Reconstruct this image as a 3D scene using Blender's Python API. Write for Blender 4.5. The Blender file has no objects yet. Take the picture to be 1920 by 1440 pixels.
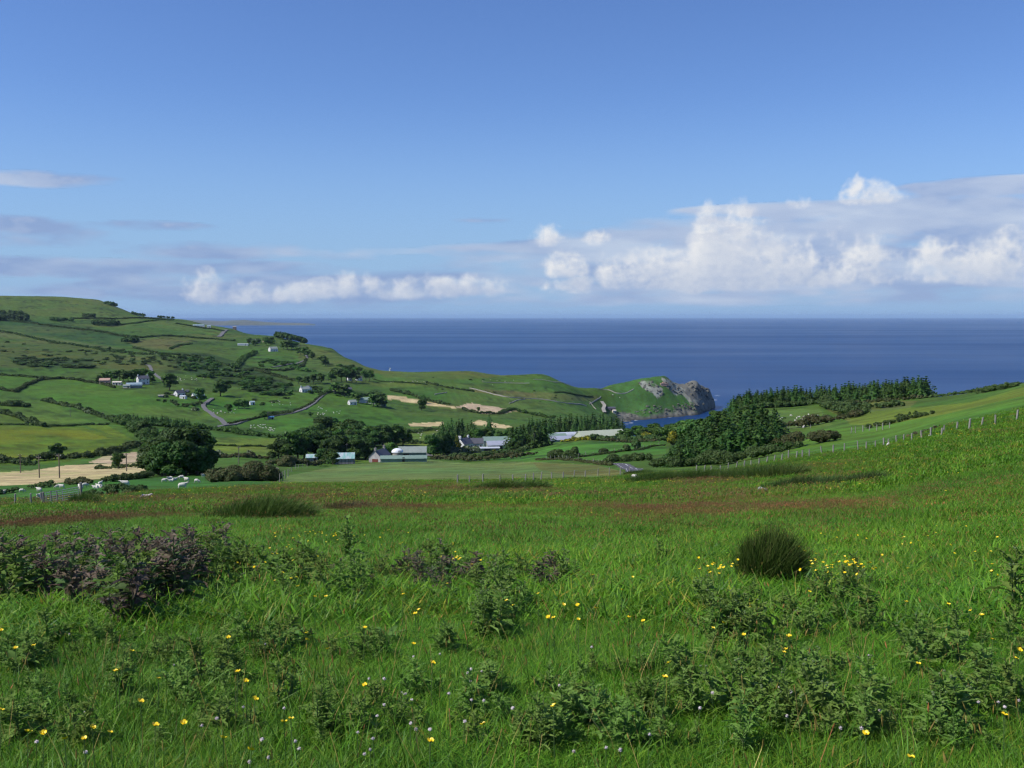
import bpy, bmesh, math, random
import numpy as np
from mathutils import Vector, Matrix
R = math.radians
S = bpy.context.scene
COL = S.collection

# ------------------------------------------------------------------ camera
F, CX, CY, EYE = 1844.0, 960.0, 720.0, 593.0        # the photograph's pixels
CAMZ = 150.0
PITCH = math.atan((CY - EYE) / F)
cam_d = bpy.data.cameras.new('camera')
cam_d.sensor_fit = 'HORIZONTAL'
cam_d.angle = 2 * math.atan(CX / F)
cam_d.clip_start, cam_d.clip_end = 0.1, 400000
cam = bpy.data.objects.new('camera', cam_d)
COL.objects.link(cam)
cam.location = (0, 0, CAMZ)
cam.rotation_euler = (math.pi / 2 - PITCH, 0, 0)
S.camera = cam

# ------------------------------------------------------------------ node helper
class X:
    """a socket with arithmetic"""
    nt = None
    def __init__(s, sock): s.s = sock
    @classmethod
    def m(c, op, *a, clamp=False):
        n = c.nt.nodes.new('ShaderNodeMath'); n.operation = op; n.use_clamp = clamp
        for i, v in enumerate(a):
            if isinstance(v, X): c.nt.links.new(v.s, n.inputs[i])
            else: n.inputs[i].default_value = v
        return X(n.outputs[0])
    def __add__(s, o): return X.m('ADD', s, o)
    __radd__ = __add__
    def __sub__(s, o): return X.m('SUBTRACT', s, o)
    def __rsub__(s, o): return X.m('SUBTRACT', o, s)
    def __mul__(s, o): return X.m('MULTIPLY', s, o)
    __rmul__ = __mul__
    def __truediv__(s, o): return X.m('DIVIDE', s, o)
    def clamp(s): return X.m('ADD', s, 0.0, clamp=True)
    def smooth(s, a, b):
        n = X.nt.nodes.new('ShaderNodeMapRange'); n.interpolation_type = 'SMOOTHSTEP'
        X.nt.links.new(s.s, n.inputs[0]); n.inputs[1].default_value = a; n.inputs[2].default_value = b
        return X(n.outputs[0])
def vec(x, y, z=0.0):
    n = X.nt.nodes.new('ShaderNodeCombineXYZ')
    for i, v in enumerate((x, y, z)):
        if isinstance(v, X): X.nt.links.new(v.s, n.inputs[i])
        else: n.inputs[i].default_value = v
    return n.outputs[0]
def noise(v, scale, detail=4, rough=.55, dist=0.0, typ='NOISE'):
    if typ == 'NOISE':
        n = X.nt.nodes.new('ShaderNodeTexNoise'); n.inputs['Detail'].default_value = detail
        n.inputs['Roughness'].default_value = rough; n.inputs['Distortion'].default_value = dist
    else:
        n = X.nt.nodes.new('ShaderNodeTexVoronoi'); n.feature = 'SMOOTH_F1'
        n.inputs['Detail'].default_value = detail; n.inputs['Roughness'].default_value = rough
    n.inputs['Scale'].default_value = scale
    if v is not None: X.nt.links.new(v, n.inputs['Vector'])
    return X(n.outputs[0])
def curve(x, pts, lo, hi):
    """piecewise function of x through colour ramp values (0..1)"""
    n = X.nt.nodes.new('ShaderNodeValToRGB'); n.color_ramp.interpolation = 'EASE'
    e = n.color_ramp.elements
    while len(e) < len(pts): e.new(.5)
    for el, (p, v) in zip(e, sorted(pts)):
        el.position = (p - lo) / (hi - lo); el.color = (v, v, v, 1)
    X.nt.links.new(((x - lo) / (hi - lo)).s, n.inputs[0])
    return X(n.outputs[0])
def mixc(f, a, b, blend='MIX'):
    n = X.nt.nodes.new('ShaderNodeMix'); n.data_type = 'RGBA'; n.blend_type = blend
    for i, v in ((0, f), (6, a), (7, b)):
        if isinstance(v, X): X.nt.links.new(v.s, n.inputs[i])
        elif hasattr(v, 'is_linked'): X.nt.links.new(v, n.inputs[i])
        elif isinstance(v, (int, float)): n.inputs[i].default_value = v
        else: n.inputs[i].default_value = (*v, 1)
    return n.outputs[2]

# ------------------------------------------------------------------ noise and maths in numpy
rng = np.random.default_rng(7)
random.seed(7)
def _hash(ix, iy, seed):
    h = (ix.astype(np.int64) * 374761393 + iy.astype(np.int64) * 668265263 + seed * 974711) & 0x7fffffff
    h = ((h ^ (h >> 13)) * 1274126177) & 0x7fffffff
    return ((h ^ (h >> 16)) & 0xffff) / 65535.0
def vnoise(x, y, scale, seed=0):
    x = np.asarray(x, float) / scale; y = np.asarray(y, float) / scale
    ix = np.floor(x); iy = np.floor(y); fx = x - ix; fy = y - iy
    fx = fx * fx * fx * (fx * (fx * 6 - 15) + 10); fy = fy * fy * fy * (fy * (fy * 6 - 15) + 10)
    a = _hash(ix, iy, seed); b = _hash(ix + 1, iy, seed); c = _hash(ix, iy + 1, seed); d = _hash(ix + 1, iy + 1, seed)
    return (a + (b - a) * fx) * (1 - fy) + (c + (d - c) * fx) * fy
def fbm(x, y, scale, oct=4, seed=0):
    s = 0; a = .5; t = 0
    for i in range(oct):
        s = s + a * vnoise(x, y, scale / 2 ** i, seed + i * 17); t += a; a *= .5
    return s / t
HAZE_SKY = (2.75, 4.55, 7.35)
CLOUD_K = 8.6                                        # cloud brightness in the sky's own units
def cloud_image():
    """clouds of the low sky all round the horizon, computed as density with light marched through it"""
    W_, H_, D = 4800, 240, .075
    az = -180 + (np.arange(W_) + .5) * D; el = -1 + (np.arange(H_) + .5) * (16.0 / H_)
    u = (np.degrees(np.tan(np.radians(np.clip(az, -60, 60)))) + (az - np.clip(az, -60, 60))) * 32.19     # photo pixels right of centre
    U, V = np.meshgrid(u, el * 32.19)                # V: photo pixels above eye level
    lr = np.random.default_rng(3)
    cells = [(1330, 530, 46, 388, 1), (1375, 535, 70, 402, 1), (1430, 535, 60, 430, .9), (1215, 535, 85, 462, 1), (1150, 530, 40, 475, .8), (1060, 512, 44, 466, .8), (1500, 530, 60, 455, .9),
             (1570, 528, 80, 458, .62), (1640, 528, 70, 462, .58), (1745, 528, 66, 460, .85), (1880, 525, 80, 462, .66), (1810, 528, 60, 485, .6), (1625, 387, 58, 356, .75), (1600, 380, 20, 346, .8), (1025, 453, 34, 426, .55), (1127, 450, 30, 436, .42),
             (1490, 392, 24, 380, .45), (1390, 406, 36, 393, .6), (400, 560, 56, 512, .9), (455, 560, 66, 518, .9), (530, 557, 36, 534, .7), (610, 550, 40, 522, .8), (655, 550, 34, 515, .8), (695, 545, 26, 510, .8), (760, 550, 44, 518, .85), (830, 548, 42, 512, .9),
             (878, 545, 28, 512, .9), (950, 542, 34, 514, .6), (910, 545, 40, 525, .6), (560, 556, 60, 532, .6), (720, 552, 60, 524, .65), (1080, 537, 46, 514, .7), (1300, 537, 46, 488, .95), (1010, 540, 30, 525, .5)]
    cells = [(px - 960, 593 - b_, w, 593 - t_, s_) for px, b_, w, t_, s_ in cells]
    for _ in range(230):
        uu = lr.uniform(1030, 8000) * lr.choice([-1, 1]); bb = lr.normal(52, 8); w = lr.uniform(25, 110)
        cells.append((uu, bb, w, bb + w * lr.uniform(.4, 1.3), lr.uniform(.6, 1)))
    fb = fbm(U, V * 1.15, 66, 6, 101); bl = fbm(U, V * 1.15, 30, 5, 131)
    bl = np.abs(bl - .5) * 2
    fld = np.full(U.shape, -1.0)
    for cu, b_, w, t_, s_ in cells:
        i0, i1 = np.searchsorted(u, [cu - w * 2.2, cu + w * 2.2]); j0, j1 = np.searchsorted(el * 32.19, [b_ - 25, t_ + 45])
        if i1 <= i0 or j1 <= j0: continue
        uu, vv = (U[j0:j1, i0:i1] - cu) / w, (V[j0:j1, i0:i1] - b_) / max(t_ - b_, 1)
        sh = s_ * (1 - uu ** 2 * .85 - np.clip(vv, 0, 9) ** 2 * .8 - np.clip(-vv * (t_ - b_) / 14, 0, 9) ** 2)
        fld[j0:j1, i0:i1] = np.maximum(fld[j0:j1, i0:i1], sh)
    fine = fbm(U, V * 1.2, 9, 3, 139) - .5
    pert = (fb - .5) * 1.9 + (.30 - bl) * .95 + fine * .27
    soft = np.where(U < 60, 1.15, .95)
    d = np.clip((fld + pert * .8 + .02) / soft, 0, 1); d = d * d * (3 - 2 * d)
    d *= np.clip((fld + .75) / .4, 0, 1)
    thick = np.clip(fld + pert * .85 - .1, 0, 1.6)
    acc = np.zeros_like(d)                            # light from the upper left
    for k_ in range(1, 15):
        sx, sy = int(round(k_ * 1.2)), int(round(k_ * 1.1))
        acc += np.roll(np.roll(thick, sx, 1), -sy, 0)
    light = np.exp(-acc * .17)
    shade, brt = np.array((.50, .60, .80)), np.array((.98, .99, 1.0))
    lg = np.clip(.16 + light * .95 + (fb - .5) * .35 + fine * .3 + np.clip((V - 70) / 200, -.12, .2), 0, 1)[..., None]
    cum = shade * (1 - lg) + brt * lg
    # flat grey-lavender sheets and streaks
    f1 = fbm(U * .13, V * 1.1, 24, 5, 151); f2 = fbm(U * .2, V, 40, 5, 171); f3 = fbm(U * .35, V, 16, 4, 191)
    def streaks(lst, soft):
        s_ = np.zeros_like(d)
        for cu, cv, w, h_, op in lst:
            uu, vv = (U - cu) / w, (V - cv) / h_
            e_ = np.clip(1.15 - uu ** 2 - vv ** 2, 0, 1) * op
            s_ = 1 - (1 - s_) * (1 - e_)
        return s_
    S1 = [(90, 364, 170, 17, 1.1), (50, 455, 210, 30, 1.15), (290, 436, 130, 11, .9), (380, 474, 230, 20, 1.05), (150, 508, 330, 22, .9), (470, 505, 230, 14, .75), (700, 480, 160, 14, .45), (300, 555, 330, 28, .6), (800, 560, 500, 22, .5),
          (930, 470, 190, 14, .7), (1110, 458, 180, 11, .9), (1000, 490, 220, 22, .6), (1350, 480, 360, 85, 1.3), (1600, 478, 420, 84, 1.5), (1900, 468, 420, 98, 1.7), (1500, 404, 260, 16, 1.2), (1880, 374, 220, 15, 1.3), (1250, 510, 500, 60, 1.0), (700, 548, 560, 40, .95), (450, 538, 300, 34, .7), (1100, 500, 260, 60, .9), (1250, 430, 200, 26, .45), (1500, 560, 700, 20, .45), (900, 415, 60, 6, .35)]
    S1 = [(a_ - 960, 593 - b_, w, h_, o_) for a_, b_, w, h_, o_ in S1]
    for _ in range(90):
        S1.append((lr.uniform(1150, 8000) * lr.choice([-1, 1]), lr.uniform(30, 230), lr.uniform(120, 420), lr.uniform(10, 45), lr.uniform(.4, .9)))
    near_ = [q for q in S1]
    sd = np.zeros_like(d)
    for cu, cv, w, h_, op in near_:
        i0, i1 = np.searchsorted(u, [cu - w * 1.1, cu + w * 1.1]); j0, j1 = np.searchsorted(el * 32.19, [cv - h_ * 1.1, cv + h_ * 1.1])
        if i1 <= i0 or j1 <= j0: continue
        uu, vv = (U[j0:j1, i0:i1] - cu) / w, (V[j0:j1, i0:i1] - cv) / h_
        e_ = np.clip(1.1 - uu ** 2 - vv ** 2, 0, 1) * op
        sd[j0:j1, i0:i1] = 1 - (1 - sd[j0:j1, i0:i1]) * (1 - e_)
    sd = np.clip(sd * 1.0 + (f1 - .5) * 1.7 + (f3 - .5) * .6 - .20 + .22 * np.clip((U - 250) / 300, 0, 1), 0, 1) * np.clip(sd * 3, 0, 1)
    sd = np.clip(sd * 1.15, 0, .82)
    sg = np.clip((f2 - .5) * 2.4 + .42 + (V - 110) * .0012, 0, 1)[..., None]
    rt = np.clip(U / 500, 0, 1)[..., None] * .5
    scol = (np.array((.31, .43, .72)) * (1 - rt) + np.array((.42, .52, .77)) * rt) * (1 - sg) + (np.array((.60, .70, .88)) * (1 - rt) + np.array((.80, .85, .95)) * rt) * sg
    # sheets behind the heaps, thin sheets in front
    ca = d * np.where(U < 60, .80, .93); sa = sd
    a_ = 1 - (1 - ca) * (1 - sa)
    rgb = (scol * (sa * (1 - ca))[..., None] + cum * ca[..., None]) / np.maximum(a_, 1e-4)[..., None]
    fr = np.clip(sd * np.clip((f3 - .46) * 5, 0, 1) * np.clip((V - 95) / 60, 0, 1), 0, 1) * .55
    rgb = rgb * (1 - fr[..., None]) + np.array((.56, .64, .83)) * fr[..., None]
    a_ *= np.clip((V + 2) / 30, 0, 1)
    out = np.concatenate([rgb * CLOUD_K, a_[..., None]], -1).astype(np.float32)
    nb_ = 200                                         # close the ring behind the camera
    w_ = np.linspace(0, .5, nb_)[None, :, None]; tail = out[:, -nb_:].copy(); hd = out[:, :nb_][:, ::-1]
    out[:, -nb_:] = tail * (1 - w_) + hd * w_
    im = bpy.data.images.new('low_clouds', W_, H_, alpha=True, float_buffer=True)
    im.colorspace_settings.name = 'Non-Color'; im.alpha_mode = 'CHANNEL_PACKED'
    im.pixels.foreach_set(out.ravel()); im.update(); im.pack()
    return im

# ------------------------------------------------------------------ world: sky and clouds
SUN_AZ, SUN_EL = R(-108), R(48)        # azimuth clockwise from the view direction
wd = bpy.data.worlds.new('World'); S.world = wd; wd.use_nodes = True
nt = X.nt = wd.node_tree; nt.nodes.clear()
sky = nt.nodes.new('ShaderNodeTexSky'); sky.sky_type = 'NISHITA'; sky.sun_disc = False
sky.sun_elevation = SUN_EL; sky.sun_rotation = SUN_AZ % (2 * math.pi)
sky.altitude = 150; sky.air_density = 1.0; sky.dust_density = 0.2; sky.ozone_density = 4.0
hs = nt.nodes.new('ShaderNodeHueSaturation'); hs.inputs['Saturation'].default_value = 1.05
hs.inputs['Hue'].default_value = 0.508
nt.links.new(sky.outputs[0], hs.inputs['Color'])
tc = nt.nodes.new('ShaderNodeTexCoord')
sp = nt.nodes.new('ShaderNodeSeparateXYZ'); nt.links.new(tc.outputs['Generated'], sp.inputs[0])
dx, dy, dz = (X(sp.outputs[i]) for i in range(3))
AZ = X.m('ARCTAN2', dx, dy) * 57.29578
EL = X.m('ARCSINE', dz) * 57.29578
hz = 1.0 - EL.smooth(-1.0, 13.0)                    # pale air above the horizon
tint = mixc(1.0, hs.outputs[0], (.92, 1.10, 1.36), 'MULTIPLY')
c0 = mixc(hz * .9, tint, HAZE_SKY)
ci = nt.nodes.new('ShaderNodeTexImage'); ci.image = cloud_image(); ci.extension = 'EXTEND'; ci.interpolation = 'Linear'
nt.links.new(vec((AZ + 180.0) / 360.0, (EL + 1.0) / 16.0), ci.inputs[0])
c3 = mixc(X(ci.outputs['Alpha']), c0, ci.outputs['Color'])
bg = nt.nodes.new('ShaderNodeBackground'); nt.links.new(c3, bg.inputs[0]); bg.inputs[1].default_value = 0.1
wo = nt.nodes.new('ShaderNodeOutputWorld'); nt.links.new(bg.outputs[0], wo.inputs[0])
wd.cycles.sampling_method = 'MANUAL'; wd.cycles.sample_map_resolution = 512

# ------------------------------------------------------------------ sun, exposure
sl = bpy.data.lights.new('sun', 'SUN'); sl.energy = 4.8; sl.angle = R(.53); sl.color = (1, .955, .89)
so = bpy.data.objects.new('sun', sl); COL.objects.link(so)
sdir = Vector((math.sin(SUN_AZ) * math.cos(SUN_EL), math.cos(SUN_AZ) * math.cos(SUN_EL), math.sin(SUN_EL)))
so.rotation_euler = sdir.to_track_quat('Z', 'Y').to_euler(); so.location = (-40, 0, 220)
S.view_settings.view_transform = 'Standard'; S.view_settings.look = 'None'
S.view_settings.exposure = 0.0; S.view_settings.gamma = 1.0
try: S.view_settings.use_curve_mapping = False
except Exception: pass
S.render.engine = 'CYCLES'
cy = S.cycles
cy.max_bounces = 3; cy.diffuse_bounces = 2; cy.glossy_bounces = 1; cy.transmission_bounces = 2
cy.use_light_tree = False; cy.use_adaptive_sampling = True; cy.adaptive_threshold = .02
cy.volume_bounces = 0; cy.transparent_max_bounces = 6; cy.caustics_reflective = cy.caustics_refractive = False
cy.use_denoising = True
try: cy.denoiser = 'OPENIMAGEDENOISE'; cy.denoising_prefilter = 'FAST'
except Exception: pass
try: cy.filter_width = 1.3
except Exception: pass

# ------------------------------------------------------------------ maths in numpy
def pchip(xs, ys, q):
    """monotone cubic; ys may be (n, m)"""
    xs = np.asarray(xs, float); ys = np.asarray(ys, float)
    h = np.diff(xs); sh = (-1,) + (1,) * (ys.ndim - 1)
    dlt = np.diff(ys, axis=0) / h.reshape(sh)
    m = np.zeros_like(ys)
    d0, d1 = dlt[:-1], dlt[1:]
    w1 = (2 * h[1:] + h[:-1]).reshape(sh); w2 = (h[1:] + 2 * h[:-1]).reshape(sh)
    ok = d0 * d1 > 0
    with np.errstate(divide='ignore', invalid='ignore'):
        m[1:-1] = np.where(ok, (w1 + w2) / (w1 / np.where(ok, d0, 1) + w2 / np.where(ok, d1, 1)), 0)
    m[0] = dlt[0]; m[-1] = dlt[-1]
    q = np.clip(q, xs[0], xs[-1]); i = np.clip(np.searchsorted(xs, q) - 1, 0, len(xs) - 2)
    hh = h[i].reshape(sh); t = ((q - xs[i]) / h[i]).reshape(sh)
    return ((1 + 2 * t) * (1 - t) ** 2) * ys[i] + t * (1 - t) ** 2 * hh * m[i] + t * t * (3 - 2 * t) * ys[i + 1] + t * t * (t - 1) * hh * m[i + 1]
cp_, sp_ = math.cos(PITCH), math.sin(PITCH)
def ray(px, py):
    cx = (px - CX) / F; cy_ = -(py - CY) / F
    d = np.array([cx, cp_ + cy_ * sp_, -sp_ + cy_ * cp_])
    return d / np.linalg.norm(d)
def project(x, y, z):
    vx, vy, vz = x, y, z - CAMZ
    dep = vy * cp_ - vz * sp_; up = vy * sp_ + vz * cp_
    dep = np.where(dep < .05, .05, dep)
    return CX + F * vx / dep, CY - F * up / dep
def drop(py, r, px=CX):               # metres below the eye for a pixel at range r
    d = ray(px, py); return -d[2] / math.hypot(d[0], d[1]) * r

# ------------------------------------------------------------------ terrain heights
NR = [0, 4.5, 8, 13, 26, 50, 90]
near = {-300: [1.5, 2.05, 2.5, 3.3, 5.4, 9.3, 14.8], 0: [1.5, 2.05, 2.5, 3.35, 5.55, 9.5, 15.4], 300: [1.5, 2.06, 2.53, 3.40, 5.65, 9.6, 15.8],
        960: [1.5, 2.06, 2.53, 3.43, 5.72, 9.75, 16.0], 1300: [1.5, 2.05, 2.52, 3.40, 5.6, 9.4, 15.4], 1500: [1.5, 2.04, 2.5, 3.35, 5.4, 8.9, 14.2],
        1650: [1.5, 2.04, 2.48, 3.3, 5.2, 8.4, 13.0], 1800: [1.5, 2.02, 2.45, 3.2, 4.85, 7.4, 10.2], 1920: [1.5, 2.0, 2.4, 3.1, 4.6, 6.7, 9.0],
        2300: [1.5, 1.9, 2.2, 2.8, 4.0, 5.5, 7.0]}
nk = sorted(near); nv = np.array([near[k_] for k_ in nk])
SEA = -12.0    # heights of the bed under the water
far = {
 -300: [(120, 940), (180, 930), (260, 900), (420, 860), (620, 800), (850, 735), (1100, 690), (1600, 635), (2400, 580), (3000, 535), (3600, 545), (5200, 575), (9000, 590)],
 0: [(120, 940), (180, 930), (230, 907), (300, 893), (420, 866), (500, 845), (620, 802), (720, 772), (850, 741), (1000, 718), (1200, 690), (1600, 650), (2000, 622), (2400, 598), (2800, 566), (3000, 556), (3150, 555), (3600, 575), (5200, 590), (9000, 593)],
 100: [(120, 936), (180, 918), (230, 902), (300, 889), (420, 866), (500, 845), (620, 804), (720, 776), (850, 744), (1000, 720), (1200, 690), (1600, 650), (2000, 622), (2400, 600), (2800, 567), (3000, 557), (3150, 556), (3600, 578), (5200, 592), (9000, 594)],
 185: [(120, 932), (180, 906), (230, 897), (300, 884), (420, 864), (500, 843), (620, 803), (720, 778), (850, 747), (1000, 718), (1200, 690), (1600, 652), (2000, 622), (2400, 602), (2800, 572), (2950, 563), (3050, 562), (3500, 585), (5200, 594), (9000, 595)],
 215: [(120, 930), (180, 904), (230, 896), (300, 883), (420, 863), (500, 842), (620, 803), (720, 780), (850, 748), (1000, 718), (1200, 690), (1600, 652), (2000, 622), (2400, 603), (2700, 583), (2850, 574), (2950, 573), (3500, 590), (5200, 596), (9000, 597)],
 270: [(120, 922), (180, 902), (230, 894), (300, 882), (420, 860), (500, 839), (620, 802), (720, 783), (850, 749), (1000, 718), (1200, 690), (1600, 650), (2100, 615), (2500, 597), (2700, 594), (2900, 594), (3500, 602), (5200, 602), (9000, 602)],
 350: [(120, 918), (150, 909), (230, 892), (300, 881), (400, 861), (500, 838), (620, 806), (720, 786), (850, 755), (1000, 722), (1200, 694), (1600, 654), (2100, 622), (2450, 606), (2700, 601), (2800, 601.5), (3200, 610), (4000, 640), (5000, 680)],
 440: [(120, 914), (150, 905), (230, 889), (300, 877), (400, 858), (500, 838), (600, 816), (700, 795), (850, 765), (1000, 730), (1200, 700), (1500, 671), (1900, 639), (2250, 621), (2400, 617), (2480, 618), (2700, 640), (3000, 700)],
 510: [(120, 913), (150, 906), (230, 890), (300, 879), (400, 862), (500, 842), (600, 820), (700, 798), (850, 766), (1000, 733), (1200, 703), (1500, 672), (1800, 645), (2050, 631), (2150, 632), (2350, 660), (2600, 720)],
 560: [(120, 913), (150, 906), (230, 891), (300, 881), (400, 865), (500, 846), (600, 825), (700, 800), (850, 768), (1000, 736), (1200, 706), (1500, 674), (1750, 650), (1930, 640), (2020, 641), (2200, 670), (2450, 730)],
 620: [(120, 912), (150, 905), (230, 892), (300, 882), (400, 868), (500, 850), (600, 829), (700, 803), (850, 771), (1000, 740), (1200, 710), (1450, 678), (1600, 663), (1740, 655), (1800, 656), (1950, 690), (2150, 750)],
 650: [(120, 912), (150, 904), (230, 891), (300, 881), (400, 867.5), (500, 850), (600, 830), (700, 805), (850, 774), (1000, 744), (1200, 714), (1400, 686), (1550, 672), (1630, 671), (1700, 676), (1850, 720), (2000, 772)],
 690: [(120, 911), (150, 902), (230, 890), (300, 880), (400, 866.5), (500, 850), (600, 831), (700, 808), (850, 778), (1000, 750), (1200, 719), (1350, 698), (1450, 689), (1520, 688), (1580, 694), (1700, 740), (1850, 790)],
 720: [(120, 911), (150, 901), (230, 889), (300, 879), (400, 866), (500, 850), (600, 832), (700, 810), (850, 781), (1000, 754), (1200, 722), (1350, 700), (1430, 694), (1480, 695), (1530, 705), (1620, 750), (1750, 800)],
 780: [(120, 910), (150, 899), (230, 887), (300, 877.5), (400, 864), (500, 850), (600, 832), (700, 811), (850, 786), (1000, 763), (1150, 730), (1300, 707), (1400, 697), (1440, 698), (1500, 712), (1580, 755), (1700, 810)],
 870: [(120, 909), (150, 898), (230, 885), (300, 875), (400, 865), (500, 850), (600, 832), (700, 813), (850, 791), (1000, 770), (1150, 740), (1300, 714), (1420, 696), (1450, 697), (1500, 715), (1570, 760), (1700, 815)],
 950: [(120, 908), (150, 896), (230, 883), (300, 873), (400, 863), (500, 848), (600, 832), (700, 815), (850, 796), (1000, 776), (1150, 749), (1300, 723), (1430, 704), (1460, 705), (1500, 722), (1560, 770), (1700, 820)],
 1010: [(120, 906), (150, 895), (230, 880), (300, 868), (400, 854), (500, 840), (600, 828), (700, 815), (850, 799), (1000, 780), (1150, 755), (1300, 727), (1440, 701), (1460, 702), (1500, 730), (1560, 780), (1700, 820)],
 1055: [(120, 905), (150, 894), (230, 878), (300, 865), (400, 848), (480, 834), (600, 823), (700, 814), (850, 800), (1000, 783), (1150, 763), (1300, 738), (1430, 717), (1460, 719), (1500, 745), (1560, 785), (1700, 820)],
 1110: [(120, 904), (150, 893), (230, 876), (300, 861), (400, 843), (480, 828), (600, 819), (700, 813), (850, 803), (1000, 792), (1150, 782), (1300, 769), (1380, 757), (1430, 744), (1475, 727), (1495, 727), (1560, 770), (1700, 820)],
 1145: [(120, 902), (150, 891), (230, 873), (300, 858), (400, 842), (480, 828), (600, 822), (800, 816), (1000, 804), (1200, 793), (1300, 784), (1400, 775), (1430, 767), (1460, 750), (1490, 732), (1520, 721), (1535, 721), (1590, 750), (1670, 800)],
 1180: [(120, 900), (150, 889), (230, 870), (300, 855), (400, 841), (480, 829), (600, 825), (800, 826), (1000, 822), (1200, 818), (1300, 816), (1405, 797), (1425, 788), (1450, 773), (1475, 754), (1500, 733), (1530, 715), (1550, 714), (1600, 750), (1680, 800)],
 1215: [(120, 897), (150, 887), (230, 868), (300, 853), (400, 839), (480, 828), (600, 826), (800, 826), (1000, 824), (1200, 820), (1400, 805), (1440, 788), (1455, 776), (1480, 757), (1505, 734), (1532, 711), (1550, 706), (1620, 750), (1700, 800)],
 1245: [(120, 896), (150, 886), (230, 867), (300, 852), (400, 838), (480, 828), (600, 826), (800, 826), (1000, 824), (1200, 820), (1420, 805), (1462, 786), (1476, 773), (1500, 754), (1525, 728), (1550, 705), (1562, 702.5), (1630, 750), (1710, 800)],
 1272: [(120, 895), (150, 885), (230, 866), (300, 850), (400, 836), (480, 828), (600, 826), (800, 826), (1000, 824), (1200, 820), (1440, 805), (1485, 784), (1497, 771), (1515, 757), (1540, 739), (1570, 720), (1585, 718), (1650, 760), (1730, 800)],
 1302: [(120, 894), (150, 884), (230, 864), (300, 848), (400, 834), (480, 828), (600, 826), (800, 826), (1000, 824), (1200, 820), (1460, 805), (1512, 780), (1522, 768), (1545, 757), (1565, 740), (1600, 715.5), (1620, 715), (1680, 760), (1750, 800)],
 1328: [(120, 893), (150, 882), (230, 862), (300, 846), (400, 830), (480, 826), (600, 826), (800, 826), (1000, 824), (1200, 820), (1480, 805), (1560, 784), (1590, 768), (1615, 748), (1635, 727), (1650, 725), (1700, 770), (1780, 800)],
 1340: [(120, 892), (150, 881), (200, 868), (300, 841), (400, 818), (450, 803), (480, 800), (600, 820), (800, 826), (1000, 826), (1200, 822), (1500, 806), (1600, 786), (1640, 764), (1658, 748), (1670, 748), (1700, 775), (1780, 800)],
 1352: [(120, 892), (150, 881), (200, 868), (300, 838), (400, 812), (450, 795), (480, 792), (600, 815), (800, 826), (1000, 828), (1200, 825), (1500, 812), (1700, 800)],
 1400: [(120, 885), (150, 873), (200, 856), (260, 832), (330, 803), (430, 772), (470, 768), (520, 780), (600, 800), (800, 815), (1000, 825), (1200, 825), (1500, 812), (1700, 800)],
 1500: [(120, 868), (150, 851), (200, 835), (260, 815), (330, 798), (430, 765), (475, 760), (520, 770), (600, 795), (800, 815), (1000, 825), (1200, 825), (1500, 812), (1700, 800)],
 1560: [(120, 860), (150, 842), (200, 820), (260, 802), (330, 785), (430, 762), (475, 757), (520, 765), (600, 792), (800, 815), (1000, 825), (1200, 825), (1500, 812), (1700, 800)],
 1650: [(120, 848), (150, 829), (200, 806), (300, 776), (400, 758), (470, 751), (510, 757), (600, 785), (800, 815), (1000, 825), (1200, 825), (1500, 812), (1700, 800)],
 1735: [(120, 823), (150, 808), (200, 787), (300, 762), (400, 749), (450, 746), (490, 751), (600, 780), (800, 815), (1000, 825), (1200, 825), (1500, 812), (1700, 800)],
 1800: [(120, 805), (150, 789), (200, 772), (300, 751), (380, 742), (420, 740.5), (460, 745), (600, 780), (800, 815), (1000, 825), (1200, 825), (1500, 812), (1700, 800)],
 1860: [(120, 790), (150, 776), (200, 759), (300, 739), (360, 731.5), (400, 731), (440, 738), (600, 780), (800, 815), (1000, 825), (1200, 825), (1500, 812), (1700, 800)],
 1920: [(120, 777), (150, 763), (200, 746), (280, 726), (330, 720.5), (370, 720), (420, 732), (600, 780), (800, 815), (1000, 825), (1200, 825), (1500, 812), (1700, 800)],
 2300: [(120, 690), (150, 680), (200, 665), (280, 650), (330, 645), (370, 645), (420, 665), (600, 740), (800, 790), (1000, 815), (1200, 825), (1500, 812), (1700, 800)],
}
US = np.linspace(math.log(10), math.log(10 + 9000), 1400)
def u_of(r): return np.log(np.asarray(r) + 10)
cols, azs = [], []
for px in sorted(far):
    nd = pchip(nk, nv, np.array([float(px)]))[0]
    pts = list(zip(NR, nd)) + [(r, drop(py, r, px)) for r, py in far[px]]
    if pts[-1][1] > 140:                                     # the bed of the sea beyond
        pts = [(r, d) for r, d in pts] + [(pts[-1][0] * 1.1, 162), (10000, 175)]
    rs = np.array([p[0] for p in pts], float); ds = np.array([p[1] for p in pts], float)
    cols.append(CAMZ - pchip(u_of(rs), ds, US)); azs.append(math.atan((px - CX) / F))
rr = np.exp(US) - 10
back = CAMZ - 1.5 + 55 * (1 - np.exp(-.11 * rr / 55)) + 6 * np.sin(rr / 300) * np.clip(rr / 400, 0, 1)
azs = [-math.pi, R(-120), R(-80)] + azs + [R(75), R(110), math.pi]
side_l = cols[0] * .5 + back * .5; side_r = CAMZ - 1.5 + .02 * rr - 150 * np.clip((rr - 250) / 700, 0, 1) ** 1.2
cols = [back, back, side_l] + cols + [side_r, back * .6 + side_r * .4, back]
AZN = np.unique(np.concatenate([np.linspace(-math.pi, R(-45), 60), np.linspace(R(-45), R(42), 1500), np.linspace(R(42), math.pi, 60)]))
ZT = pchip(azs, np.array(cols), AZN)
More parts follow.
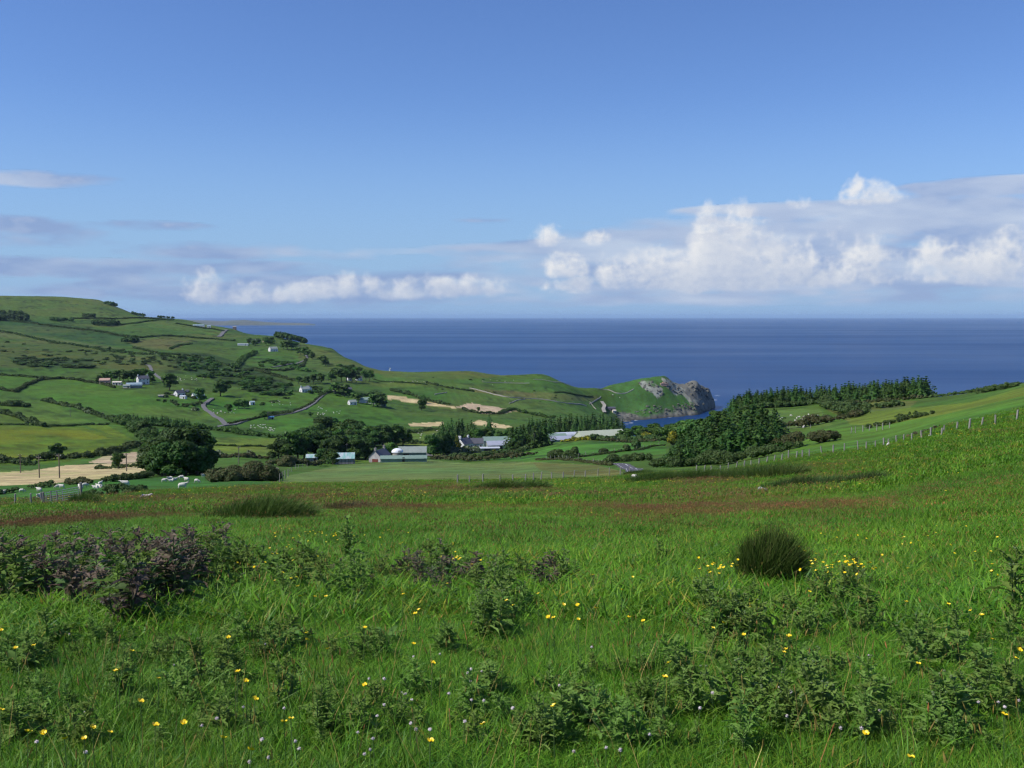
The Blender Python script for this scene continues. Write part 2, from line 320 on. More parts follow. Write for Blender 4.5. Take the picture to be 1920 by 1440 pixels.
# light smoothing so that columns blend
kk = np.array([1, 4, 6, 4, 1]) / 16.0
for _ in range(3):
    ZT[:, 2:-2] = sum(kk[i] * ZT[:, i:ZT.shape[1] - 4 + i] for i in range(5))
def zbase(x, y):
    x = np.asarray(x, float); y = np.asarray(y, float)
    r = np.hypot(x, y); a = np.arctan2(x, y)
    fu = np.clip((u_of(r) - US[0]) / (US[1] - US[0]), 0, len(US) - 1.001); iu = fu.astype(int); tu = fu - iu
    ia = np.clip(np.searchsorted(AZN, a) - 1, 0, len(AZN) - 2); ta = np.clip((a - AZN[ia]) / (AZN[ia + 1] - AZN[ia]), 0, 1)
    z0 = ZT[ia, iu] * (1 - tu) + ZT[ia, iu + 1] * tu; z1 = ZT[ia + 1, iu] * (1 - tu) + ZT[ia + 1, iu + 1] * tu
    return z0 * (1 - ta) + z1 * ta
def inpoly(px, py, poly):
    px = np.asarray(px); py = np.asarray(py); c = np.zeros(px.shape, bool)
    n = len(poly)
    for i in range(n):
        (x1, y1), (x2, y2) = poly[i], poly[i - 1]
        if y1 == y2: continue
        t = ((y1 > py) != (y2 > py)) & (px < (x2 - x1) * (py - y1) / (y2 - y1) + x1)
        c ^= t
    return c
HEAD = [(1010, 690), (1250, 690), (1400, 700), (1400, 770), (1330, 790), (1170, 805), (1120, 785), (1120, 735)]
def headmask(x, y):
    r = np.hypot(x, y); a = np.arctan2(x, y)
    pxx = CX + F * np.tan(np.clip(a, -1.2, 1.2))
    return np.clip((r - 1392) / 30, 0, 1) * np.clip((pxx - 1130) / 30, 0, 1) * np.clip((1420 - pxx) / 20, 0, 1)
def zt(x, y):
    x = np.asarray(x, float); y = np.asarray(y, float); r = np.hypot(x, y)
    z = zbase(x, y)
    n1 = (fbm(x, y, 2.6, 3, 3) - .5) * .22 * np.clip((r - 1) / 8, 0, 1) * np.clip(1.2 - r / 250, 0, 1)
    n2 = (fbm(x, y, 28, 3, 5) - .5) * np.clip((r - 60) / 300, 0, 1) * 2.2
    n3 = (fbm(x, y, 160, 4, 11) - .5) * np.clip((r - 500) / 700, 0, 1) * np.clip((3300 - r) / 600, .15, 1) * 6.0
    land = np.clip((z - 2) / 8, 0, 1)
    hm = headmask(x, y)
    if not np.any(hm > 0): return z + n1 + (n2 + n3) * land
    rg = np.abs(fbm(x, y, 26, 4, 21) - .5) * 2; rg2 = np.abs(fbm(x, y, 9, 3, 29) - .5) * 2
    pxx = CX + F * x / np.maximum(y, 1)
    rocky = np.clip((pxx - 1255) / 40, .25, 1) + np.clip((14 - z) / 10, 0, 1) * .8
    n4 = hm * np.clip((z + 6) / 8, 0, 1) * rocky * ((.32 - rg) * 9 + (.3 - rg2) * 4.5)
    return z + n1 + (n2 + n3) * land * (1 - hm * .7) + n4
def at(px, py, h=0.0, rmin=3.0, rmax=4500):
    """the first ground point seen through this pixel, h metres above the ground"""
    d = ray(px, py); hor = math.hypot(d[0], d[1])
    def first(rs, zf):
        xs = d[0] / hor * rs; ys = d[1] / hor * rs
        hit = np.nonzero(CAMZ + d[2] / hor * rs <= zf(xs, ys) + h)[0]
        return hit[0] if len(hit) else None
    rs = np.exp(np.linspace(math.log(rmin), math.log(rmax), 700))
    i = first(rs, zbase)
    r0 = rs[i] if i is not None else rmax
    lo = max(rmin, r0 * .88 - 1)
    rs = np.linspace(lo, min(rmax, r0 * 1.12 + 2), 160); i = first(rs, zt)
    r1 = rs[i] if i is not None else r0
    x, y = d[0] / hor * r1, d[1] / hor * r1
    return Vector((x, y, float(zt(x, y))))
def on(px, r):
    """ground point in the direction of pixel column px at range r"""
    a = math.atan((px - CX) / F / cp_); x, y = r * math.sin(a), r * math.cos(a)
    return Vector((x, y, float(zt(x, y))))

# ------------------------------------------------------------------ helpers for objects
def tag(o, label=None, cat=None, group=None, kind=None):
    if label: o['label'] = label
    if cat: o['category'] = cat
    if group: o['group'] = group
    if kind: o['kind'] = kind
    return o
def link(o, parent=None, loc=None, rz=0.0, sc=None):
    COL.objects.link(o)
    if parent is not None: o.parent = parent
    if loc is not None: o.location = loc
    if rz: o.rotation_euler[2] = rz
    if sc is not None: o.scale = sc if hasattr(sc, '__len__') else (sc, sc, sc)
    return o
def empty(name, loc, rz=0.0, sc=None):
    o = bpy.data.objects.new(name, None); o.empty_display_size = .2
    return link(o, None, loc, rz, sc)
def mesh(name, v, f, mats, smooth=False, mi=None):
    me = bpy.data.meshes.new(name)
    v = np.asarray(v, np.float32)
    if isinstance(f, np.ndarray):
        n, kx = f.shape
        me.vertices.add(len(v)); me.vertices.foreach_set('co', v.ravel())
        me.loops.add(n * kx); me.loops.foreach_set('vertex_index', f.astype(np.int32).ravel())
        me.polygons.add(n); me.polygons.foreach_set('loop_start', np.arange(0, n * kx, kx, dtype=np.int32))
        me.update(calc_edges=True)
    else:
        me.from_pydata([tuple(map(float, p)) for p in v], [], [tuple(map(int, q)) for q in f])
    for m in (mats if isinstance(mats, (list, tuple)) else [mats]): me.materials.append(m)
    if smooth: me.polygons.foreach_set('use_smooth', [True] * len(me.polygons))
    if mi is not None: me.polygons.foreach_set('material_index', np.asarray(mi, np.int32))
    me.validate(); me.update()
    return me
def obj(name, me, parent=None, loc=None, rz=0.0, sc=None):
    return link(bpy.data.objects.new(name, me), parent, loc, rz, sc)
class MB:
    """collects boxes, prisms and tubes into one mesh"""
    def __init__(s): s.v, s.f = [], []
    def add(s, v, f):
        k0 = len(s.v); s.v += [tuple(p) for p in v]; s.f += [tuple(i + k0 for i in q) for q in f]; return s
    def box(s, x0, x1, y0, y1, z0, z1):
        return s.add([(x0, y0, z0), (x1, y0, z0), (x1, y1, z0), (x0, y1, z0), (x0, y0, z1), (x1, y0, z1), (x1, y1, z1), (x0, y1, z1)],
                     [(0, 3, 2, 1), (4, 5, 6, 7), (0, 1, 5, 4), (1, 2, 6, 5), (2, 3, 7, 6), (3, 0, 4, 7)])
    def tube(s, pts, rad, n=6, cap=True):
        pts = [Vector(p) for p in pts]; rad = rad if hasattr(rad, '__len__') else [rad] * len(pts)
        v, f = [], []
        for i, p in enumerate(pts):
            t = (pts[min(i + 1, len(pts) - 1)] - pts[max(i - 1, 0)]).normalized()
            a = t.cross(Vector((0, 1, 0)) if abs(t.y) < .9 else Vector((1, 0, 0))).normalized(); b = t.cross(a)
            for q in range(n):
                w = 2 * math.pi * q / n; v.append(p + (a * math.cos(w) + b * math.sin(w)) * rad[i])
        for i in range(len(pts) - 1):
            for q in range(n):
                f.append((i * n + q, i * n + (q + 1) % n, (i + 1) * n + (q + 1) % n, (i + 1) * n + q))
        if cap: f += [tuple(range(n))[::-1], tuple(range((len(pts) - 1) * n, len(pts) * n))]
        return s.add(v, f)
    def me(s, name, m, smooth=False): return mesh(name, s.v, s.f, m, smooth)

def newmat(name):
    m = bpy.data.materials.new(name); m.use_nodes = True
    X.nt = m.node_tree; X.nt.nodes.clear()
    o = X.nt.nodes.new('ShaderNodeOutputMaterial')
    return m, o
def principled(col, rough=.7, spec=.25, out=None, bump=None, bstr=.3, bdist=.05, metal=0.0):
    b = X.nt.nodes.new('ShaderNodeBsdfPrincipled')
    if hasattr(col, 'is_linked'): X.nt.links.new(col, b.inputs['Base Color'])
    else: b.inputs['Base Color'].default_value = (*col, 1)
    if isinstance(rough, X): X.nt.links.new(rough.s, b.inputs['Roughness'])
    else: b.inputs['Roughness'].default_value = rough
    b.inputs['Specular IOR Level'].default_value = spec; b.inputs['Metallic'].default_value = metal
    if bump is not None:
        n = X.nt.nodes.new('ShaderNodeBump'); n.inputs['Strength'].default_value = bstr; n.inputs['Distance'].default_value = bdist
        X.nt.links.new(bump.s, n.inputs['Height']); X.nt.links.new(n.outputs[0], b.inputs['Normal'])
    if out is not None: X.nt.links.new(b.outputs[0], out.inputs[0])
    return b
def objco():
    t = X.nt.nodes.new('ShaderNodeTexCoord'); return t.outputs['Object']
def geopos():
    return X.nt.nodes.new('ShaderNodeNewGeometry').outputs['Position']
def mat_plain(name, c1, c2=None, scale=3.0, rough=.75, spec=.25, bstr=.2, world=False, bd=.03):
    m, o = newmat(name); c2 = c2 or tuple(v * .7 for v in c1)
    p = geopos() if world else objco()
    n = noise(p, scale, 5, .6)
    n2 = noise(p, scale * .23, 3, .5)
    f = ((n * .6 + n2 * .6) * 1.8 - .58).clamp()
    principled(mixc(f, c1, c2), rough, spec, o, n, bstr, bd)
    return m
def mat_leaf(name, cols_, trans=.25, rough=.55, spec=.25, obj_var=.25):
    """foliage: every leaf island its own tone, every plant its own shade of green"""
    m, o = newmat(name)
    g = X.nt.nodes.new('ShaderNodeNewGeometry'); oi = X.nt.nodes.new('ShaderNodeObjectInfo')
    rp = X.nt.nodes.new('ShaderNodeValToRGB'); e = rp.color_ramp.elements
    while len(e) < len(cols_): e.new(.5)
    for i, (el, c) in enumerate(zip(e, cols_)): el.position = i / max(1, len(cols_) - 1); el.color = (*c, 1)
    X.nt.links.new(g.outputs['Random Per Island'], rp.inputs[0])
    hsv = X.nt.nodes.new('ShaderNodeHueSaturation')
    X.nt.links.new((X(oi.outputs['Random']) * .03 + .485).s, hsv.inputs['Hue'])
    X.nt.links.new((X(oi.outputs['Random']) * (2 * obj_var) + (1 - obj_var)).s, hsv.inputs['Value'])
    X.nt.links.new(rp.outputs[0], hsv.inputs['Color'])
    b = principled(hsv.outputs[0], rough, spec)
    t = X.nt.nodes.new('ShaderNodeBsdfTranslucent'); X.nt.links.new(hsv.outputs[0], t.inputs[0])
    mx = X.nt.nodes.new('ShaderNodeMixShader'); mx.inputs[0].default_value = trans
    X.nt.links.new(b.outputs[0], mx.inputs[1]); X.nt.links.new(t.outputs[0], mx.inputs[2]); X.nt.links.new(mx.outputs[0], o.inputs[0])
    return m

# ------------------------------------------------------------------ ground colours (vertex albedo by field)
PAST = (.062, .135, .018); OLIVE = (.082, .125, .026); MOOR = (.058, .095, .022); STRAW = (.48, .38, .19); TAN = (.42, .32, .20)
FIELDS = [   # (pixel polygon, albedo, range limits)
 ([(-400, 500), (440, 500), (760, 690), (700, 735), (420, 700), (200, 690), (-400, 700)], (.060, .112, .022), (900, 9000)),
 ([(0, 553), (200, 560), (280, 596), (150, 600), (0, 585)], (.082, .125, .030), (2300, 9000)),
 ([(0, 596), (110, 606), (260, 630), (300, 650), (210, 648), (110, 634), (0, 616)], (.034, .078, .022), (900, 9000)),  # darker moor growth and a cloud's shadow, both painted into this hillside albedo
 ([(0, 618), (110, 636), (240, 655), (160, 650), (60, 640), (0, 632)], (.09, .115, .045), (900, 9000)),
 ([(240, 642), (290, 635), (360, 640), (330, 655), (265, 658)], (.105, .115, .045), (900, 9000)),
 ([(0, 640), (120, 645), (260, 668), (390, 690), (300, 700), (180, 690), (0, 690)], (.075, .098, .026), (900, 9000)),
 ([(10, 668), (60, 672), (170, 675), (175, 690), (100, 692), (40, 684)], (.032, .060, .016), (900, 9000)),
 ([(270, 600), (360, 604), (430, 616), (420, 632), (330, 622), (270, 612)], (.078, .135, .03), (900, 9000)),
 ([(330, 660), (390, 662), (480, 690), (540, 715), (560, 738), (480, 738), (400, 712), (330, 690)], (.036, .068, .017), (600, 9000)),
 ([(440, 660), (480, 650), (560, 668), (575, 690), (470, 690)], (.062, .128, .024), (600, 9000)),
 ([(560, 640), (650, 672), (720, 695), (690, 705), (600, 700), (560, 680)], (.085, .120, .032), (900, 9000)),
 ([(0, 704), (66, 708), (28, 728), (0, 734)], PAST, (500, 1600)),
 ([(34, 735), (70, 718), (120, 711), (170, 716), (230, 730), (300, 748), (380, 770), (425, 792), (360, 788), (230, 782), (150, 764), (90, 750)], (.070, .142, .020), (400, 1600)),
 ([(0, 745), (90, 752), (165, 790), (90, 796), (0, 772)], (.080, .138, .026), (400, 1300)),
 ([(0, 800), (150, 800), (215, 818), (262, 835), (150, 862), (0, 875)], (.085, .130, .016), (330, 900)),
 ([(160, 797), (200, 797), (255, 828), (215, 818)], (.10, .145, .018), (330, 900)),
 ([(0, 885), (60, 882), (130, 872), (262, 868), (275, 886), (200, 897), (90, 907), (0, 914)], STRAW, (200, 600)),
 ([(165, 868), (200, 853), (272, 846), (275, 864), (230, 870)], TAN, (200, 700)),
 ([(-100, 915), (90, 907), (250, 898), (400, 885), (525, 888), (505, 905), (300, 935), (130, 948), (-100, 952)], (.045, .120, .022), (100, 420)),
 ([(385, 820), (525, 822), (512, 856), (395, 850)], (.105, .150, .028), (300, 800)),
 ([(300, 745), (430, 735), (610, 735), (700, 750), (760, 790), (620, 812), (430, 798), (380, 770)], (.062, .135, .020), (400, 1500)),
 ([(515, 918), (540, 892), (640, 872), (800, 862), (880, 869), (1000, 866), (1120, 872), (1168, 884), (1150, 895), (1000, 900), (700, 907), (580, 920)], (.112, .158, .060), (130, 480)),
 ([(1000, 868), (1120, 872), (1170, 885), (1150, 893), (1060, 890), (1010, 880)], (.12, .128, .045), (130, 480)),
 ([(900, 862), (980, 840), (1050, 830), (1250, 824), (1250, 850), (1150, 862), (1000, 866)], (.058, .145, .026), (180, 600)),
 ([(725, 741), (760, 745), (852, 762), (855, 766), (790, 758), (727, 748)], STRAW, (700, 1600)),
 ([(855, 763), (880, 756), (930, 754), (948, 766), (1003, 771), (962, 772), (942, 776), (905, 776)], TAN, (700, 1600)),
 ([(940, 757), (1006, 772), (965, 771), (948, 766)], STRAW, (700, 1600)),
 ([(765, 794), (832, 791), (832, 799), (768, 800)], STRAW, (500, 1300)),
 ([(880, 794), (898, 787), (962, 800), (945, 803), (900, 798)], STRAW, (500, 1300)),
 ([(725, 805), (830, 800), (830, 835), (725, 840)], (.105, .145, .032), (430, 900)),
 ([(700, 700), (850, 708), (1000, 712), (1130, 735), (1120, 780), (1000, 775), (850, 750), (700, 720)], (.062, .125, .024), (900, 1600)),
 ([(700, 690), (880, 695), (960, 704), (870, 712), (720, 708)], (.088, .120, .032), (1100, 1600)),
 ([(880, 728), (1004, 736), (1008, 750), (950, 745), (890, 735)], (.120, .120, .050), (900, 1600)),
 ([(1000, 735), (1120, 742), (1120, 752), (1010, 750)], (.100, .125, .040), (900, 1600)),
 ([(1380, 786), (1420, 772), (1535, 765), (1562, 797), (1470, 806), (1400, 802)], (.085, .140, .036), (280, 470)),
 ([(1545, 765), (1640, 752), (1720, 752), (1700, 770), (1590, 790)], (.110, .130, .040), (260, 520)),
 ([(1590, 795), (1600, 775), (1700, 765), (1820, 755), (1920, 725), (1920, 745), (1780, 775), (1660, 800)], (.110, .150, .024), (160, 420)),
 ([(1480, 850), (1540, 805), (1640, 800), (1780, 775), (1920, 742), (1920, 785), (1760, 815), (1640, 838)], (.070, .145, .022), (90, 420)),
 ([(1400, 880), (1640, 840), (1920, 790), (1920, 850), (1760, 858), (1500, 885)], (.060, .132, .020), (60, 220)),
]
def albedo(x, y, z):
    r = np.hypot(x, y); px, py = project(x, y, z)
    px = np.clip(px, 3, 1917)                        # the fields go on past the edges of the view
    c = np.empty((len(x), 3)); c[:] = (.062, .115, .022)
    front = y > 1
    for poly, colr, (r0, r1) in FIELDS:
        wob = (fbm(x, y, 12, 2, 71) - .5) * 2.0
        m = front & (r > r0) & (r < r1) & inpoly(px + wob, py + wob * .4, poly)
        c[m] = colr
    n_big = fbm(x, y, 120, 4, 41); n_mid = fbm(x, y, 22, 4, 43); n_sm = fbm(x, y, 5, 3, 47)
    straw = c[:, 0] > .25
    # rough ground: tan and rush patches where nobody mows
    hill = (r > 700) & ~straw
    rough_ = np.clip((r - 850) / 300, 0, 1) * np.clip((700 - px) / 150, 0, 1)
    t = np.clip((n_mid - .50 + .05 * rough_) * 3.2, 0, 1) * hill * (.55 + .25 * rough_)
    c = c * (1 - t[:, None]) + np.array((.040, .066, .018)) * t[:, None]
    t = np.clip((n_big - .52) * 4, 0, 1) * np.clip((r - 600) / 300, 0, 1) * ~straw * .38
    c = c * (1 - t[:, None]) + np.array((.125, .128, .045)) * t[:, None]
    n_ty = fbm(x * .6, y * 1.6, 9, 3, 49)
    c *= (1 + (n_mid - .5) * .55 + (n_sm - .5) * .45 + (n_ty - .5) * .5 * (r > 140))[:, None]
    c[:, 0] *= 1 + (fbm(x, y, 60, 3, 51) - .5) * .5 * (r > 140) * ~straw
    mow = np.sin((x * .8 + y * .6) * 1.0 + n_mid * 3) * np.clip((n_big - .35) * 4, 0, 1)
    c *= (1 + .07 * mow * ((r > 150) & (r < 1300)) * ~straw)[:, None]
    tuft = np.clip((vnoise(x, y, 6.5, 81) * vnoise(x, y, 31, 83) - .42) * 6, 0, 1) * (r > 380) * ~straw
    c = c * (1 - (.42 + .2 * rough_[:, None]) * tuft[:, None])
    # straw windrows
    wr = .5 + .5 * np.sin((y * .9 + x * .35) * .55 + n_mid * 5)
    g = (straw & (r < 500)) * np.clip((n_mid - .42) * 3, 0, 1) * .55
    c = c * (1 - g[:, None]) + np.array((.22, .24, .07)) * g[:, None]
    c[straw] *= (1 + .16 * (wr[straw] - .5))[:, None]
    # buttercup drifts in the left field
    m = inpoly(px, py, [(0, 806), (150, 806), (255, 835), (150, 860), (0, 870)]) & (r > 330) & (r < 900)
    t = np.clip((fbm(x, y, 45, 3, 53) - .47) * 5, 0, 1) * m * .6
    c = c * (1 - t[:, None]) + np.array((.165, .175, .014)) * t[:, None]
    # foreground: green with rust-coloured seed heads in a belt
    f1 = np.clip((r - 20) / 12, 0, 1) * np.clip((125 - r) / 30, 0, 1) * np.clip((fbm(x, y, 11, 4, 59) - .34) * 3.2, 0, 1) * np.clip((1.0 - (px - 1300) / 700), .35, 1)
    f1 = f1 * np.clip((fbm(x, y, 3.5, 3, 63) - .28) * 2.4, 0, 1)
    t = np.clip(f1 * 1.5, 0, 1) * .5
    c = c * (1 - t[:, None]) + np.array((.155, .105, .042)) * t[:, None]
    # dry pale streaks on the right slope
    m = inpoly(px, py, [(1500, 876), (1650, 862), (1790, 850), (1930, 842), (1930, 856), (1780, 862), (1640, 874)]) & (r < 140)
    t = m * np.clip((fbm(x, y, 5, 3, 61) - .40) * 4, 0, 1) * .55
    c = c * (1 - t[:, None]) + np.array((.26, .20, .09)) * t[:, None]
    # headland: turf and bare rock by steepness
    hm = headmask(x, y)
    e = 2.0
    hx = np.nonzero(hm > 0)[0]; sl_ = np.zeros(len(x)); xa, ya = x[hx], y[hx]
    if len(hx): sl_[hx] = np.hypot((zt(xa + e, ya) - zt(xa - e, ya)) / (2 * e), (zt(xa, ya + e) - zt(xa, ya - e)) / (2 * e))
    rockn = fbm(x, y, 24, 4, 67)
    pr = [[(1196, 716), (1215, 712), (1243, 728), (1244, 742), (1230, 745), (1222, 735), (1206, 728)], [(1238, 706), (1262, 716), (1290, 735), (1265, 740), (1248, 722)]]
    inr = np.zeros(len(x), bool)
    for q in pr: inr |= inpoly(px + (rockn - .5) * 14, py + (rockn - .5) * 9, q)
    east = np.clip((px - 1272 + (py - 735) * -.9 + (rockn - .5) * 26) / 5, 0, 1)
    low = np.clip((9 + (rockn - .5) * 16 - z) / 3, 0, 1)
    rk = np.clip(np.maximum(np.maximum(east, low), np.maximum(inr * np.clip((rockn - .30) * 9, 0, 1), np.clip((sl_ - 1.25) * 2.5, 0, 1))), 0, 1) * hm
    green = np.array((.050, .118, .024))
    c = c * (1 - hm[:, None]) + (green * (1 + (n_mid - .5) * .7)[:, None]) * hm[:, None]
    rc = np.array((.150, .146, .118)) * (.65 + .8 * fbm(x, y, 7, 3, 69))[:, None]
    rc[inr] *= (1.55, 1.65, 1.65)
    rc = rc * (1 - .62 * np.clip((5 - z) / 5, 0, 1))[:, None]               # dark wet, weed-covered rock at the tide line
    c = c * (1 - rk[:, None]) + rc * rk[:, None]
    m = inpoly(px, py, [(1270, 728), (1276, 729), (1296, 750), (1318, 750), (1320, 755), (1292, 754)])
    c[m] = (.21, .22, .17)
    # other shores
    sh = np.clip((3.5 - z) / 3, 0, 1) * (1 - hm) * (r > 400)
    c = c * (1 - sh[:, None]) + np.array((.17, .155, .13)) * sh[:, None]
    return np.clip(c * np.where((straw | (hm > .5))[:, None], 1, np.array((.96, 1.0, .66))), .005, .8), rk

def build_terrain():
    a = np.concatenate([np.linspace(-math.pi, R(-42), 70, endpoint=False), np.linspace(R(-42), R(-30), 50, endpoint=False), np.linspace(R(-30), R(30), 800, endpoint=False),
                        np.linspace(R(30), R(40), 40, endpoint=False), np.linspace(R(40), math.pi, 70, endpoint=False)])
    r = np.concatenate([np.exp(np.linspace(math.log(.6), math.log(120), 130, endpoint=False)), np.exp(np.linspace(math.log(120), math.log(1350), 210, endpoint=False)),
                        np.linspace(1350, 1700, 110, endpoint=False), np.exp(np.linspace(math.log(1700), math.log(3300), 90, endpoint=False)), np.exp(np.linspace(math.log(3300), math.log(8500), 20))])
    A, RR = np.meshgrid(a, r)
    x = (RR * np.sin(A)).ravel(); y = (RR * np.cos(A)).ravel(); z = zt(x, y)
    na, nr = len(a), len(r)
    x = np.append(x, 0); y = np.append(y, 0); z = np.append(z, float(zt(0, 0)))
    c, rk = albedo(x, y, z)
    i = np.arange(nr - 1)[:, None] * na; j = np.arange(na)[None]; j2 = (j + 1) % na
    q = np.stack([i + j, i + na + j, i + na + j2, i + j2], -1).reshape(-1, 4)
    me = bpy.data.meshes.new('ground')
    tri = np.stack([np.full(na, nr * na), np.arange(na), (np.arange(na) + 1) % na], -1)
    me.vertices.add(len(x)); me.vertices.foreach_set('co', np.stack([x, y, z], -1).astype(np.float32).ravel())
    nl = q.size + tri.size
    me.loops.add(nl); me.loops.foreach_set('vertex_index', np.concatenate([q[:, ::-1].ravel(), tri[:, ::-1].ravel()]).astype(np.int32))
    me.polygons.add(len(q) + len(tri))
    me.polygons.foreach_set('loop_start', np.concatenate([np.arange(len(q)) * 4, q.size + np.arange(len(tri)) * 3]).astype(np.int32))
    me.update(calc_edges=True); me.validate()
    me.polygons.foreach_set('use_smooth', [True] * len(me.polygons))
    at_ = me.attributes.new('field', 'FLOAT_COLOR', 'POINT')
    at_.data.foreach_set('color', np.concatenate([c, rk[:, None]], 1).astype(np.float32).ravel())
    m, o = newmat('turf')
    an = X.nt.nodes.new('ShaderNodeAttribute'); an.attribute_name = 'field'
    p = geopos(); rock = X(an.outputs['Alpha'])
    n1 = noise(p, .9, 3, .65); n2 = noise(p, .16, 4, .65)
    v = (n1 - .5) * .9 + (n2 - .5) * 1.0 + 1.0
    hsv = X.nt.nodes.new('ShaderNodeHueSaturation'); X.nt.links.new(an.outputs['Color'], hsv.inputs['Color'])
    X.nt.links.new(v.s, hsv.inputs['Value']); X.nt.links.new(((n2 - .5) * .07 + .5).s, hsv.inputs['Hue'])
    principled(hsv.outputs[0], .9, .12, o, n1, .5, .35)
    me.materials.append(m)
    g = obj('ground', me); g['kind'] = 'structure'
    return g
build_terrain()

# ------------------------------------------------------------------ sea
def vec_scale(v, sc_):
    q = X.nt.nodes.new('ShaderNodeMapping'); q.inputs['Scale'].default_value = sc_; X.nt.links.new(v, q.inputs[0]); return q.outputs[0]
m, o = newmat('sea_water')
p = geopos()
mp = X.nt.nodes.new('ShaderNodeMapping'); mp.inputs['Scale'].default_value = (.55, 1, 1); mp.inputs['Rotation'].default_value = (0, 0, .25)
X.nt.links.new(p, mp.inputs[0])
w1 = noise(mp.outputs[0], .05, 3, .65); w2 = noise(mp.outputs[0], .006, 3, .6); w3 = noise(mp.outputs[0], .0011, 2, .6)
seacol = mixc(((w2 * .5 + w3 * .7) * 1.6 - .5).clamp(), (.002, .022, .090), (.007, .050, .155))
ws = noise(vec_scale(p, (.00022, .0011, 1)), 1.0, 4, .6)
b = principled(seacol, ws.smooth(.25, .75) * .13 + .30, .30, o, w1, .10, .8)
b.inputs['IOR'].default_value = 1.33
sea = obj('sea', mesh('sea', [(-90000, -9000, 0), (90000, -9000, 0), (90000, 95000, 0), (-90000, 95000, 0)], [(0, 1, 2, 3)], m))
sea['kind'] = 'structure'


# ------------------------------------------------------------------ materials
M = {}
M['bark'] = mat_plain('bark', (.11, .085, .06), (.05, .04, .03), 6)
M['conifer'] = mat_leaf('conifer_needles', [(.024, .064, .012), (.042, .098, .016), (.074, .132, .022)], .22, .6, .2, .26)
M['broad'] = mat_leaf('broad_leaves', [(.036, .088, .014), (.060, .130, .020), (.096, .175, .028)], .28, .55, .2, .34)
M['scrub'] = mat_leaf('scrub_leaves', [(.042, .088, .020), (.064, .112, .026), (.092, .130, .036)], .22, .6, .2, .22)
M['brownscrub'] = mat_leaf('brown_scrub_leaves', [(.050, .082, .022), (.080, .100, .030), (.120, .100, .042)], .22, .6, .2, .2)
M['gorse'] = mat_leaf('gorse_bloom', [(.055, .10, .016), (.14, .16, .014), (.50, .40, .014)], .15, .6, .2, .12)
M['haw'] = mat_leaf('hawthorn_blossom', [(.050, .10, .024), (.085, .14, .036), (.42, .45, .32)], .2, .6, .2, .15)
M['rush'] = mat_leaf('rush_stems', [(.040, .092, .012), (.058, .120, .018), (.085, .150, .026), (.14, .160, .050)], .25, .55, .2, .12)
M['rushdry'] = mat_leaf('dry_rush_stems', [(.050, .058, .020), (.085, .080, .030), (.16, .12, .055)], .2, .5, .3, .12)
M['wood'] = mat_plain('weathered_wood', (.36, .34, .30), (.20, .18, .155), 9)
M['pole'] = mat_plain('pole_wood', (.20, .17, .14), (.11, .09, .075), 9)
M['wire'] = mat_plain('wire', (.30, .30, .30), None, 9, .5, .5)
M['galv'] = mat_plain('galvanised_steel', (.46, .48, .50), (.33, .35, .37), 6, .45, .5)
M['white'] = mat_plain('whitewash', (.78, .76, .74), (.62, .60, .57), 1.2)
M['dirtywhite'] = mat_plain('stained_whitewash', (.66, .62, .60), (.27, .24, .22), .75)
M['cream'] = mat_plain('cream_render', (.68, .62, .50), (.52, .46, .37), 1.0)
M['pink'] = mat_plain('pink_stone', (.50, .34, .26), (.34, .22, .17), 1.0)
M['stone'] = mat_plain('grey_stone', (.40, .38, .34), (.20, .19, .17), 1.4, .9, .2, .6, bd=.1)
M['slate'] = mat_plain('slate', (.115, .115, .135), (.07, .07, .082), 2.0, .55, .4)
M['greyroof'] = mat_plain('fibre_cement_roof', (.30, .34, .31), (.20, .235, .205), .9, .8)
M['greenroof'] = mat_plain('green_sheet_roof', (.21, .30, .25), (.15, .215, .175), .8, .7)
M['palegreen'] = mat_plain('pale_green_roof', (.47, .50, .38), (.36, .40, .29), .5, .7)
M['blueroof'] = mat_plain('blue_sheet_roof', (.34, .44, .47), (.22, .30, .33), .5, .5, .4)
M['lilac'] = mat_plain('grey_sheet_roof', (.38, .40, .47), (.27, .29, .35), .5, .6, .4)
M['shiny'] = mat_plain('bright_sheet_roof', (.55, .58, .62), (.40, .43, .47), .5, .42, .5)
M['red'] = mat_plain('red_paint', (.26, .07, .05), (.16, .06, .045), 2.0)
M['blue'] = mat_plain('blue_sheet', (.07, .22, .42), (.05, .14, .28), 2.0, .5)
M['glass'] = mat_plain('window_glass', (.03, .035, .045), (.02, .022, .03), 3, .12, .6)
M['dark'] = mat_plain('dark_opening', (.03, .028, .026), None, 3)
M['wool'] = mat_plain('wool', (.72, .69, .61), (.52, .48, .40), 7.0, .95, .05, .8, bd=.05)
M['sheepface'] = mat_plain('sheep_face', (.60, .56, .50), (.30, .27, .24), 5.0)
M['asphalt'] = mat_plain('asphalt', (.105, .100, .112), (.075, .072, .08), .35, .85, .3, .2, True)
M['lane'] = mat_plain('lane_asphalt', (.165, .16, .155), (.12, .115, .11), .12, .9, .2, .2, True)
M['track'] = mat_plain('stony_track', (.36, .34, .29), (.25, .235, .19), .2, .9, .2, .3, True)
M['paint'] = mat_plain('road_paint', (.74, .74, .72), (.55, .55, .53), 1.5, .7)
M['rock'] = mat_plain('rock', (.150, .145, .118), (.075, .074, .060), .22, .9, .2, .9, True, .6)
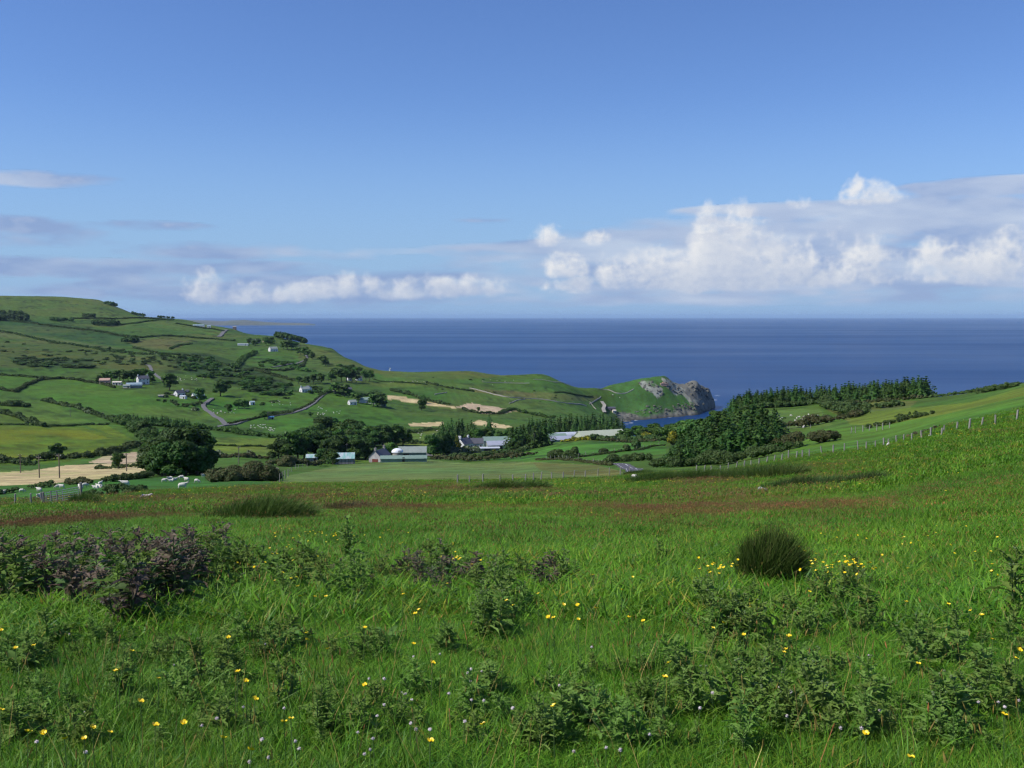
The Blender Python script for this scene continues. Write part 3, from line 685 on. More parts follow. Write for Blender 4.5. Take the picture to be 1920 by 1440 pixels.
# two-tone sheets for corrugated roofs: rust and verdigris in streaks down the slope
m, o = newmat('verdigris_sheet'); p = objco()
mp = X.nt.nodes.new('ShaderNodeMapping'); mp.inputs['Scale'].default_value = (1.6, .35, .35); X.nt.links.new(p, mp.inputs[0])
f = noise(mp.outputs[0], .8, 4, .6).smooth(.40, .62)
principled(mixc(f, (.20, .40, .36), (.46, .50, .53)), .5, .4, o)
M['verdigris'] = m
m, o = newmat('corrugated_wall'); p = objco()
mp = X.nt.nodes.new('ShaderNodeMapping'); mp.inputs['Scale'].default_value = (2.2, 2.2, .12); X.nt.links.new(p, mp.inputs[0])
f = noise(mp.outputs[0], 1.4, 3, .6).smooth(.35, .65)
principled(mixc(f, (.30, .28, .29), (.15, .14, .14)), .7, .3, o)
M['corr'] = m

# ------------------------------------------------------------------ foliage in numpy
_t = (1 + 5 ** .5) / 2
ICO_V = np.array([(-1, _t, 0), (1, _t, 0), (-1, -_t, 0), (1, -_t, 0), (0, -1, _t), (0, 1, _t), (0, -1, -_t), (0, 1, -_t), (_t, 0, -1), (_t, 0, 1), (-_t, 0, -1), (-_t, 0, 1)]) / math.hypot(1, _t)
ICO_F = np.array([(0, 11, 5), (0, 5, 1), (0, 1, 7), (0, 7, 10), (0, 10, 11), (1, 5, 9), (5, 11, 4), (11, 10, 2), (10, 7, 6), (7, 1, 8), (3, 9, 4), (3, 4, 2), (3, 2, 6), (3, 6, 8), (3, 8, 9), (4, 9, 5), (2, 4, 11), (6, 2, 10), (8, 6, 7), (9, 8, 1)])
def unit(n, g=None):
    v = (g or rng).normal(size=(n, 3)); return v / np.linalg.norm(v, axis=1, keepdims=True)
def leaves(pos, nrm, size, aspect=.6):
    """one triangle-pair leaf clump per position, as quads"""
    n = len(pos); t = np.cross(nrm, unit(n)); t /= np.linalg.norm(t, axis=1, keepdims=True) + 1e-9; b_ = np.cross(nrm, t)
    s_ = (size if np.ndim(size) else np.full(n, size))[:, None] * rng.uniform(.6, 1.3, (n, 1))
    a1 = t * s_; b1 = b_ * s_ * aspect
    lift = nrm * s_ * .25
    v = np.stack([pos - a1 - b1 * .4, pos + b1 * .9 - lift, pos + a1 + b1 * .3, pos - b1 * .9 - lift * .5], 1).reshape(-1, 3)
    return v, np.arange(n * 4).reshape(-1, 4)
def blob_foliage(blobs, leaf, cover=1.1, core=.72, spread=.35, maxn=60000):
    """leaf quads over and inside ellipsoid clumps, with a low-poly core behind them -> (verts, quads)"""
    blobs = np.asarray(blobs, float)
    area = 4 * math.pi * (blobs[:, 3] * blobs[:, 4] * blobs[:, 5]) ** (2 / 3.)
    k_ = np.maximum(6, (area * cover / (leaf * leaf * .9)).astype(int))
    if k_.sum() > maxn: k_ = np.maximum(5, (k_ * (maxn / k_.sum())).astype(int))
    idx = np.repeat(np.arange(len(blobs)), k_)
    d = unit(len(idx)); d[:, 2] = np.where(d[:, 2] < -.3, -d[:, 2], d[:, 2])
    rad = rng.uniform(1 - spread, 1.12, (len(idx), 1))
    pos = blobs[idx, :3] + d * blobs[idx, 3:] * rad
    nrm = d + rng.normal(size=d.shape) * .45 + np.array((0, 0, .25)); nrm /= np.linalg.norm(nrm, axis=1, keepdims=True)
    v, f = leaves(pos, nrm, leaf)
    if core:
        n = len(blobs)
        cv = (blobs[:, None, :3] + ICO_V[None] * blobs[:, None, 3:] * core * rng.uniform(.8, 1.12, (n, 12, 1))).reshape(-1, 3)
        cf = (ICO_F[None] + np.arange(n)[:, None, None] * 12).reshape(-1, 3) + len(v)
        cf = np.concatenate([cf, cf[:, 2:3]], 1)
        return np.concatenate([v, cv]), f, cf[:, :3]
    return v, f, None
def fol_mesh(name, blobs, leaf, mat, **kw):
    v, q, t = blob_foliage(blobs, leaf, **kw)
    me = bpy.data.meshes.new(name)
    nq = len(q); ntr = 0 if t is None else len(t)
    me.vertices.add(len(v)); me.vertices.foreach_set('co', v.astype(np.float32).ravel())
    li = q.ravel() if t is None else np.concatenate([q.ravel(), t.ravel()])
    me.loops.add(len(li)); me.loops.foreach_set('vertex_index', li.astype(np.int32))
    me.polygons.add(nq + ntr)
    me.polygons.foreach_set('loop_start', np.concatenate([np.arange(nq) * 4, nq * 4 + np.arange(ntr) * 3]).astype(np.int32))
    me.update(calc_edges=True); me.materials.append(mat)
    return me

# ---- trees: unit height meshes (1 m tall), scaled when placed
def conifer_meshes(seed, detail=1.0, width=.24, bare=.06):
    g = np.random.default_rng(seed); pos, nrm, siz = [], [], []
    tiers = int(15 * detail) + 3
    for i in range(tiers):
        t = i / (tiers - 1); z = bare + (1 - bare) * t ** .95
        rad = width * (1 - t ** 1.5) ** .9 * g.uniform(.78, 1.15) + .012
        nb = max(4, int((11 - 6 * t) * (.6 + .4 * detail)))
        a0 = g.uniform(0, 6.28)
        for b_ in range(nb):
            a = a0 + b_ * 6.283 / nb + g.normal(0, .22); L = rad * g.uniform(.65, 1.2)
            st = max(2, int(7 * detail * L / width + 1))
            for s_ in range(st):
                q = (s_ + .6) / st
                pos.append((math.cos(a) * L * q + g.normal(0, .008), math.sin(a) * L * q + g.normal(0, .008), z - .22 * L * q * q + .05 * L + g.normal(0, .006)))
                nn = np.array((math.cos(a) * .5, math.sin(a) * .5, .8)) + g.normal(size=3) * .45
                nrm.append(nn / np.linalg.norm(nn)); siz.append((.052 * (1.1 - .45 * t)) / (.55 + .45 * detail))
    v, f = leaves(np.array(pos), np.array(nrm), np.array(siz), .75)
    # spiky top
    core = MB(); core.tube([(0, 0, bare * .8), (0, 0, .35), (0, 0, .9)], [width * .50, width * .36, .01], 7)
    cv = np.array(core.v); cf = core.f
    allv = np.concatenate([v, cv]); fs = [tuple(q) for q in f] + [tuple(i + len(v) for i in q) for q in cf]
    crown = mesh('crown', allv, fs, M['conifer'])
    tr = MB().tube([(0, 0, -.03), (0, 0, .3), (.003, 0, .94)], [.020, .015, .003], 6).me('trunk', M['bark'])
    return tr, crown
def broad_meshes(seed, leaf=.075, wide=.42, mat='broad', low=.16, nbl=16):
    g = np.random.default_rng(seed); bl = []
    tr = MB(); tr.tube([(0, 0, -.03), (.01, 0, .15), (.0, .01, .38)], [.035, .027, .018], 7)
    for i in range(nbl):
        t = g.uniform(0, 1); a = g.uniform(0, 6.28)
        zz = low + .08 + (.80 - low) * t; rr_ = wide * math.sqrt(max(.05, 1 - ((t - .38) / .68) ** 2)) * g.uniform(.25, .85)
        s_ = g.uniform(.11, .19)
        p_ = (math.cos(a) * rr_, math.sin(a) * rr_, min(zz, .92 - s_ * .6)); bl.append((*p_, s_ * 1.1, s_ * 1.1, s_ * .85))
        if i % 2 == 0:
            tr.tube([(0, 0, .18 + .15 * t), (p_[0] * .5, p_[1] * .5, .25 + .35 * t), (p_[0] * .9, p_[1] * .9, p_[2])], [.014, .009, .004], 5)
    bl.append((0, 0, .5, wide * .55, wide * .55, .3))
    crown = fol_mesh('crown', bl, leaf, M[mat], cover=.95, spread=.4)
    return tr.me('trunk', M['bark']), crown
CON = [conifer_meshes(s_, 1.0, w_) for s_, w_ in ((1, .30), (2, .36), (3, .33), (4, .40))]
CONL = [conifer_meshes(s_, .55, w_) for s_, w_ in ((11, .33), (12, .40), (13, .36))]
BRO = [broad_meshes(s_, .062, w_) for s_, w_ in ((21, .42), (22, .48), (23, .38), (24, .52))]
BROL = [broad_meshes(s_, .12, w_, nbl=9) for s_, w_ in ((31, .45), (32, .52))]
SHEL = [broad_meshes(s_, .045, w_, 'conifer', .05, 22) for s_, w_ in ((41, .42), (42, .48), (43, .40))]      # dense wind-clipped evergreens
def put_tree(kindset, i, loc, h, label, cat, group=None, name='tree', wsc=1.0):
    tr, cr = kindset[i % len(kindset)]
    e_ = empty(name, loc, random.uniform(0, 6.28), (h * wsc, h * wsc, h))
    tag(e_, label, cat, group)
    link(bpy.data.objects.new('trunk', tr), e_); link(bpy.data.objects.new('crown', cr), e_)
    return e_
def row(kindset, n, px0, px1, r0, r1, h0, h1, label, group, name='conifer_tree', jr=.03, wsc=1.0, cat='tree'):
    for i in range(n):
        t = (i + random.uniform(.1, .9)) / n
        px = px0 + (px1 - px0) * t; r = (r0 + (r1 - r0) * t) * (1 + random.uniform(-jr, jr))
        put_tree(kindset, random.randrange(99), on(px, r), random.uniform(h0, h1), label, cat, group, name, wsc * random.uniform(.85, 1.2))

# ---- bushes and hedges (each one mesh of leaf clumps with woody stems)
def bush(px, r, w, h, mat, label, name='bush', cat='bush', group=None, py=None, depth=None, dens=1.0, leafk=1.0):
    c = at(px, py) if py else on(px, r)
    rr_ = math.hypot(c.x, c.y); leaf = max(.10, rr_ * .0011) * leafk
    n = max(4, int(w * max(h, 1) * 1.4)); n = min(n, 46); bl = []
    for i in range(n):
        a = random.uniform(0, 6.28); q = math.sqrt(random.uniform(0, 1)); s_ = random.uniform(.22, .36) * min(h, w)
        x, y = math.cos(a) * q * (w / 2 - s_ * .6), math.sin(a) * q * ((depth or w) / 2 - s_ * .6)
        gz = float(zt(c.x + x, c.y + y)) - c.z
        top_ = h * (1 - .45 * q * q) * random.uniform(.72, 1.06)
        bl.append((x, y, gz + max(s_ * .55, random.uniform(.35, 1) * (top_ - s_)), s_ * 1.15, s_ * 1.15, s_))
    e_ = empty(name, c); tag(e_, label, cat, group)
    st = MB()
    for b_ in bl[::3]: st.tube([(b_[0] * .4, b_[1] * .4, -.25), (b_[0] * .8, b_[1] * .8, b_[2] * .5), b_[:3]], [.05 * h * .6, .035 * h * .5, .015 * h * .5], 5)
    link(bpy.data.objects.new('stem', st.me('stem', M['bark'])), e_)
    link(bpy.data.objects.new('foliage', fol_mesh('foliage', bl, leaf, M[mat], cover=dens)), e_)
    return e_
def pline(pix, step):
    """pixel polyline -> points on the ground about step metres apart"""
    pts = [at(*q) if q[1] > 560 or len(q) == 2 else at(*q) for q in pix]
    out = []
    for a, b_ in zip(pts[:-1], pts[1:]):
        L = math.hypot(b_.x - a.x, b_.y - a.y); n = max(1, int(L / step))
        for i in range(n):
            t = i / n; x, y = a.x + (b_.x - a.x) * t, a.y + (b_.y - a.y) * t
            out.append(Vector((x, y, float(zt(x, y)))))
    out.append(pts[-1]); return out
def pline_r(prs, step):
    pts = [on(*q) for q in prs]; out = []
    for a, b_ in zip(pts[:-1], pts[1:]):
        L = math.hypot(b_.x - a.x, b_.y - a.y); n = max(1, int(L / step))
        for i in range(n):
            t = i / n; x, y = a.x + (b_.x - a.x) * t, a.y + (b_.y - a.y) * t
            out.append(Vector((x, y, float(zt(x, y)))))
    out.append(pts[-1]); return out
def hedge(pix, h, mat, label, w=None, gap=.0, name='hedge', group=None, byr=False, cat='hedge', var=.3, leafk=1.0):
    h *= .86; w = w or h * .9
    if pix[0][0] == 0: pix = [(-190, pix[0][1] + (-4 if not byr else 0))] + list(pix)
    pts = pline_r(pix, h * .55) if byr else pline(pix, h * .55)
    c = pts[len(pts) // 2]; rr_ = math.hypot(c.x, c.y); leaf = max(.10, rr_ * .0011) * leafk
    bl = []
    for i, p_ in enumerate(pts):
        if random.random() < gap: continue
        hv = h * (1 + var * math.sin(i * .37 + pix[0][0]) * random.uniform(.4, 1)) * random.uniform(1 - var, 1 + var * .6)
        for _ in range(2):
            s_ = hv * random.uniform(.36, .52)
            bl.append((p_.x - c.x + random.uniform(-.35, .35) * w, p_.y - c.y + random.uniform(-.35, .35) * w, p_.z - c.z + hv * random.uniform(.35, .58), s_ * 1.1, s_ * 1.1, s_ * .95))
    if not bl: return
    e_ = empty(name, c); tag(e_, label, cat, group)
    st = MB()
    for b_ in bl[::6]: st.tube([(b_[0], b_[1], b_[2] - h * .75), (b_[0] + .1, b_[1], b_[2])], [.06, .03], 4)
    link(bpy.data.objects.new('stem', st.me('stem', M['bark'])), e_)
    link(bpy.data.objects.new('foliage', fol_mesh('foliage', bl, leaf, M[mat], cover=.9, maxn=16000)), e_)
    return e_

# ------------------------------------------------------------------ roads, lanes, tracks
def ribbon(name, pts, width, mat, lift, label=None, parent=None, kind='structure'):
    v, f = [], []
    for i, p_ in enumerate(pts):
        t = (pts[min(i + 1, len(pts) - 1)] - pts[max(i - 1, 0)]); t.z = 0; t.normalize(); s_ = Vector((t.y, -t.x, 0)) * width / 2
        a, b_ = p_ - s_, p_ + s_
        za, zb = float(zt(a.x, a.y)), float(zt(b_.x, b_.y)); zz = (max(za, zb, p_.z) if lift > .2 else p_.z) + lift
        v += [(a.x, a.y, min(za, zb) - 1.0), (a.x, a.y, zz - .02), (p_.x, p_.y, zz), (b_.x, b_.y, zz - .02), (b_.x, b_.y, min(za, zb) - 1.0)]
        if i: k_ = (i - 1) * 5; f += [(k_ + j, k_ + j + 1, k_ + j + 6, k_ + j + 5) for j in range(4)]
    o_ = obj(name, mesh(name, v, f, mat), parent)
    if kind and not parent: o_['kind'] = kind
    return o_, v
def smooth_pts(pts, step=4.0):
    P = np.array([tuple(p_) for p_ in pts]); s_ = np.concatenate([[0], np.cumsum(np.hypot(*np.diff(P[:, :2], axis=0).T))])
    q = np.arange(0, s_[-1], step); xy = pchip(s_, P[:, :2], q)
    return [Vector((a, b_, float(zt(a, b_)))) for a, b_ in xy]
road_pts = smooth_pts([on(1199, 156), on(1195, 172), on(1189, 190), on(1180, 208), on(1166, 226), on(1140, 245)], 3.0)
road, rv = ribbon('road', road_pts, 3.9, M['asphalt'], .10)
road['label'] = 'grey tarmac road curving away below the fenced meadow'
def road_line(off, dash, gapl, w, lift, nm):
    """painted line on the road at a sideways offset"""
    i = 0; acc = 0.0
    while i < len(road_pts) - 2:
        n = max(1, int(dash / 3)); seg = list(range(i, min(i + n + 1, len(road_pts))))
        v, f = [], []
        for k_, j in enumerate(seg):
            t = road_pts[min(j + 1, len(road_pts) - 1)] - road_pts[max(j - 1, 0)]; t.z = 0; t.normalize(); s_ = Vector((t.y, -t.x, 0))
            p_ = Vector(rv[j * 5 + 2]) + s_ * off; zz = rv[j * 5 + 2][2] + lift - .02 * abs(off) / 2.8
            v += [tuple(p_ - s_ * w / 2)[:2] + (zz,), tuple(p_ + s_ * w / 2)[:2] + (zz,)]
            if k_: f.append((2 * k_ - 2, 2 * k_ - 1, 2 * k_ + 1, 2 * k_))
        if f: obj(nm, mesh(nm, v, f, M['paint']), road)
        i += n + max(0, int(gapl / 3)) if gapl else n
road_line(0, 6, 3, .20, .012, 'centre_line')
road_line(-1.75, 60, 0, .06, .012, 'edge_line'); road_line(1.75, 60, 0, .09, .012, 'edge_line')
def lane(pix, w, mat, lift, label, name='lane'):
    o_, _ = ribbon(name, smooth_pts([at(*q) for q in pix], 9.0), w, M[mat], lift); o_['label'] = label
lane([(428, 798), (408, 784), (385, 768), (381, 760), (392, 752), (398, 748), (388, 744)], 3.5, 'lane', .45, 'grey lane dropping from the pasture houses to the junction')
lane([(400, 803), (428, 797), (470, 786), (520, 779), (560, 771), (582, 760), (598, 747), (612, 737), (640, 733)], 3.5, 'lane', .45, 'grey lane climbing right between the sheep fields')
lane([(322, 742), (345, 737), (352, 730)], 3.5, 'lane', .45, 'short grey lane beside the white cottage')
lane([(268, 682), (281, 688), (285, 697), (298, 708), (316, 724)], 3.5, 'lane', .5, 'grey lane running uphill past the white farmhouse')
lane([(574, 666), (575, 672), (566, 678), (545, 683), (510, 689)], 3.5, 'lane', .6, 'far lane bending below the hilltop hamlet')
lane([(410, 632), (418, 624), (425, 618)], 8.0, 'lane', .6, 'far lane crossing the left ridge')
lane([(1128, 755), (1133, 760), (1131, 768), (1134, 775)], 5.0, 'track', .5, 'pale stony track winding down to the harbour', 'track')
lane([(805, 856), (790, 850), (770, 846), (740, 846)], 4.5, 'lane', .3, 'short farmyard lane behind the long green shed')

# ------------------------------------------------------------------ buildings
def pitched(w, d, h, rh, over=.25, t=.14, hip=0.0):
    """gable walls (ridge along x) and a roof slab as separate MBs"""
    wl = MB()
    wl.add([(-w / 2, -d / 2, -1.2), (w / 2, -d / 2, -1.2), (w / 2, d / 2, -1.2), (-w / 2, d / 2, -1.2), (-w / 2, -d / 2, h), (w / 2, -d / 2, h), (w / 2, d / 2, h), (-w / 2, d / 2, h), (-w / 2, 0, h + rh), (w / 2, 0, h + rh)],
           [(0, 1, 5, 4), (1, 2, 6, 9, 5), (2, 3, 7, 6), (3, 0, 4, 8, 7)])
    rf = MB(); ex = w / 2 + over; sl_ = rh / (d / 2); ey = d / 2 + over; ez = h - over * sl_
    for s_ in (-1, 1):
        a = [(-ex, s_ * ey, ez + .03), (ex, s_ * ey, ez + .03), (ex, 0, h + rh + .03), (-ex, 0, h + rh + .03)]
        b_ = [(x, y, z + t) for x, y, z in a]
        rf.add(a + b_, [(0, 1, 2, 3), (4, 7, 6, 5), (0, 4, 5, 1), (1, 5, 6, 2), (3, 2, 6, 7), (0, 3, 7, 4)])
    return wl, rf
def window(e_, x, y, z, w, h, axis, sgn, frame=M['white']):
    """a window on the wall plane y = const (axis 'y') or x = const (axis 'x')"""
    fr, gl = MB(), MB(); o_ = .05 * sgn; g_ = .075 * sgn
    def bx(mb, u0, u1, z0, z1, o0, o1):
        lo, hi = min(o0, o1), max(o0, o1)
        if axis == 'y': mb.box(x + u0, x + u1, y + lo, y + hi, z + z0, z + z1)
        else: mb.box(x + lo, x + hi, y + u0, y + u1, z + z0, z + z1)
    b_ = .09
    bx(fr, -w / 2 - b_, w / 2 + b_, -b_, 0, 0, .12 * sgn); bx(fr, -w / 2 - b_, w / 2 + b_, h, h + b_, 0, .10 * sgn)
    bx(fr, -w / 2 - b_, -w / 2, 0, h, 0, .10 * sgn); bx(fr, w / 2, w / 2 + b_, 0, h, 0, .10 * sgn); bx(fr, -.03, .03, 0, h, 0, .09 * sgn)
    bx(gl, -w / 2, w / 2, 0, h, .004 * sgn, .035 * sgn)
    f_ = link(bpy.data.objects.new('window', fr.me('window', frame)), e_)
    link(bpy.data.objects.new('pane', gl.me('pane', M['glass'])), f_)
def building(name, loc, rz, w, d, h, rh, wall, roof, label, cat='house', chim=(), wins=True, door=True, doormat='dark', group=None, gable_win=False, over=.25, chimat=None, nwin=None, bigdoor=None):
    e_ = empty(name, loc, rz); tag(e_, label, cat, group)
    wl, rf = pitched(w, d, h, rh, over)
    link(bpy.data.objects.new('wall', wl.me('wall', M[wall])), e_)
    ro = link(bpy.data.objects.new('roof', rf.me('roof', M[roof])), e_)
    for cx_ in chim:
        c_ = MB().box(cx_ - .5, cx_ + .5, -.38, .38, h + rh - .55, h + rh + .95); c_.box(cx_ - .58, cx_ + .58, -.46, .46, h + rh + .952, h + rh + 1.1)
        for q in (-.25, .25): c_.tube([(cx_ + q, 0, h + rh + 1.1), (cx_ + q, 0, h + rh + 1.5)], .14, 6)
        link(bpy.data.objects.new('chimney', c_.me('chimney', M[chimat or wall])), ro)
    if wins:
        st = 2 if h > 4 else 1; n = nwin or max(2, int(w / 2.6))
        for s_ in (-1, 1):
            for l_ in range(st):
                for i in range(n):
                    xx = -w / 2 + w * (i + .5) / n
                    if door and l_ == 0 and i == n // 2 and s_ < 0: continue
                    window(e_, xx, s_ * d / 2, 1.0 + 2.6 * l_, .95, 1.2, 'y', s_)
        if gable_win:
            for s_ in (-1, 1):
                for l_ in range(st): window(e_, s_ * w / 2, 0, 1.0 + 2.6 * l_, .9, 1.1, 'x', s_)
    if door:
        xx = (-w / 2 + w * ((nwin or max(2, int(w / 2.6))) // 2 + .5) / (nwin or max(2, int(w / 2.6))))
        db = MB().box(xx - .48, xx + .48, -d / 2 - .07, -d / 2 - .003, 0, 2.05); dr = link(bpy.data.objects.new('door', db.me('door', M[doormat])), e_)
        link(bpy.data.objects.new('handle', MB().box(xx + .3, xx + .38, -d / 2 - .12, -d / 2 - .07, .95, 1.05).me('handle', M['galv'])), dr)
    if bigdoor:
        ax, pos_, ww, hh_ = bigdoor
        mb = MB()
        if ax == 'x-': mb.box(-w / 2 - .08, -w / 2 - .003, pos_ - ww / 2, pos_ + ww / 2, -.2, hh_)
        else: mb.box(pos_ - ww / 2, pos_ + ww / 2, -d / 2 - .08, -d / 2 - .003, -.2, hh_)
        link(bpy.data.objects.new('barn_door', mb.me('barn_door', M[doormat])), e_)
    return e_
def arch_barn(name, loc, rz, w, L, h, roof, wall, label):
    """round-roofed barn, its vault running along x"""
    e_ = empty(name, loc, rz); tag(e_, label, 'barn')
    n = 12; prof = [(w / 2 * math.cos(math.pi * i / n), h * .45 + (h * .55) * math.sin(math.pi * i / n)) for i in range(n + 1)]
    rf = MB(); v, f = [], []
    for x in (-L / 2 - .2, L / 2 + .2):
        v += [(x, y, z) for y, z in prof] + [(x, y * .97, z - .12) for y, z in prof]
    k_ = 2 * (n + 1)
    for i in range(n):
        f += [(i, i + 1, k_ + i + 1, k_ + i), (n + 1 + i, k_ + n + 1 + i, k_ + n + 2 + i, n + 2 + i), (i, n + 1 + i, n + 2 + i, i + 1), (k_ + i, k_ + i + 1, k_ + n + 2 + i, k_ + n + 1 + i)]
    rf.add(v, f); link(bpy.data.objects.new('roof', rf.me('roof', M[roof])), e_)
    wl = MB()
    for s_ in (-1, 1): wl.box(-L / 2, L / 2, s_ * w / 2 - .1, s_ * w / 2 + .0 if s_ > 0 else s_ * w / 2 + .1, -1, h * .45)
    for x in (-L / 2, L / 2 - .12):
        wl.add([(x, y * .98, z) for y, z in prof] + [(x, -w / 2 * .98, -1), (x, w / 2 * .98, -1)], [tuple(range(n + 3))])
    link(bpy.data.objects.new('wall', wl.me('wall', M[wall])), e_)
    link(bpy.data.objects.new('barn_door', MB().box(-L / 2 - .1, -L / 2 - .02, -w * .2, w * .2, 0, h * .55).me('barn_door', M['dark'])), e_)
    return e_
# heading that turns a building's gable (x axis) so that +x points right in the picture
# -- near farm below the meadow
building('corrugated_barn', on(645, 395), R(6), 7.6, 5.0, 2.6, 1.9, 'corr', 'verdigris', 'weathered barn of rusty grey sheets with blotchy verdigris roof', 'barn', wins=False, door=False, bigdoor=('x-', 0, 2.4, 2.2))
building('small_shed', on(584, 402), R(5), 4.6, 3.6, 2.0, 1.1, 'corr', 'verdigris', 'little sheet-metal shed half hidden in trees with verdigris roof', 'shed', wins=False, bigdoor=None, door=True, doormat='dark', nwin=2)
building('old_farmhouse', on(711, 408), R(72), 9.5, 5.4, 2.7, 2.5, 'dirtywhite', 'slate', 'old farmhouse with stained white gable, slate roof and two stone chimneys', 'house', chim=(-4.2, 4.2), chimat='stone', bigdoor=('x-', -.1, 2.6, 1.9), doormat='red')
building('long_shed', on(756, 398), R(4), 18.5, 4.2, 1.5, .95, 'greenroof', 'greenroof', 'long low shed with pale green sheet roof beside old farmhouse', 'shed', wins=False, doormat='dark', nwin=5)
building('field_barn', on(772, 440), R(3), 12.6, 6.5, 3.0, 2.2, 'greyroof', 'greyroof', 'grey barn with ribbed fibre-cement roof behind the long green shed', 'barn', wins=False, door=False, bigdoor=('y-', -2.5, 2.6, 2.4), doormat='dark')
# white domed tank between the two sheds
c = on(744, 420); e_ = tag(empty('domed_tank', c), 'shiny white dome rising behind the long green shed', 'tank')
mb = MB(); v, f = [], []
for i in range(9):
    a = math.pi / 2 * i / 8
    for q in range(18): v.append((2.6 * math.cos(a) * math.cos(q * math.pi / 9), 2.1 * math.cos(a) * math.sin(q * math.pi / 9), 3.1 + 1.75 * math.sin(a)))
f = [(i * 18 + q, i * 18 + (q + 1) % 18, (i + 1) * 18 + (q + 1) % 18, (i + 1) * 18 + q) for i in range(8) for q in range(18)]
mb.add(v, f); link(bpy.data.objects.new('dome', mb.me('dome', mat_plain('white_plastic', (.80, .82, .84), (.74, .76, .78), 1, .35, .5), True)), e_)
link(bpy.data.objects.new('base', MB().tube([(0, 0, -1), (0, 0, 3.12)], [2.05, 2.05], 16).me('base', M['stone'])), e_)
link(bpy.data.objects.new('hatch', MB().box(.6, 1.5, -2.3, -1.4, 3.2, 4.1).me('hatch', M['galv'])), e_)
# -- cottage and sheds in the middle
building('cottage_wing', on(882, 548), R(4), 14.0, 5.6, 3.0, 2.6, 'white', 'slate', 'long slate-roofed cottage with white walls behind flowering bushes', 'house', chim=(-6.4,))
building('gabled_cottage', on(870, 540), R(58), 8.5, 6.0, 3.1, 3.0, 'white', 'slate', 'gabled front of slate-roofed cottage with white bargeboards and chimney', 'house', chim=(-3.6, 3.8), gable_win=True)
def shed(name, px, r, rz, w, d, h, rh, wall, roof, label, **kw):
    return building(name, on(px, r), rz, w, d, h, rh, wall, roof, label, 'shed', wins=False, door=False, bigdoor=('y-', 0, min(3.2, w * .3), h * .8), **kw)
shed('green_roofed_shed', 940, 580, R(8), 22, 9, 3.4, 1.9, 'greyroof', 'greenroof', 'green-roofed farm shed just right of the slate cottage')
shed('lilac_roofed_shed', 934, 545, R(12), 13, 8, 2.4, 2.0, 'greyroof', 'lilac', 'grey-roofed farm shed in front of green-roofed shed')
shed('flat_shed', 913, 520, R(6), 13, 4, 1.7, .5, 'stone', 'shiny', 'low bright-roofed lean-to shed behind the farm hedge')
shed('sheep_house', 1020, 570, R(14), 26, 10, 3.2, 2.3, 'greyroof', 'greenroof', 'long dark green-roofed sheep shed behind conifers')
shed('wide_shed', 1030, 545, R(16), 25, 9, 2.2, 1.6, 'greyroof', 'lilac', 'wide grey-roofed shed beside the yellow gorse hedge')
arch_barn('round_roofed_shed', on(1068, 580), R(20), 8, 17, 4.2, 'shiny', 'corr', 'shiny round-roofed shed beyond wide grey shed')
shed('pale_green_barn', 1126, 520, R(24), 26, 9, 2.8, 2.6, 'palegreen', 'palegreen', 'big pale green roofed barn in front of dark conifers')
# -- houses on the left hillside
building('white_farmhouse', on(268, 985), R(38), 10, 6.5, 5.2, 2.6, 'white', 'slate', 'two-storey white farmhouse by the uphill lane', 'house', chim=(-4.4, 4.4), gable_win=True, nwin=3)
arch_barn('blue_barn', on(251, 955), R(28), 9, 13, 5.0, 'blueroof', 'corr', 'blue-grey round-roofed barn below the white farmhouse')
building('pink_outbuilding', on(197, 985), R(8), 9, 6, 3.6, 1.8, 'pink', 'pink', 'reddish stone outbuilding at left end of the farm', 'house', wins=True, nwin=2)
building('cream_outbuilding', on(220, 980), R(5), 8, 4.5, 2.6, .9, 'cream', 'cream', 'low cream outbuilding between red outbuilding and white farmhouse', 'house', nwin=3)
building('stone_hut', on(238, 950), R(5), 6, 4, 2.2, .8, 'cream', 'greyroof', 'small pale hut left of the blue-grey barn', 'shed', wins=False, nwin=2)
building('white_cottage', on(336, 900), R(55), 8.0, 5.4, 3.0, 2.3, 'white', 'slate', 'small white cottage with slate roof right of a round dark tree', 'house', chim=(3.4,), gable_win=True, nwin=2)
building('white_lean_to', on(343, 885), R(-15), 5.5, 3.0, 2.0, .6, 'white', 'shiny', 'low white lean-to in front of small slate cottage', 'shed', wins=False, nwin=2)
building('ruined_hut', on(303, 880), R(20), 6, 4, 1.6, .5, 'stone', 'stone', 'ruined stone hut below the white farmhouse', 'shed', wins=False, nwin=2)
building('long_cottage', on(371, 900), R(40), 10, 4.6, 2.6, 1.8, 'white', 'greenroof', 'white gabled long cottage with dark green roof', 'house', nwin=3)
building('white_hut', on(472, 880), R(30), 4.0, 3.2, 2.4, .9, 'white', 'blueroof', 'tiny white hut alone in the sheep pasture', 'shed', wins=False, nwin=2)
building('blue_shelter', on(507, 745), R(12), 4.2, 2.6, 1.6, .5, 'corr', 'blue', 'small blue-roofed shelter beside the climbing lane', 'shed', wins=False, nwin=2)
building('white_house', on(571, 1010), R(40), 9, 6, 3.4, 2.2, 'white', 'greyroof', 'white house with porch wing amid scrub beyond the sheep field', 'house', chim=(-3.8,), nwin=3, gable_win=True)
building('white_annexe', on(578, 1022), R(-50), 6, 5, 3.2, 2.0, 'white', 'slate', 'white annexe joined to the house amid scrub', 'house', nwin=2)
building('white_bungalow', on(660, 925), R(35), 7.0, 5.0, 2.8, 1.8, 'white', 'greyroof', 'white bungalow left of the green sheds and dark trees', 'house', nwin=2, gable_win=True)
building('green_shed', on(688, 955), R(8), 15, 8, 3.4, 1.8, 'white', 'greenroof', 'dark green farm shed between white bungalow and dark trees', 'shed', wins=False, nwin=3)
building('green_shed', on(716, 945), R(8), 8, 6, 3.0, 1.5, 'greenroof', 'greenroof', 'small dark green shed at end of the straw strip', 'shed', wins=False, nwin=2)
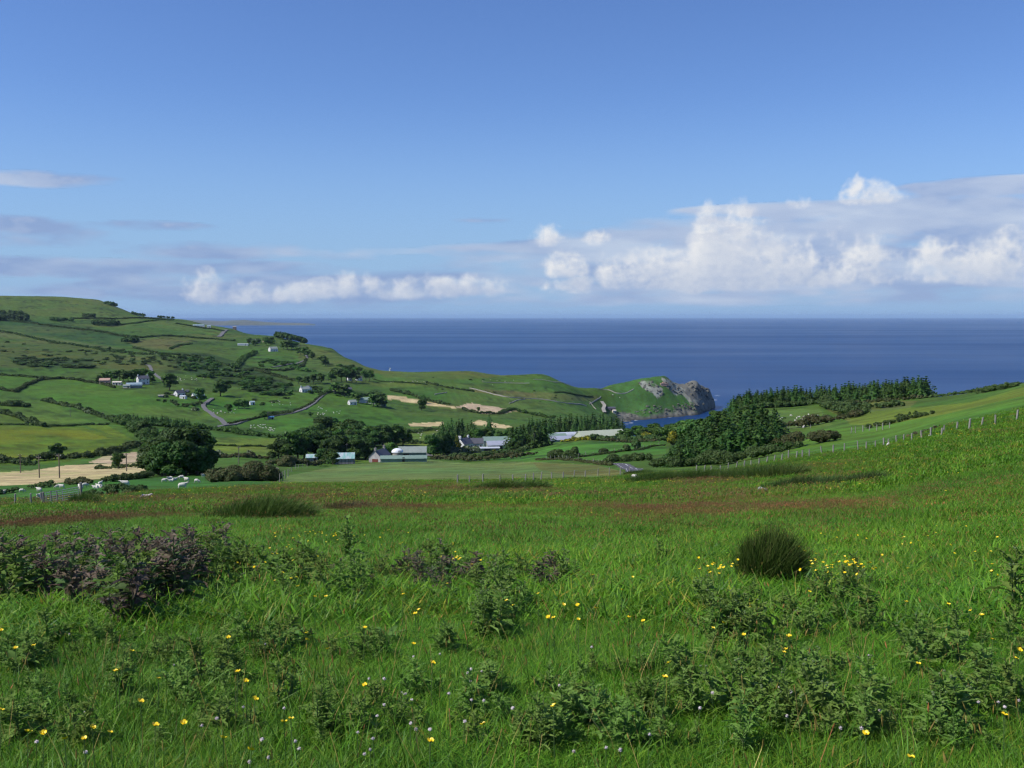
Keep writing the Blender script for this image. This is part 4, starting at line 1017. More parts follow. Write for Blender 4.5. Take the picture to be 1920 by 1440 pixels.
building('stone_cottage', on(652, 1060), R(25), 8, 5, 2.6, 1.7, 'stone', 'slate', 'grey stone cottage among trees above the white bungalow', 'house', nwin=2)
building('hilltop_house', on(513, 1640), R(40), 13, 8, 4.4, 3.2, 'white', 'greyroof', 'white house standing below the hilltop hamlet', 'house', nwin=3, gable_win=True)
for i, (px_, w_, mt, lb) in enumerate(((474, 9, 'white', 'leftmost white house of the hilltop hamlet'), (484, 8, 'white', 'second white house from left in the hilltop hamlet'), (500, 11, 'pink', 'reddish house amid trees of the hilltop hamlet'), (511, 13, 'stone', 'grey house at right end of the hilltop hamlet'))):
    building('hamlet_house', on(px_, 1830 + 12 * i), R(20 + 25 * i), w_, 7, 4.0, 2.8, mt, 'slate', lb, 'house', nwin=3)
building('white_barn', on(457, 1780), R(5), 18, 6, 2.2, .8, 'white', 'shiny', 'long pale barn roof left of hilltop hamlet', 'barn', wins=False, nwin=2)
building('ridge_barn', on(375, 2330), R(8), 24, 12, 3.4, 2.0, 'white', 'blueroof', 'pale-roofed barn on the far left ridge', 'barn', wins=False, nwin=3)
building('ridge_hut', on(394, 2330), R(8), 8, 8, 3.0, 2.0, 'white', 'blueroof', 'small pale hut beside the ridge barn', 'shed', wins=False, nwin=2)
building('ridge_tower', on(442, 2400), R(10), 8, 7, 7.0, .6, 'pink', 'cream', 'pinkish block-shaped lookout on the far skyline', 'house', nwin=2)
building('cliff_house', on(673, 1230), R(30), 7, 5, 3.4, 2.2, 'white', 'slate', 'white house peeping from trees near the cliff', 'house', nwin=2)
building('cliff_cottage', on(655, 1215), R(30), 4.5, 4.0, 2.8, 1.4, 'white', 'slate', 'tiny white cottage left of the house near the cliff', 'house', nwin=2)
building('harbour_house', on(1146, 1425), R(12), 12, 5, 3.4, 1.6, 'pink', 'slate', 'pinkish house on the little harbour quay', 'house', nwin=3)
building('harbour_store', on(1152, 1418), R(12), 5, 4, 3.6, 1.2, 'cream', 'cream', 'pale store at right end of the harbour house', 'house', nwin=2)
# lookout ruin on the headland's top
c = on(1244, 1531); e_ = tag(empty('lookout_ruin', c, R(8)), 'ruined reddish lookout on top of the rocky headland', 'ruin')
link(bpy.data.objects.new('wall', MB().box(-5, 5, -3, 3, -2, 2.6).box(-1.5, 1.0, -2, 2, 2.61, 4.2).box(5.02, 7.5, -2, 1.5, -2, 1.4).me('wall', M['pink'])), e_)
for x_ in (-3, 0, 3): window(e_, x_, -3, .8, 1.1, 1.0, 'y', -1, M['stone'])
c = on(1118, 1440); e_ = tag(empty('cliff_beacon', on(731, 1425)), 'small white beacon on the clifftop left of the bay', 'beacon')
link(bpy.data.objects.new('post', MB().tube([(0, 0, -.5), (.6, 0, 3.2)], [.8, .5], 8).me('post', M['white'])), e_)
link(bpy.data.objects.new('cap', MB().box(-.3, 1.6, -.7, .7, 3.2, 4.3).me('cap', M['white'])), e_)
# quay
c = on(1165, 1408); e_ = tag(empty('stone_quay', Vector((c.x, c.y, 0)), R(5)), 'rocky stone quay reaching into the bay', 'quay')
qv = MB()
for i in range(26):
    x_ = random.uniform(-16, 13); y_ = random.uniform(-4, 5); s_ = random.uniform(1.2, 3.4)
    qv.add([(x_ + a * s_ * random.uniform(.8, 1.3), y_ + b_ * s_, d_ * s_ * .55 * random.uniform(.6, 1.2)) for a, b_, d_ in ICO_V], [tuple(t_) for t_ in ICO_F])
link(bpy.data.objects.new('boulders', qv.me('boulders', M['rock'])), e_)
link(bpy.data.objects.new('deck', MB().box(-17, 4, -2.2, 2.6, -2, 2.2).me('deck', M['stone'])), e_)

# ------------------------------------------------------------------ trees
# right: shelter belts on the skyline
row(CONL, 26, 1372, 1522, 462, 468, 7.2, 9.4, 'dark conifer in the back row of the belt behind the small sheep field', 'conifers behind the small sheep field', jr=.012, wsc=1.55)
row(CONL, 20, 1366, 1510, 452, 455, 5.6, 7.8, 'dark conifer in the front row of the belt behind the small sheep field', 'conifers behind the small sheep field', jr=.008, wsc=1.55)
row(CONL, 30, 1530, 1742, 470, 446, 7.0, 9.4, 'dark conifer in the back row of the right-hand skyline belt', 'conifers in the right skyline belt', jr=.012, wsc=1.55)
row(CONL, 26, 1535, 1738, 462, 440, 6.0, 8.6, 'dark conifer in the front row of the right-hand skyline belt', 'conifers in the right skyline belt', jr=.010, wsc=1.55)
# big stand by the bend
for (a, b_, r_, h0, h1, n) in ((1285, 1440, 232, 8.8, 10.6, 11), (1266, 1462, 217, 8.0, 9.8, 13), (1254, 1468, 204, 6.6, 8.4, 13), (1250, 1470, 192, 4.8, 6.8, 14)):
    for i in range(n):
        px = a + (b_ - a) * (i + random.uniform(.1, .9)) / n; k_ = 1.06 - .50 * abs((px - 1375) / 108) ** 2.2
        put_tree(CON, random.randrange(99), on(px, r_ * random.uniform(.98, 1.02)), random.uniform(h0, h1) * k_, 'dark green spruce in the %s row of the dense stand by the road bend' % {232: 'hindmost', 217: 'third', 204: 'second', 192: 'front'}[r_], 'tree', 'spruces by the road bend', 'spruce_tree', random.uniform(1.3, 1.75))
# belt behind the farm sheds
row(CONL, 24, 990, 1165, 640, 625, 12.0, 14.5, 'dark conifer in the belt behind the farm sheds', 'conifers behind the farm sheds', jr=.02, wsc=1.1)
row(CONL, 20, 1000, 1170, 622, 608, 9.0, 12.5, 'dark conifer in the belt behind the farm sheds', 'conifers behind the farm sheds', jr=.02, wsc=1.1)
row(CONL, 10, 1075, 1172, 585, 590, 8.0, 10.5, 'dark conifer in the belt behind the farm sheds', 'conifers behind the farm sheds', jr=.02, wsc=1.2)
row(CON, 9, 960, 1022, 505, 500, 10.0, 13.5, 'tall dark spruce between the two groups of farm sheds', 'spruces between the farm sheds', 'spruce_tree', wsc=1.3)
row(SHEL, 4, 955, 1005, 490, 488, 5.0, 7.0, 'rounded dark evergreen in front of the farm-shed spruces', 'evergreens in front of the shed spruces', 'evergreen_tree', wsc=1.0)
row(CONL, 9, 828, 892, 640, 640, 10.5, 14.0, 'blue-green conifer standing behind the slate cottage', 'conifers behind the slate cottage', wsc=1.25)
put_tree(CONL, 1, on(917, 635), 15.5, 'tallest pointed conifer right of the cottage chimneys', 'tree', name='conifer_tree', wsc=1.25)
row(BRO, 10, 870, 985, 620, 610, 6.5, 9.5, 'leafy dark tree in the row behind the cottage and green-roofed shed', 'trees behind the cottage', 'leafy_tree')
row(SHEL, 5, 806, 842, 470, 475, 9.5, 12.5, 'tall ragged evergreen left of the slate cottage', 'evergreens left of the slate cottage', 'evergreen_tree', wsc=.8)
row(CON, 4, 826, 850, 500, 500, 11.0, 14.0, 'narrow dark spruce left of the slate cottage', 'spruces left of the slate cottage', 'spruce_tree', wsc=1.1)
# trees between the sheds and the sea view
lb = 'bushy dark tree in the ragged line above the pasture'
for px, r, h in ((1168, 520, 6), (1180, 560, 7.5), (1195, 600, 9.5), (1208, 540, 7), (1225, 560, 10.5), (1238, 500, 8), (1252, 470, 9), (1266, 430, 10), (1280, 450, 10.5), (1296, 400, 10.5), (1308, 380, 10), (1322, 350, 10), (1345, 380, 10.5), (1355, 360, 8.5)):
    put_tree(BRO, random.randrange(9), on(px, r), h, lb, 'tree', 'trees above the pasture', 'bushy_tree', 1.25)
# left clump in the sheep field: one dense wind-clipped group
for px, r, h in ((275, 240, 7.8), (292, 252, 10.0), (305, 236, 10.5), (320, 250, 12.2), (335, 238, 12.2), (348, 252, 12.6), (362, 240, 11.5), (375, 250, 10.0), (384, 238, 8.0), (300, 228, 8.2), (322, 226, 9.2), (345, 227, 9.0), (366, 230, 8.2), (283, 230, 6.0)):
    put_tree(SHEL, random.randrange(9), on(px, r + 4), h * .95, 'dark evergreen in the dense rounded clump at the sheep field edge', 'tree', 'evergreens in the rounded clump', 'evergreen_tree', 1.0)
# wood round the near farm
for px, r, h in ((520, 405, 9), (532, 420, 11), (545, 412, 12), (556, 425, 13), (568, 418, 12), (590, 430, 13), (604, 440, 14), (622, 430, 12.5), (640, 440, 12), (658, 436, 11), (672, 442, 10.5), (690, 445, 10), (612, 418, 10), (628, 412, 9.5), (668, 425, 9.5), (684, 428, 9.5), (540, 398, 7), (600, 400, 6), (610, 396, 7), (618, 393, 6)):
    put_tree(random.choice([SHEL, SHEL, CON, BRO]), random.randrange(9), on(px, r), h, 'dark tree in the wood around the verdigris-roofed barn', 'tree', 'trees in the wood around the barn', 'wood_tree', 1.05)
for px, r, h in ((578, 560, 12), (592, 570, 14), (606, 580, 17), (618, 590, 16), (630, 575, 14), (645, 585, 13), (655, 600, 15), (665, 590, 14), (672, 610, 14), (640, 560, 11), (660, 550, 11), (675, 560, 11), (690, 570, 12), (702, 575, 12), (716, 580, 13), (730, 585, 13), (742, 590, 13), (755, 590, 11), (700, 555, 10), (718, 560, 10), (586, 545, 10)):
    put_tree(random.choice([BRO, SHEL, BRO]), random.randrange(9), on(px, r), h, 'leafy tree in the valley wood behind the barn', 'tree', 'trees in the valley wood', 'wood_tree', 1.1)
put_tree(BRO, 1, on(728, 425), 7.5, 'leafy green tree behind the white dome', 'tree', name='leafy_tree', wsc=1.15)
put_tree(BRO, 2, on(622, 385), 5.0, 'leafy green tree at left end of the verdigris-roofed barn', 'tree', name='leafy_tree', wsc=1.3)
for px, r, h, lb in ((790, 960, 11.5, 'lone round dark tree on the slope below the straw strip'), (792, 1035, 9, 'dark tree in the hedge above the straw strip'), (318, 940, 16, 'round dark tree left of the small slate cottage'), (374, 860, 13, 'dark upright tree beside the bend of the dropping lane'),
                     (413, 930, 15, 'big round dark tree alone in the hillside pasture'), (446, 850, 8, 'left of two dark bushy trees in the hillside pasture'), (458, 845, 8.5, 'right of two dark bushy trees in the hillside pasture'), (427, 800, 7.5, 'small dark tree just above the lane junction pasture'),
                     (495, 745, 6.5, 'dark round tree left of the blue-roofed shelter'), (581, 785, 4.5, 'small dark tree at the kink of the climbing lane'), (100, 445, 7.0, 'blue-green round tree at left edge of the hedge by the straw field'), (218, 325, 5.2, 'small thin tree standing in front of the tan stubble'),
                     (268, 560, 9, 'leafy tree behind the evergreen clump'), (275, 480, 7, 'leafy tree at the upper left of the evergreen clump'), (345, 520, 7.5, 'tree rising just above the evergreen clump'), (897, 1000, 5, 'tiny dark tree in front of the ploughed tan field')):
    put_tree(BRO, random.randrange(9), on(px, r), h, lb, 'tree', name='round_tree', wsc=1.1)
for px, r, h in ((240, 1010, 12), (225, 1020, 12), (210, 1020, 11), (250, 1015, 12), (262, 1020, 12), (272, 1030, 12), (282, 1010, 11), (232, 1005, 10), (186, 990, 9), (198, 1010, 10), (285, 995, 8)):
    put_tree(BROL, random.randrange(9), on(px, r), h, 'dark tree in the row behind the white farmhouse', 'tree', 'trees behind the white farmhouse', 'farm_tree', 1.1)
for px, r, h in ((640, 1170, 16), (630, 1180, 15), (650, 1185, 17), (660, 1190, 16), (668, 1200, 14), (622, 1160, 13), (686, 1230, 15), (693, 1240, 14), (602, 1130, 12), (588, 1120, 11), (575, 1110, 10), (560, 1100, 9)):
    put_tree(BROL, random.randrange(9), on(px, r), h, 'dark tree in the grove round the houses near the cliff', 'tree', 'trees in the cliff grove', 'grove_tree', 1.1)
for px, r, h in ((700, 930, 13), (708, 935, 14), (716, 930, 12), (672, 940, 10), (665, 950, 10), (640, 1010, 12), (628, 1015, 12), (646, 1000, 13), (636, 1030, 11), (655, 1000, 9)):
    put_tree(BROL, random.randrange(9), on(px, r), h, 'dark tree beside the green sheds and white bungalow', 'tree', 'trees beside the green sheds', 'farm_tree', 1.15)
for i in range(16):
    put_tree(BROL, i, on(random.uniform(466, 512), random.uniform(1760, 1860)), random.uniform(8, 13), 'dark tree among the houses of the hilltop hamlet', 'tree', 'trees of the hilltop hamlet', 'hamlet_tree', 1.2)
for px, r, h in ((540, 1680, 17), (548, 1690, 14), (565, 1600, 14), (572, 1560, 15), (578, 1540, 13), (586, 1500, 12), (606, 1400, 13), (611, 1380, 12), (555, 1700, 12), (533, 1690, 13)):
    put_tree(BROL, random.randrange(9), on(px, r), h, 'dark tree on the slope right of the hilltop hamlet', 'tree', 'trees on the hamlet slope', 'slope_tree', 1.2)
# single hawthorns along the middle fence
for px, py, w, h, lb in ((1043, 858, 5.4, 4.2, 'rounded reddish-green hawthorn at left end of the pasture fence'), (1066, 858, 4.5, 3.0, 'low left half of the leaning hawthorn pair by the pasture fence'), (1077, 857, 3.6, 4.4, 'wind-leaned hawthorn on a bare stem by the pasture fence'), (1132, 850, 2.9, 3.0, 'small round hawthorn on the pasture fence'), (1175, 846, 2.6, 3.2, 'small dark hawthorn left of the taller one on the pasture fence'), (1192, 841, 3.2, 5.2, 'taller slim hawthorn on the pasture fence')):
    bush(px, 0, w, h, 'scrub', lb, 'hawthorn', 'bush', py=py)

# ------------------------------------------------------------------ bushes, gorse, hedges
for px, r, w, h, lb in ((1097, 500, 17, 2.6, 'yellow flowering gorse bank below the wide grey shed'), (1075, 492, 14, 2.3, 'left end of yellow gorse bank by the wide grey shed'), (1118, 497, 9, 3.0, 'right end of yellow gorse bank below the wide grey shed'), (925, 470, 3.6, 2.6, 'bright yellow gorse bush in the farm hedge'), (851, 520, 6, 9.5, 'yellow flowering bush against the spruces left of the cottage'),
                     (1213, 520, 5, 6.5, 'yellow-flowered gorse left in the ragged tree line'), (1206, 505, 5, 4.5, 'low yellow-flowered gorse left in the ragged tree line'), (1262, 420, 3.6, 7.5, 'yellow-green flowering gorse in middle of the ragged tree line'), (1330, 352, 4.2, 9.5, 'bright yellow gorse at right of the ragged tree line'), (1322, 348, 3.6, 8.0, 'smaller yellow gorse at right of the ragged tree line')):
    bush(px, r, w, h, 'gorse', lb, 'gorse_bush', depth=4)
for px, r, w, h, lb in ((850, 480, 7, 4.6, 'cream-blossomed bush left of the cottage gable'), (872, 490, 8, 4.6, 'cream-blossomed bush before the cottage gable'), (890, 492, 6, 4.2, 'cream-blossomed bush right of the cottage gable'), (933, 600, 12, 3.0, 'white-flowered hedge bush behind the green-roofed shed'), (408, 400, 4.2, 3.6, 'white-blossomed hawthorn in the rough strip'), (466, 405, 3.6, 3.2, 'small white-blossomed hawthorn by the rough strip'), (263, 430, 3.4, 4.0, 'white-blossomed hawthorn left of the evergreen clump'), (365, 795, 6, 3.6, 'pale blossomed bush beside the lane bend'), (168, 730, 7, 3.6, 'white-blossomed hawthorn in the pasture hedge'), (185, 715, 6, 3.2, 'second white-blossomed hawthorn in the pasture hedge')):
    bush(px, r, w, h, 'haw', lb, 'blossom_bush', depth=4)
hedge([(812, 428), (850, 415), (900, 402), (950, 405), (1000, 412)], 2.6, 'brownscrub', 'thick brown-green hedge between the grey-green field and the cottage', w=4, byr=True)
hedge([(845, 455), (880, 450), (915, 452), (945, 458), (985, 468)], 3.4, 'scrub', 'dark garden hedge below the cottage and sheds', w=5, byr=True)
hedge([(930, 462), (960, 470), (990, 478)], 2.2, 'brownscrub', 'reddish garden hedge right of the yellow gorse bush', byr=True)
hedge([(1112, 498), (1150, 492), (1190, 486), (1240, 470)], 3.6, 'scrub', 'dark scrubby hedge below the pale green barn', w=5, byr=True)
hedge([(1130, 482), (1170, 480), (1230, 468)], 1.8, 'brownscrub', 'low brownish hedge along the top of the pasture', byr=True)
hedge([(1138, 240), (1160, 236), (1180, 246), (1215, 240)], 1.9, 'scrub', 'dark bramble bank beside the road bend', w=4, byr=True)
hedge([(1060, 860), (1130, 852), (1190, 845), (1245, 836)], .7, 'scrub', 'low grassy hedge bank along the pasture fence', w=1.4)
hedge([(1005, 863), (1050, 862), (1100, 868), (1145, 873)], .8, 'brownscrub', 'low scrubby bank at right end of the grey-green field', gap=.25)
hedge([(1235, 184), (1270, 180), (1330, 178), (1400, 176), (1460, 174), (1490, 172)], 2.4, 'scrub', 'scrub skirting the foot of the spruce stand', w=4, byr=True)
hedge([(1478, 188), (1500, 188), (1520, 186), (1545, 184), (1556, 183)], 3.0, 'brownscrub', 'brown-flecked gorse scrub right of the spruce stand', w=5, byr=True)
hedge([(1418, 318), (1460, 318), (1510, 316), (1560, 312), (1612, 306)], 3.0, 'brownscrub', 'thick brownish hedge along the foot of the small sheep field', w=4, byr=True)
hedge([(1548, 440), (1556, 405), (1575, 370), (1595, 335), (1606, 315)], 4.0, 'scrub', 'broad dark hedge down the right side of the small sheep field', w=7, byr=True)
hedge([(1560, 395), (1600, 385), (1640, 372), (1690, 360)], 2.4, 'scrub', 'dark scrub line across the rough slope right of the sheep field', w=4, byr=True, gap=.2)
hedge([(1340, 440), (1370, 445), (1420, 448), (1470, 450), (1530, 452)], 3.4, 'scrub', 'low dark undergrowth in front of the sheep-field conifers', w=4, byr=True)
hedge([(1540, 445), (1600, 440), (1680, 430), (1745, 428)], 1.6, 'brownscrub', 'pale rough undergrowth in front of the right skyline belt', w=4, byr=True, gap=.25)
hedge([(1738, 428), (1770, 420), (1800, 410), (1830, 395)], 1.3, 'scrub', 'dark skyline scrub right of the conifer belt', w=3, byr=True, gap=.35)
hedge([(1820, 385), (1850, 375), (1885, 360), (1925, 345)], 1.2, 'scrub', 'dark gorse along the right-hand skyline', w=3, byr=True, gap=.4)
hedge([(1840, 330), (1870, 315), (1900, 300)], 1.4, 'scrub', 'short dark scrub just below the right skyline', w=3, byr=True, gap=.3)
bush(1690, 215, 14, 1.6, 'scrub', 'low dark scrub patch beyond the right-hand fence', depth=5)
bush(1700, 250, 6, 1.0, 'scrub', 'tiny dark bush on the right-hand slope', depth=4)
bush(1728, 140, 7, .8, 'rushdry', 'low grey-brown tussock on the right slope', 'tussock', 'tussock', depth=2)
# left valley hedges
hedge([(0, 415), (40, 425), (90, 430), (150, 445), (200, 470), (262, 520)], 2.6, 'scrub', 'tall bushy hedge between buttercup meadow and straw field', w=6, byr=True, var=.5)
hedge([(0, 415), (30, 408), (60, 400)], 2.0, 'scrub', 'dark bushes at the far left edge of the straw field', w=6, byr=True)
hedge([(176, 350), (190, 345), (222, 335), (250, 330)], 1.6, 'scrub', 'low dark bushes between the two stubble fields', byr=True, gap=.35)
hedge([(-10, 928), (10, 926), (34, 922)], 1.25, 'scrub', 'dark rounded hedge bushes at the left of the sheep field', w=3)
hedge([(62, 915), (80, 914), (102, 913)], 1.1, 'scrub', 'dark low hedge beside the tall pole', w=3, gap=.2)
hedge([(128, 909), (150, 908), (170, 907)], 1.2, 'brownscrub', 'small hedge clump right of the tall pole')
hedge([(195, 905), (215, 903), (245, 899), (275, 895)], 1.2, 'scrub', 'dark hedge joining the evergreen clump', w=3)
hedge([(280, 244), (320, 242), (360, 242), (395, 244), (440, 250), (500, 252)], 1.1, 'brownscrub', 'low hedge line along the top of the sheep field', byr=True, gap=.3)
hedge([(398, 395), (430, 400), (470, 398), (500, 400)], 1.8, 'brownscrub', 'rough brownish scrub strip left of the barn wood', w=6, byr=True, gap=.15)
hedge([(500, 345), (520, 350), (560, 365), (600, 375)], 3.2, 'brownscrub', 'brown-green hawthorns along the field edge left of the barn', w=4, byr=True, gap=.1)
bush(415, 165, 6.5, 3.0, 'brownscrub', 'left brownish hawthorn above the rushes', 'hawthorn', depth=4)
bush(440, 168, 6.0, 3.2, 'brownscrub', 'middle brownish hawthorn above the rushes', 'hawthorn', depth=4)
bush(478, 172, 7.5, 4.0, 'brownscrub', 'large brown-green hawthorn casting shade onto the grey-green field', 'hawthorn', depth=4)
bush(200, 118, 6.5, 1.6, 'scrub', 'dark green bramble bush beside the rush clump at the field gate', 'bramble', depth=3)
bush(235, 118, 4.5, 1.5, 'scrub', 'right-hand bramble bush near the field gate', 'bramble', depth=3)
bush(534, 340, 5.0, 4.4, 'brownscrub', 'wind-bent hawthorn on the corner of the grey-green field', 'hawthorn')
# left pasture hedges
HL = 'hedges between the left pastures'
hedge([(0, 775), (40, 786), (82, 801)], 3.2, 'scrub', 'dark hedge slanting across the lowest left pasture')
hedge([(80, 752), (150, 768), (200, 786), (232, 793)], 3.2, 'scrub', 'dark hedge slanting down between two left pastures')
hedge([(0, 731), (30, 736), (50, 722), (78, 713), (118, 711), (165, 717), (215, 728)], 2.6, 'scrub', 'dark hedge curling round the top of the big pasture')
hedge([(0, 704), (60, 708), (118, 711)], 2.6, 'scrub', 'dark hedge at far left above the small pasture')
bush(25, 760, 22, 5.0, 'scrub', 'dark thicket where the left hedges meet', 'thicket', depth=12)
row(CONL, 30, 228, 356, 655, 640, 5.0, 7.0, 'dark conifer in the clipped row below the big pasture', 'conifers in the clipped row', jr=.01, wsc=1.3)
hedge([(228, 645), (260, 645), (300, 640), (354, 635)], 4.0, 'conifer', 'dense dark foot of the clipped conifer row', byr=True)
hedge([(0, 797), (90, 800), (150, 798), (205, 797)], 1.5, 'scrub', 'thin hedge line above the buttercup meadow', gap=.2)
hedge([(225, 792), (250, 803), (275, 818), (285, 832)], 5.0, 'broad', 'bushy thicket running down to the evergreen clump', w=14, var=.4)
hedge([(365, 806), (400, 806), (440, 812), (480, 818), (522, 822)], 3.6, 'broad', 'leafy hedge above the yellowish pasture', w=6)
hedge([(385, 836), (450, 838), (512, 838)], .9, 'scrub', 'thin dark hedge through the yellowish pasture')
hedge([(428, 796), (480, 785), (545, 775), (585, 757), (610, 739)], 1.6, 'scrub', 'low dark hedge along the climbing lane', gap=.15)
hedge([(500, 779), (520, 777), (545, 774)], 2.6, 'scrub', 'short thick hedge right of the blue-roofed shelter', w=5)
hedge([(440, 698), (470, 694), (530, 696), (568, 688), (574, 674)], 2.6, 'scrub', 'dark hedge curving below the far lane')
hedge([(440, 692), (450, 680), (462, 670), (478, 662)], 5.0, 'broad', 'wide dark hedge climbing towards the hilltop hamlet', w=10)
hedge([(475, 693), (500, 700), (540, 712), (575, 718)], 3.6, 'scrub', 'dark hedge sloping to the white house amid scrub', w=6)
hedge([(545, 690), (570, 696), (590, 698)], 4.0, 'broad', 'dark hedge below the far lane bend', w=6)
hedge([(612, 736), (660, 742), (720, 742)], 4.0, 'scrub', 'scrubby hedge left of the green sheds', w=6, gap=.1)
hedge([(735, 733), (780, 745), (840, 760)], 3.6, 'scrub', 'scrubby dark hedge above the straw strip', w=6)
hedge([(700, 712), (740, 717), (800, 722)], 1.4, 'scrub', 'thin dark hedge on the cliff pasture', gap=.3)
hedge([(800, 718), (840, 728), (890, 735)], 2.6, 'scrub', 'dark hedge crossing the middle of the cliff pastures', gap=.15)
hedge([(868, 768), (900, 776), (935, 777), (960, 768)], 2.8, 'scrub', 'dark hedge below the ploughed tan field', gap=.15)
hedge([(940, 772), (965, 770), (1000, 778), (1040, 785)], 3.4, 'broad', 'scrub right of the ploughed tan field', w=7, gap=.2)
hedge([(722, 815), (760, 813), (800, 808), (830, 806)], 2.8, 'scrub', 'scattered bushes in the rough field behind the grey barn', gap=.35, w=7)
hedge([(735, 832), (770, 832), (815, 832)], 3.2, 'scrub', 'dark bushes lining the rough field behind the grey barn', w=5)
hedge([(1040, 737), (1085, 741), (1110, 744)], .9, 'scrub', 'thin dark hedge line on the headland neck')
# far hill hedges
for pts, h, lb in (([(0, 601), (60, 607), (130, 616), (200, 625), (262, 634)], 4.5, 'dark hedge slanting across the far left hillside'), ([(140, 598), (200, 598), (270, 597), (325, 600)], 3.0, 'straight dark hedge below the hilltop'), ([(0, 622), (60, 634), (140, 648), (240, 662), (330, 672)], 4.5, 'long dark hedge sloping down the left hillside'),
                   ([(215, 610), (260, 606), (325, 600)], 2.8, 'faint hedge joining the straight hilltop hedge'), ([(265, 634), (320, 630), (400, 636), (440, 640)], 4.0, 'dark hedge crossing the ridge fields'), ([(250, 652), (300, 664), (360, 668), (430, 686)], 4.0, 'dark hedge above the scrubby hillside'), ([(330, 607), (370, 614), (420, 622)], 2.6, 'thin hedge on the ridge fields below the barn'), ([(320, 655), (335, 648), (360, 645)], 3.2, 'short hedge beside a pale hillside field')):
    hedge(pts, h * .66, 'scrub', lb, gap=.22, w=h)
# woods far off that read as one mass
def wood(px0, px1, r0, r1, n, h, label):
    bl = []; c = on((px0 + px1) / 2, (r0 + r1) / 2)
    for i in range(n):
        p_ = on(random.uniform(px0, px1), random.uniform(r0, r1)); s_ = h * random.uniform(.4, .62)
        bl.append((p_.x - c.x, p_.y - c.y, p_.z - c.z + h * .5, s_, s_, h * random.uniform(.45, .62)))
    o_ = obj('far_wood', fol_mesh('far_wood', bl, 2.6, M['conifer'], cover=.9, maxn=9000), None, c); tag(o_, label, 'wood', kind='stuff')
wood(-20, 54, 2340, 2460, 60, 13, 'dark plantation at the left edge below the hilltop')
wood(100, 140, 2350, 2380, 22, 8, 'dark strip of trees under the left hilltop')
wood(160, 180, 2480, 2500, 12, 9, 'small dark spinney on the left hilltop slope')
wood(202, 222, 2850, 2900, 14, 9, 'dark trees on the skyline of the left hilltop')
wood(252, 276, 2680, 2760, 16, 7, 'dark trees on the left skyline shoulder')
wood(298, 328, 2640, 2700, 14, 5, 'dark trees on the low left skyline')
wood(180, 225, 2200, 2230, 30, 12, 'dark spinney in the ridge fields')
wood(520, 572, 1945, 2030, 46, 11, 'dark plantation on the cliff edge of the hamlet')
wood(235, 262, 1700, 1740, 16, 9, 'dark thicket on the left hillside')
# scrubby hillside: single bushes one can tell apart
def scatter_bush(poly, n, w0, w1, h0, h1, mat, label, group, meshes=[]):
    ms = []
    for i in range(4):
        bl = []
        for _ in range(9):
            a = random.uniform(0, 6.28); q = math.sqrt(random.random()) * .36; s_ = random.uniform(.14, .24)
            bl.append((math.cos(a) * q, math.sin(a) * q, random.uniform(.25, .75) * (1 - q), s_, s_, s_ * 1.4))
        ms.append(fol_mesh('foliage', bl, .13, M[mat], cover=.8))
    xs = [p_[0] for p_ in poly]; ys = [p_[1] for p_ in poly]; k_ = 0
    while k_ < n:
        px, py = random.uniform(min(xs), max(xs)), random.uniform(min(ys), max(ys))
        if not inpoly(np.array([px]), np.array([py]), poly)[0]: continue
        w = random.uniform(w0, w1); h = random.uniform(h0, h1); k_ += 1
        o_ = obj('bush', ms[k_ % 4], None, at(px, py), random.uniform(0, 6.28), (w, w, h)); tag(o_, label, 'bush', group)
scatter_bush([(335, 668), (380, 670), (470, 695), (540, 722), (560, 740), (500, 742), (420, 722), (340, 695)], 95, 7, 16, 3, 6, 'broad', 'dark bush on the scrub-covered hillside above the sheep pastures', 'bushes on the scrubby hillside')
scatter_bush([(10, 670), (60, 672), (170, 676), (172, 690), (100, 692), (40, 686)], 46, 8, 17, 2.5, 5, 'scrub', 'dark bush on the bracken slope above the left pastures', 'bushes on the bracken slope')
scatter_bush([(180, 650), (300, 668), (400, 690), (300, 690), (180, 672)], 40, 5, 13, 2, 4, 'scrub', 'scattered bush on the rough slope above the farmhouse', 'bushes above the farmhouse')
scatter_bush([(300, 735), (360, 738), (385, 762), (330, 765), (290, 750)], 22, 4, 8, 2, 4, 'scrub', 'bush in the rough ground below the lane cottages', 'bushes below the lane cottages')
scatter_bush([(480, 675), (570, 682), (560, 690), (480, 688)], 20, 7, 14, 2.5, 5, 'broad', 'bush in the dark patch under the hilltop hamlet', 'bushes under the hamlet')
scatter_bush([(620, 682), (680, 690), (690, 700), (620, 700)], 16, 7, 13, 3, 5, 'broad', 'bush on the slope above the cliff grove', 'bushes above the cliff grove')
scatter_bush([(440, 752), (560, 745), (560, 758), (460, 765)], 10, 3, 7, 1.5, 3, 'scrub', 'small bush in the upper sheep pasture', 'bushes in the upper sheep pasture')
scatter_bush([(560, 728), (640, 730), (700, 742), (640, 744), (570, 738)], 22, 5, 9, 2.5, 4.5, 'broad', 'bush in the scrub around the white house', 'bushes around the white house')
scatter_bush([(0, 640), (200, 655), (330, 680), (180, 688), (0, 664)], 44, 4, 10, 1.5, 3, 'scrub', 'low bush on the moorland slope at left', 'bushes on the moorland slope')
scatter_bush([(780, 700), (1000, 712), (1110, 745), (1000, 760), (820, 735)], 16, 2.5, 6, 1, 2.2, 'scrub', 'small bush on the cliff pastures', 'bushes on the cliff pastures')

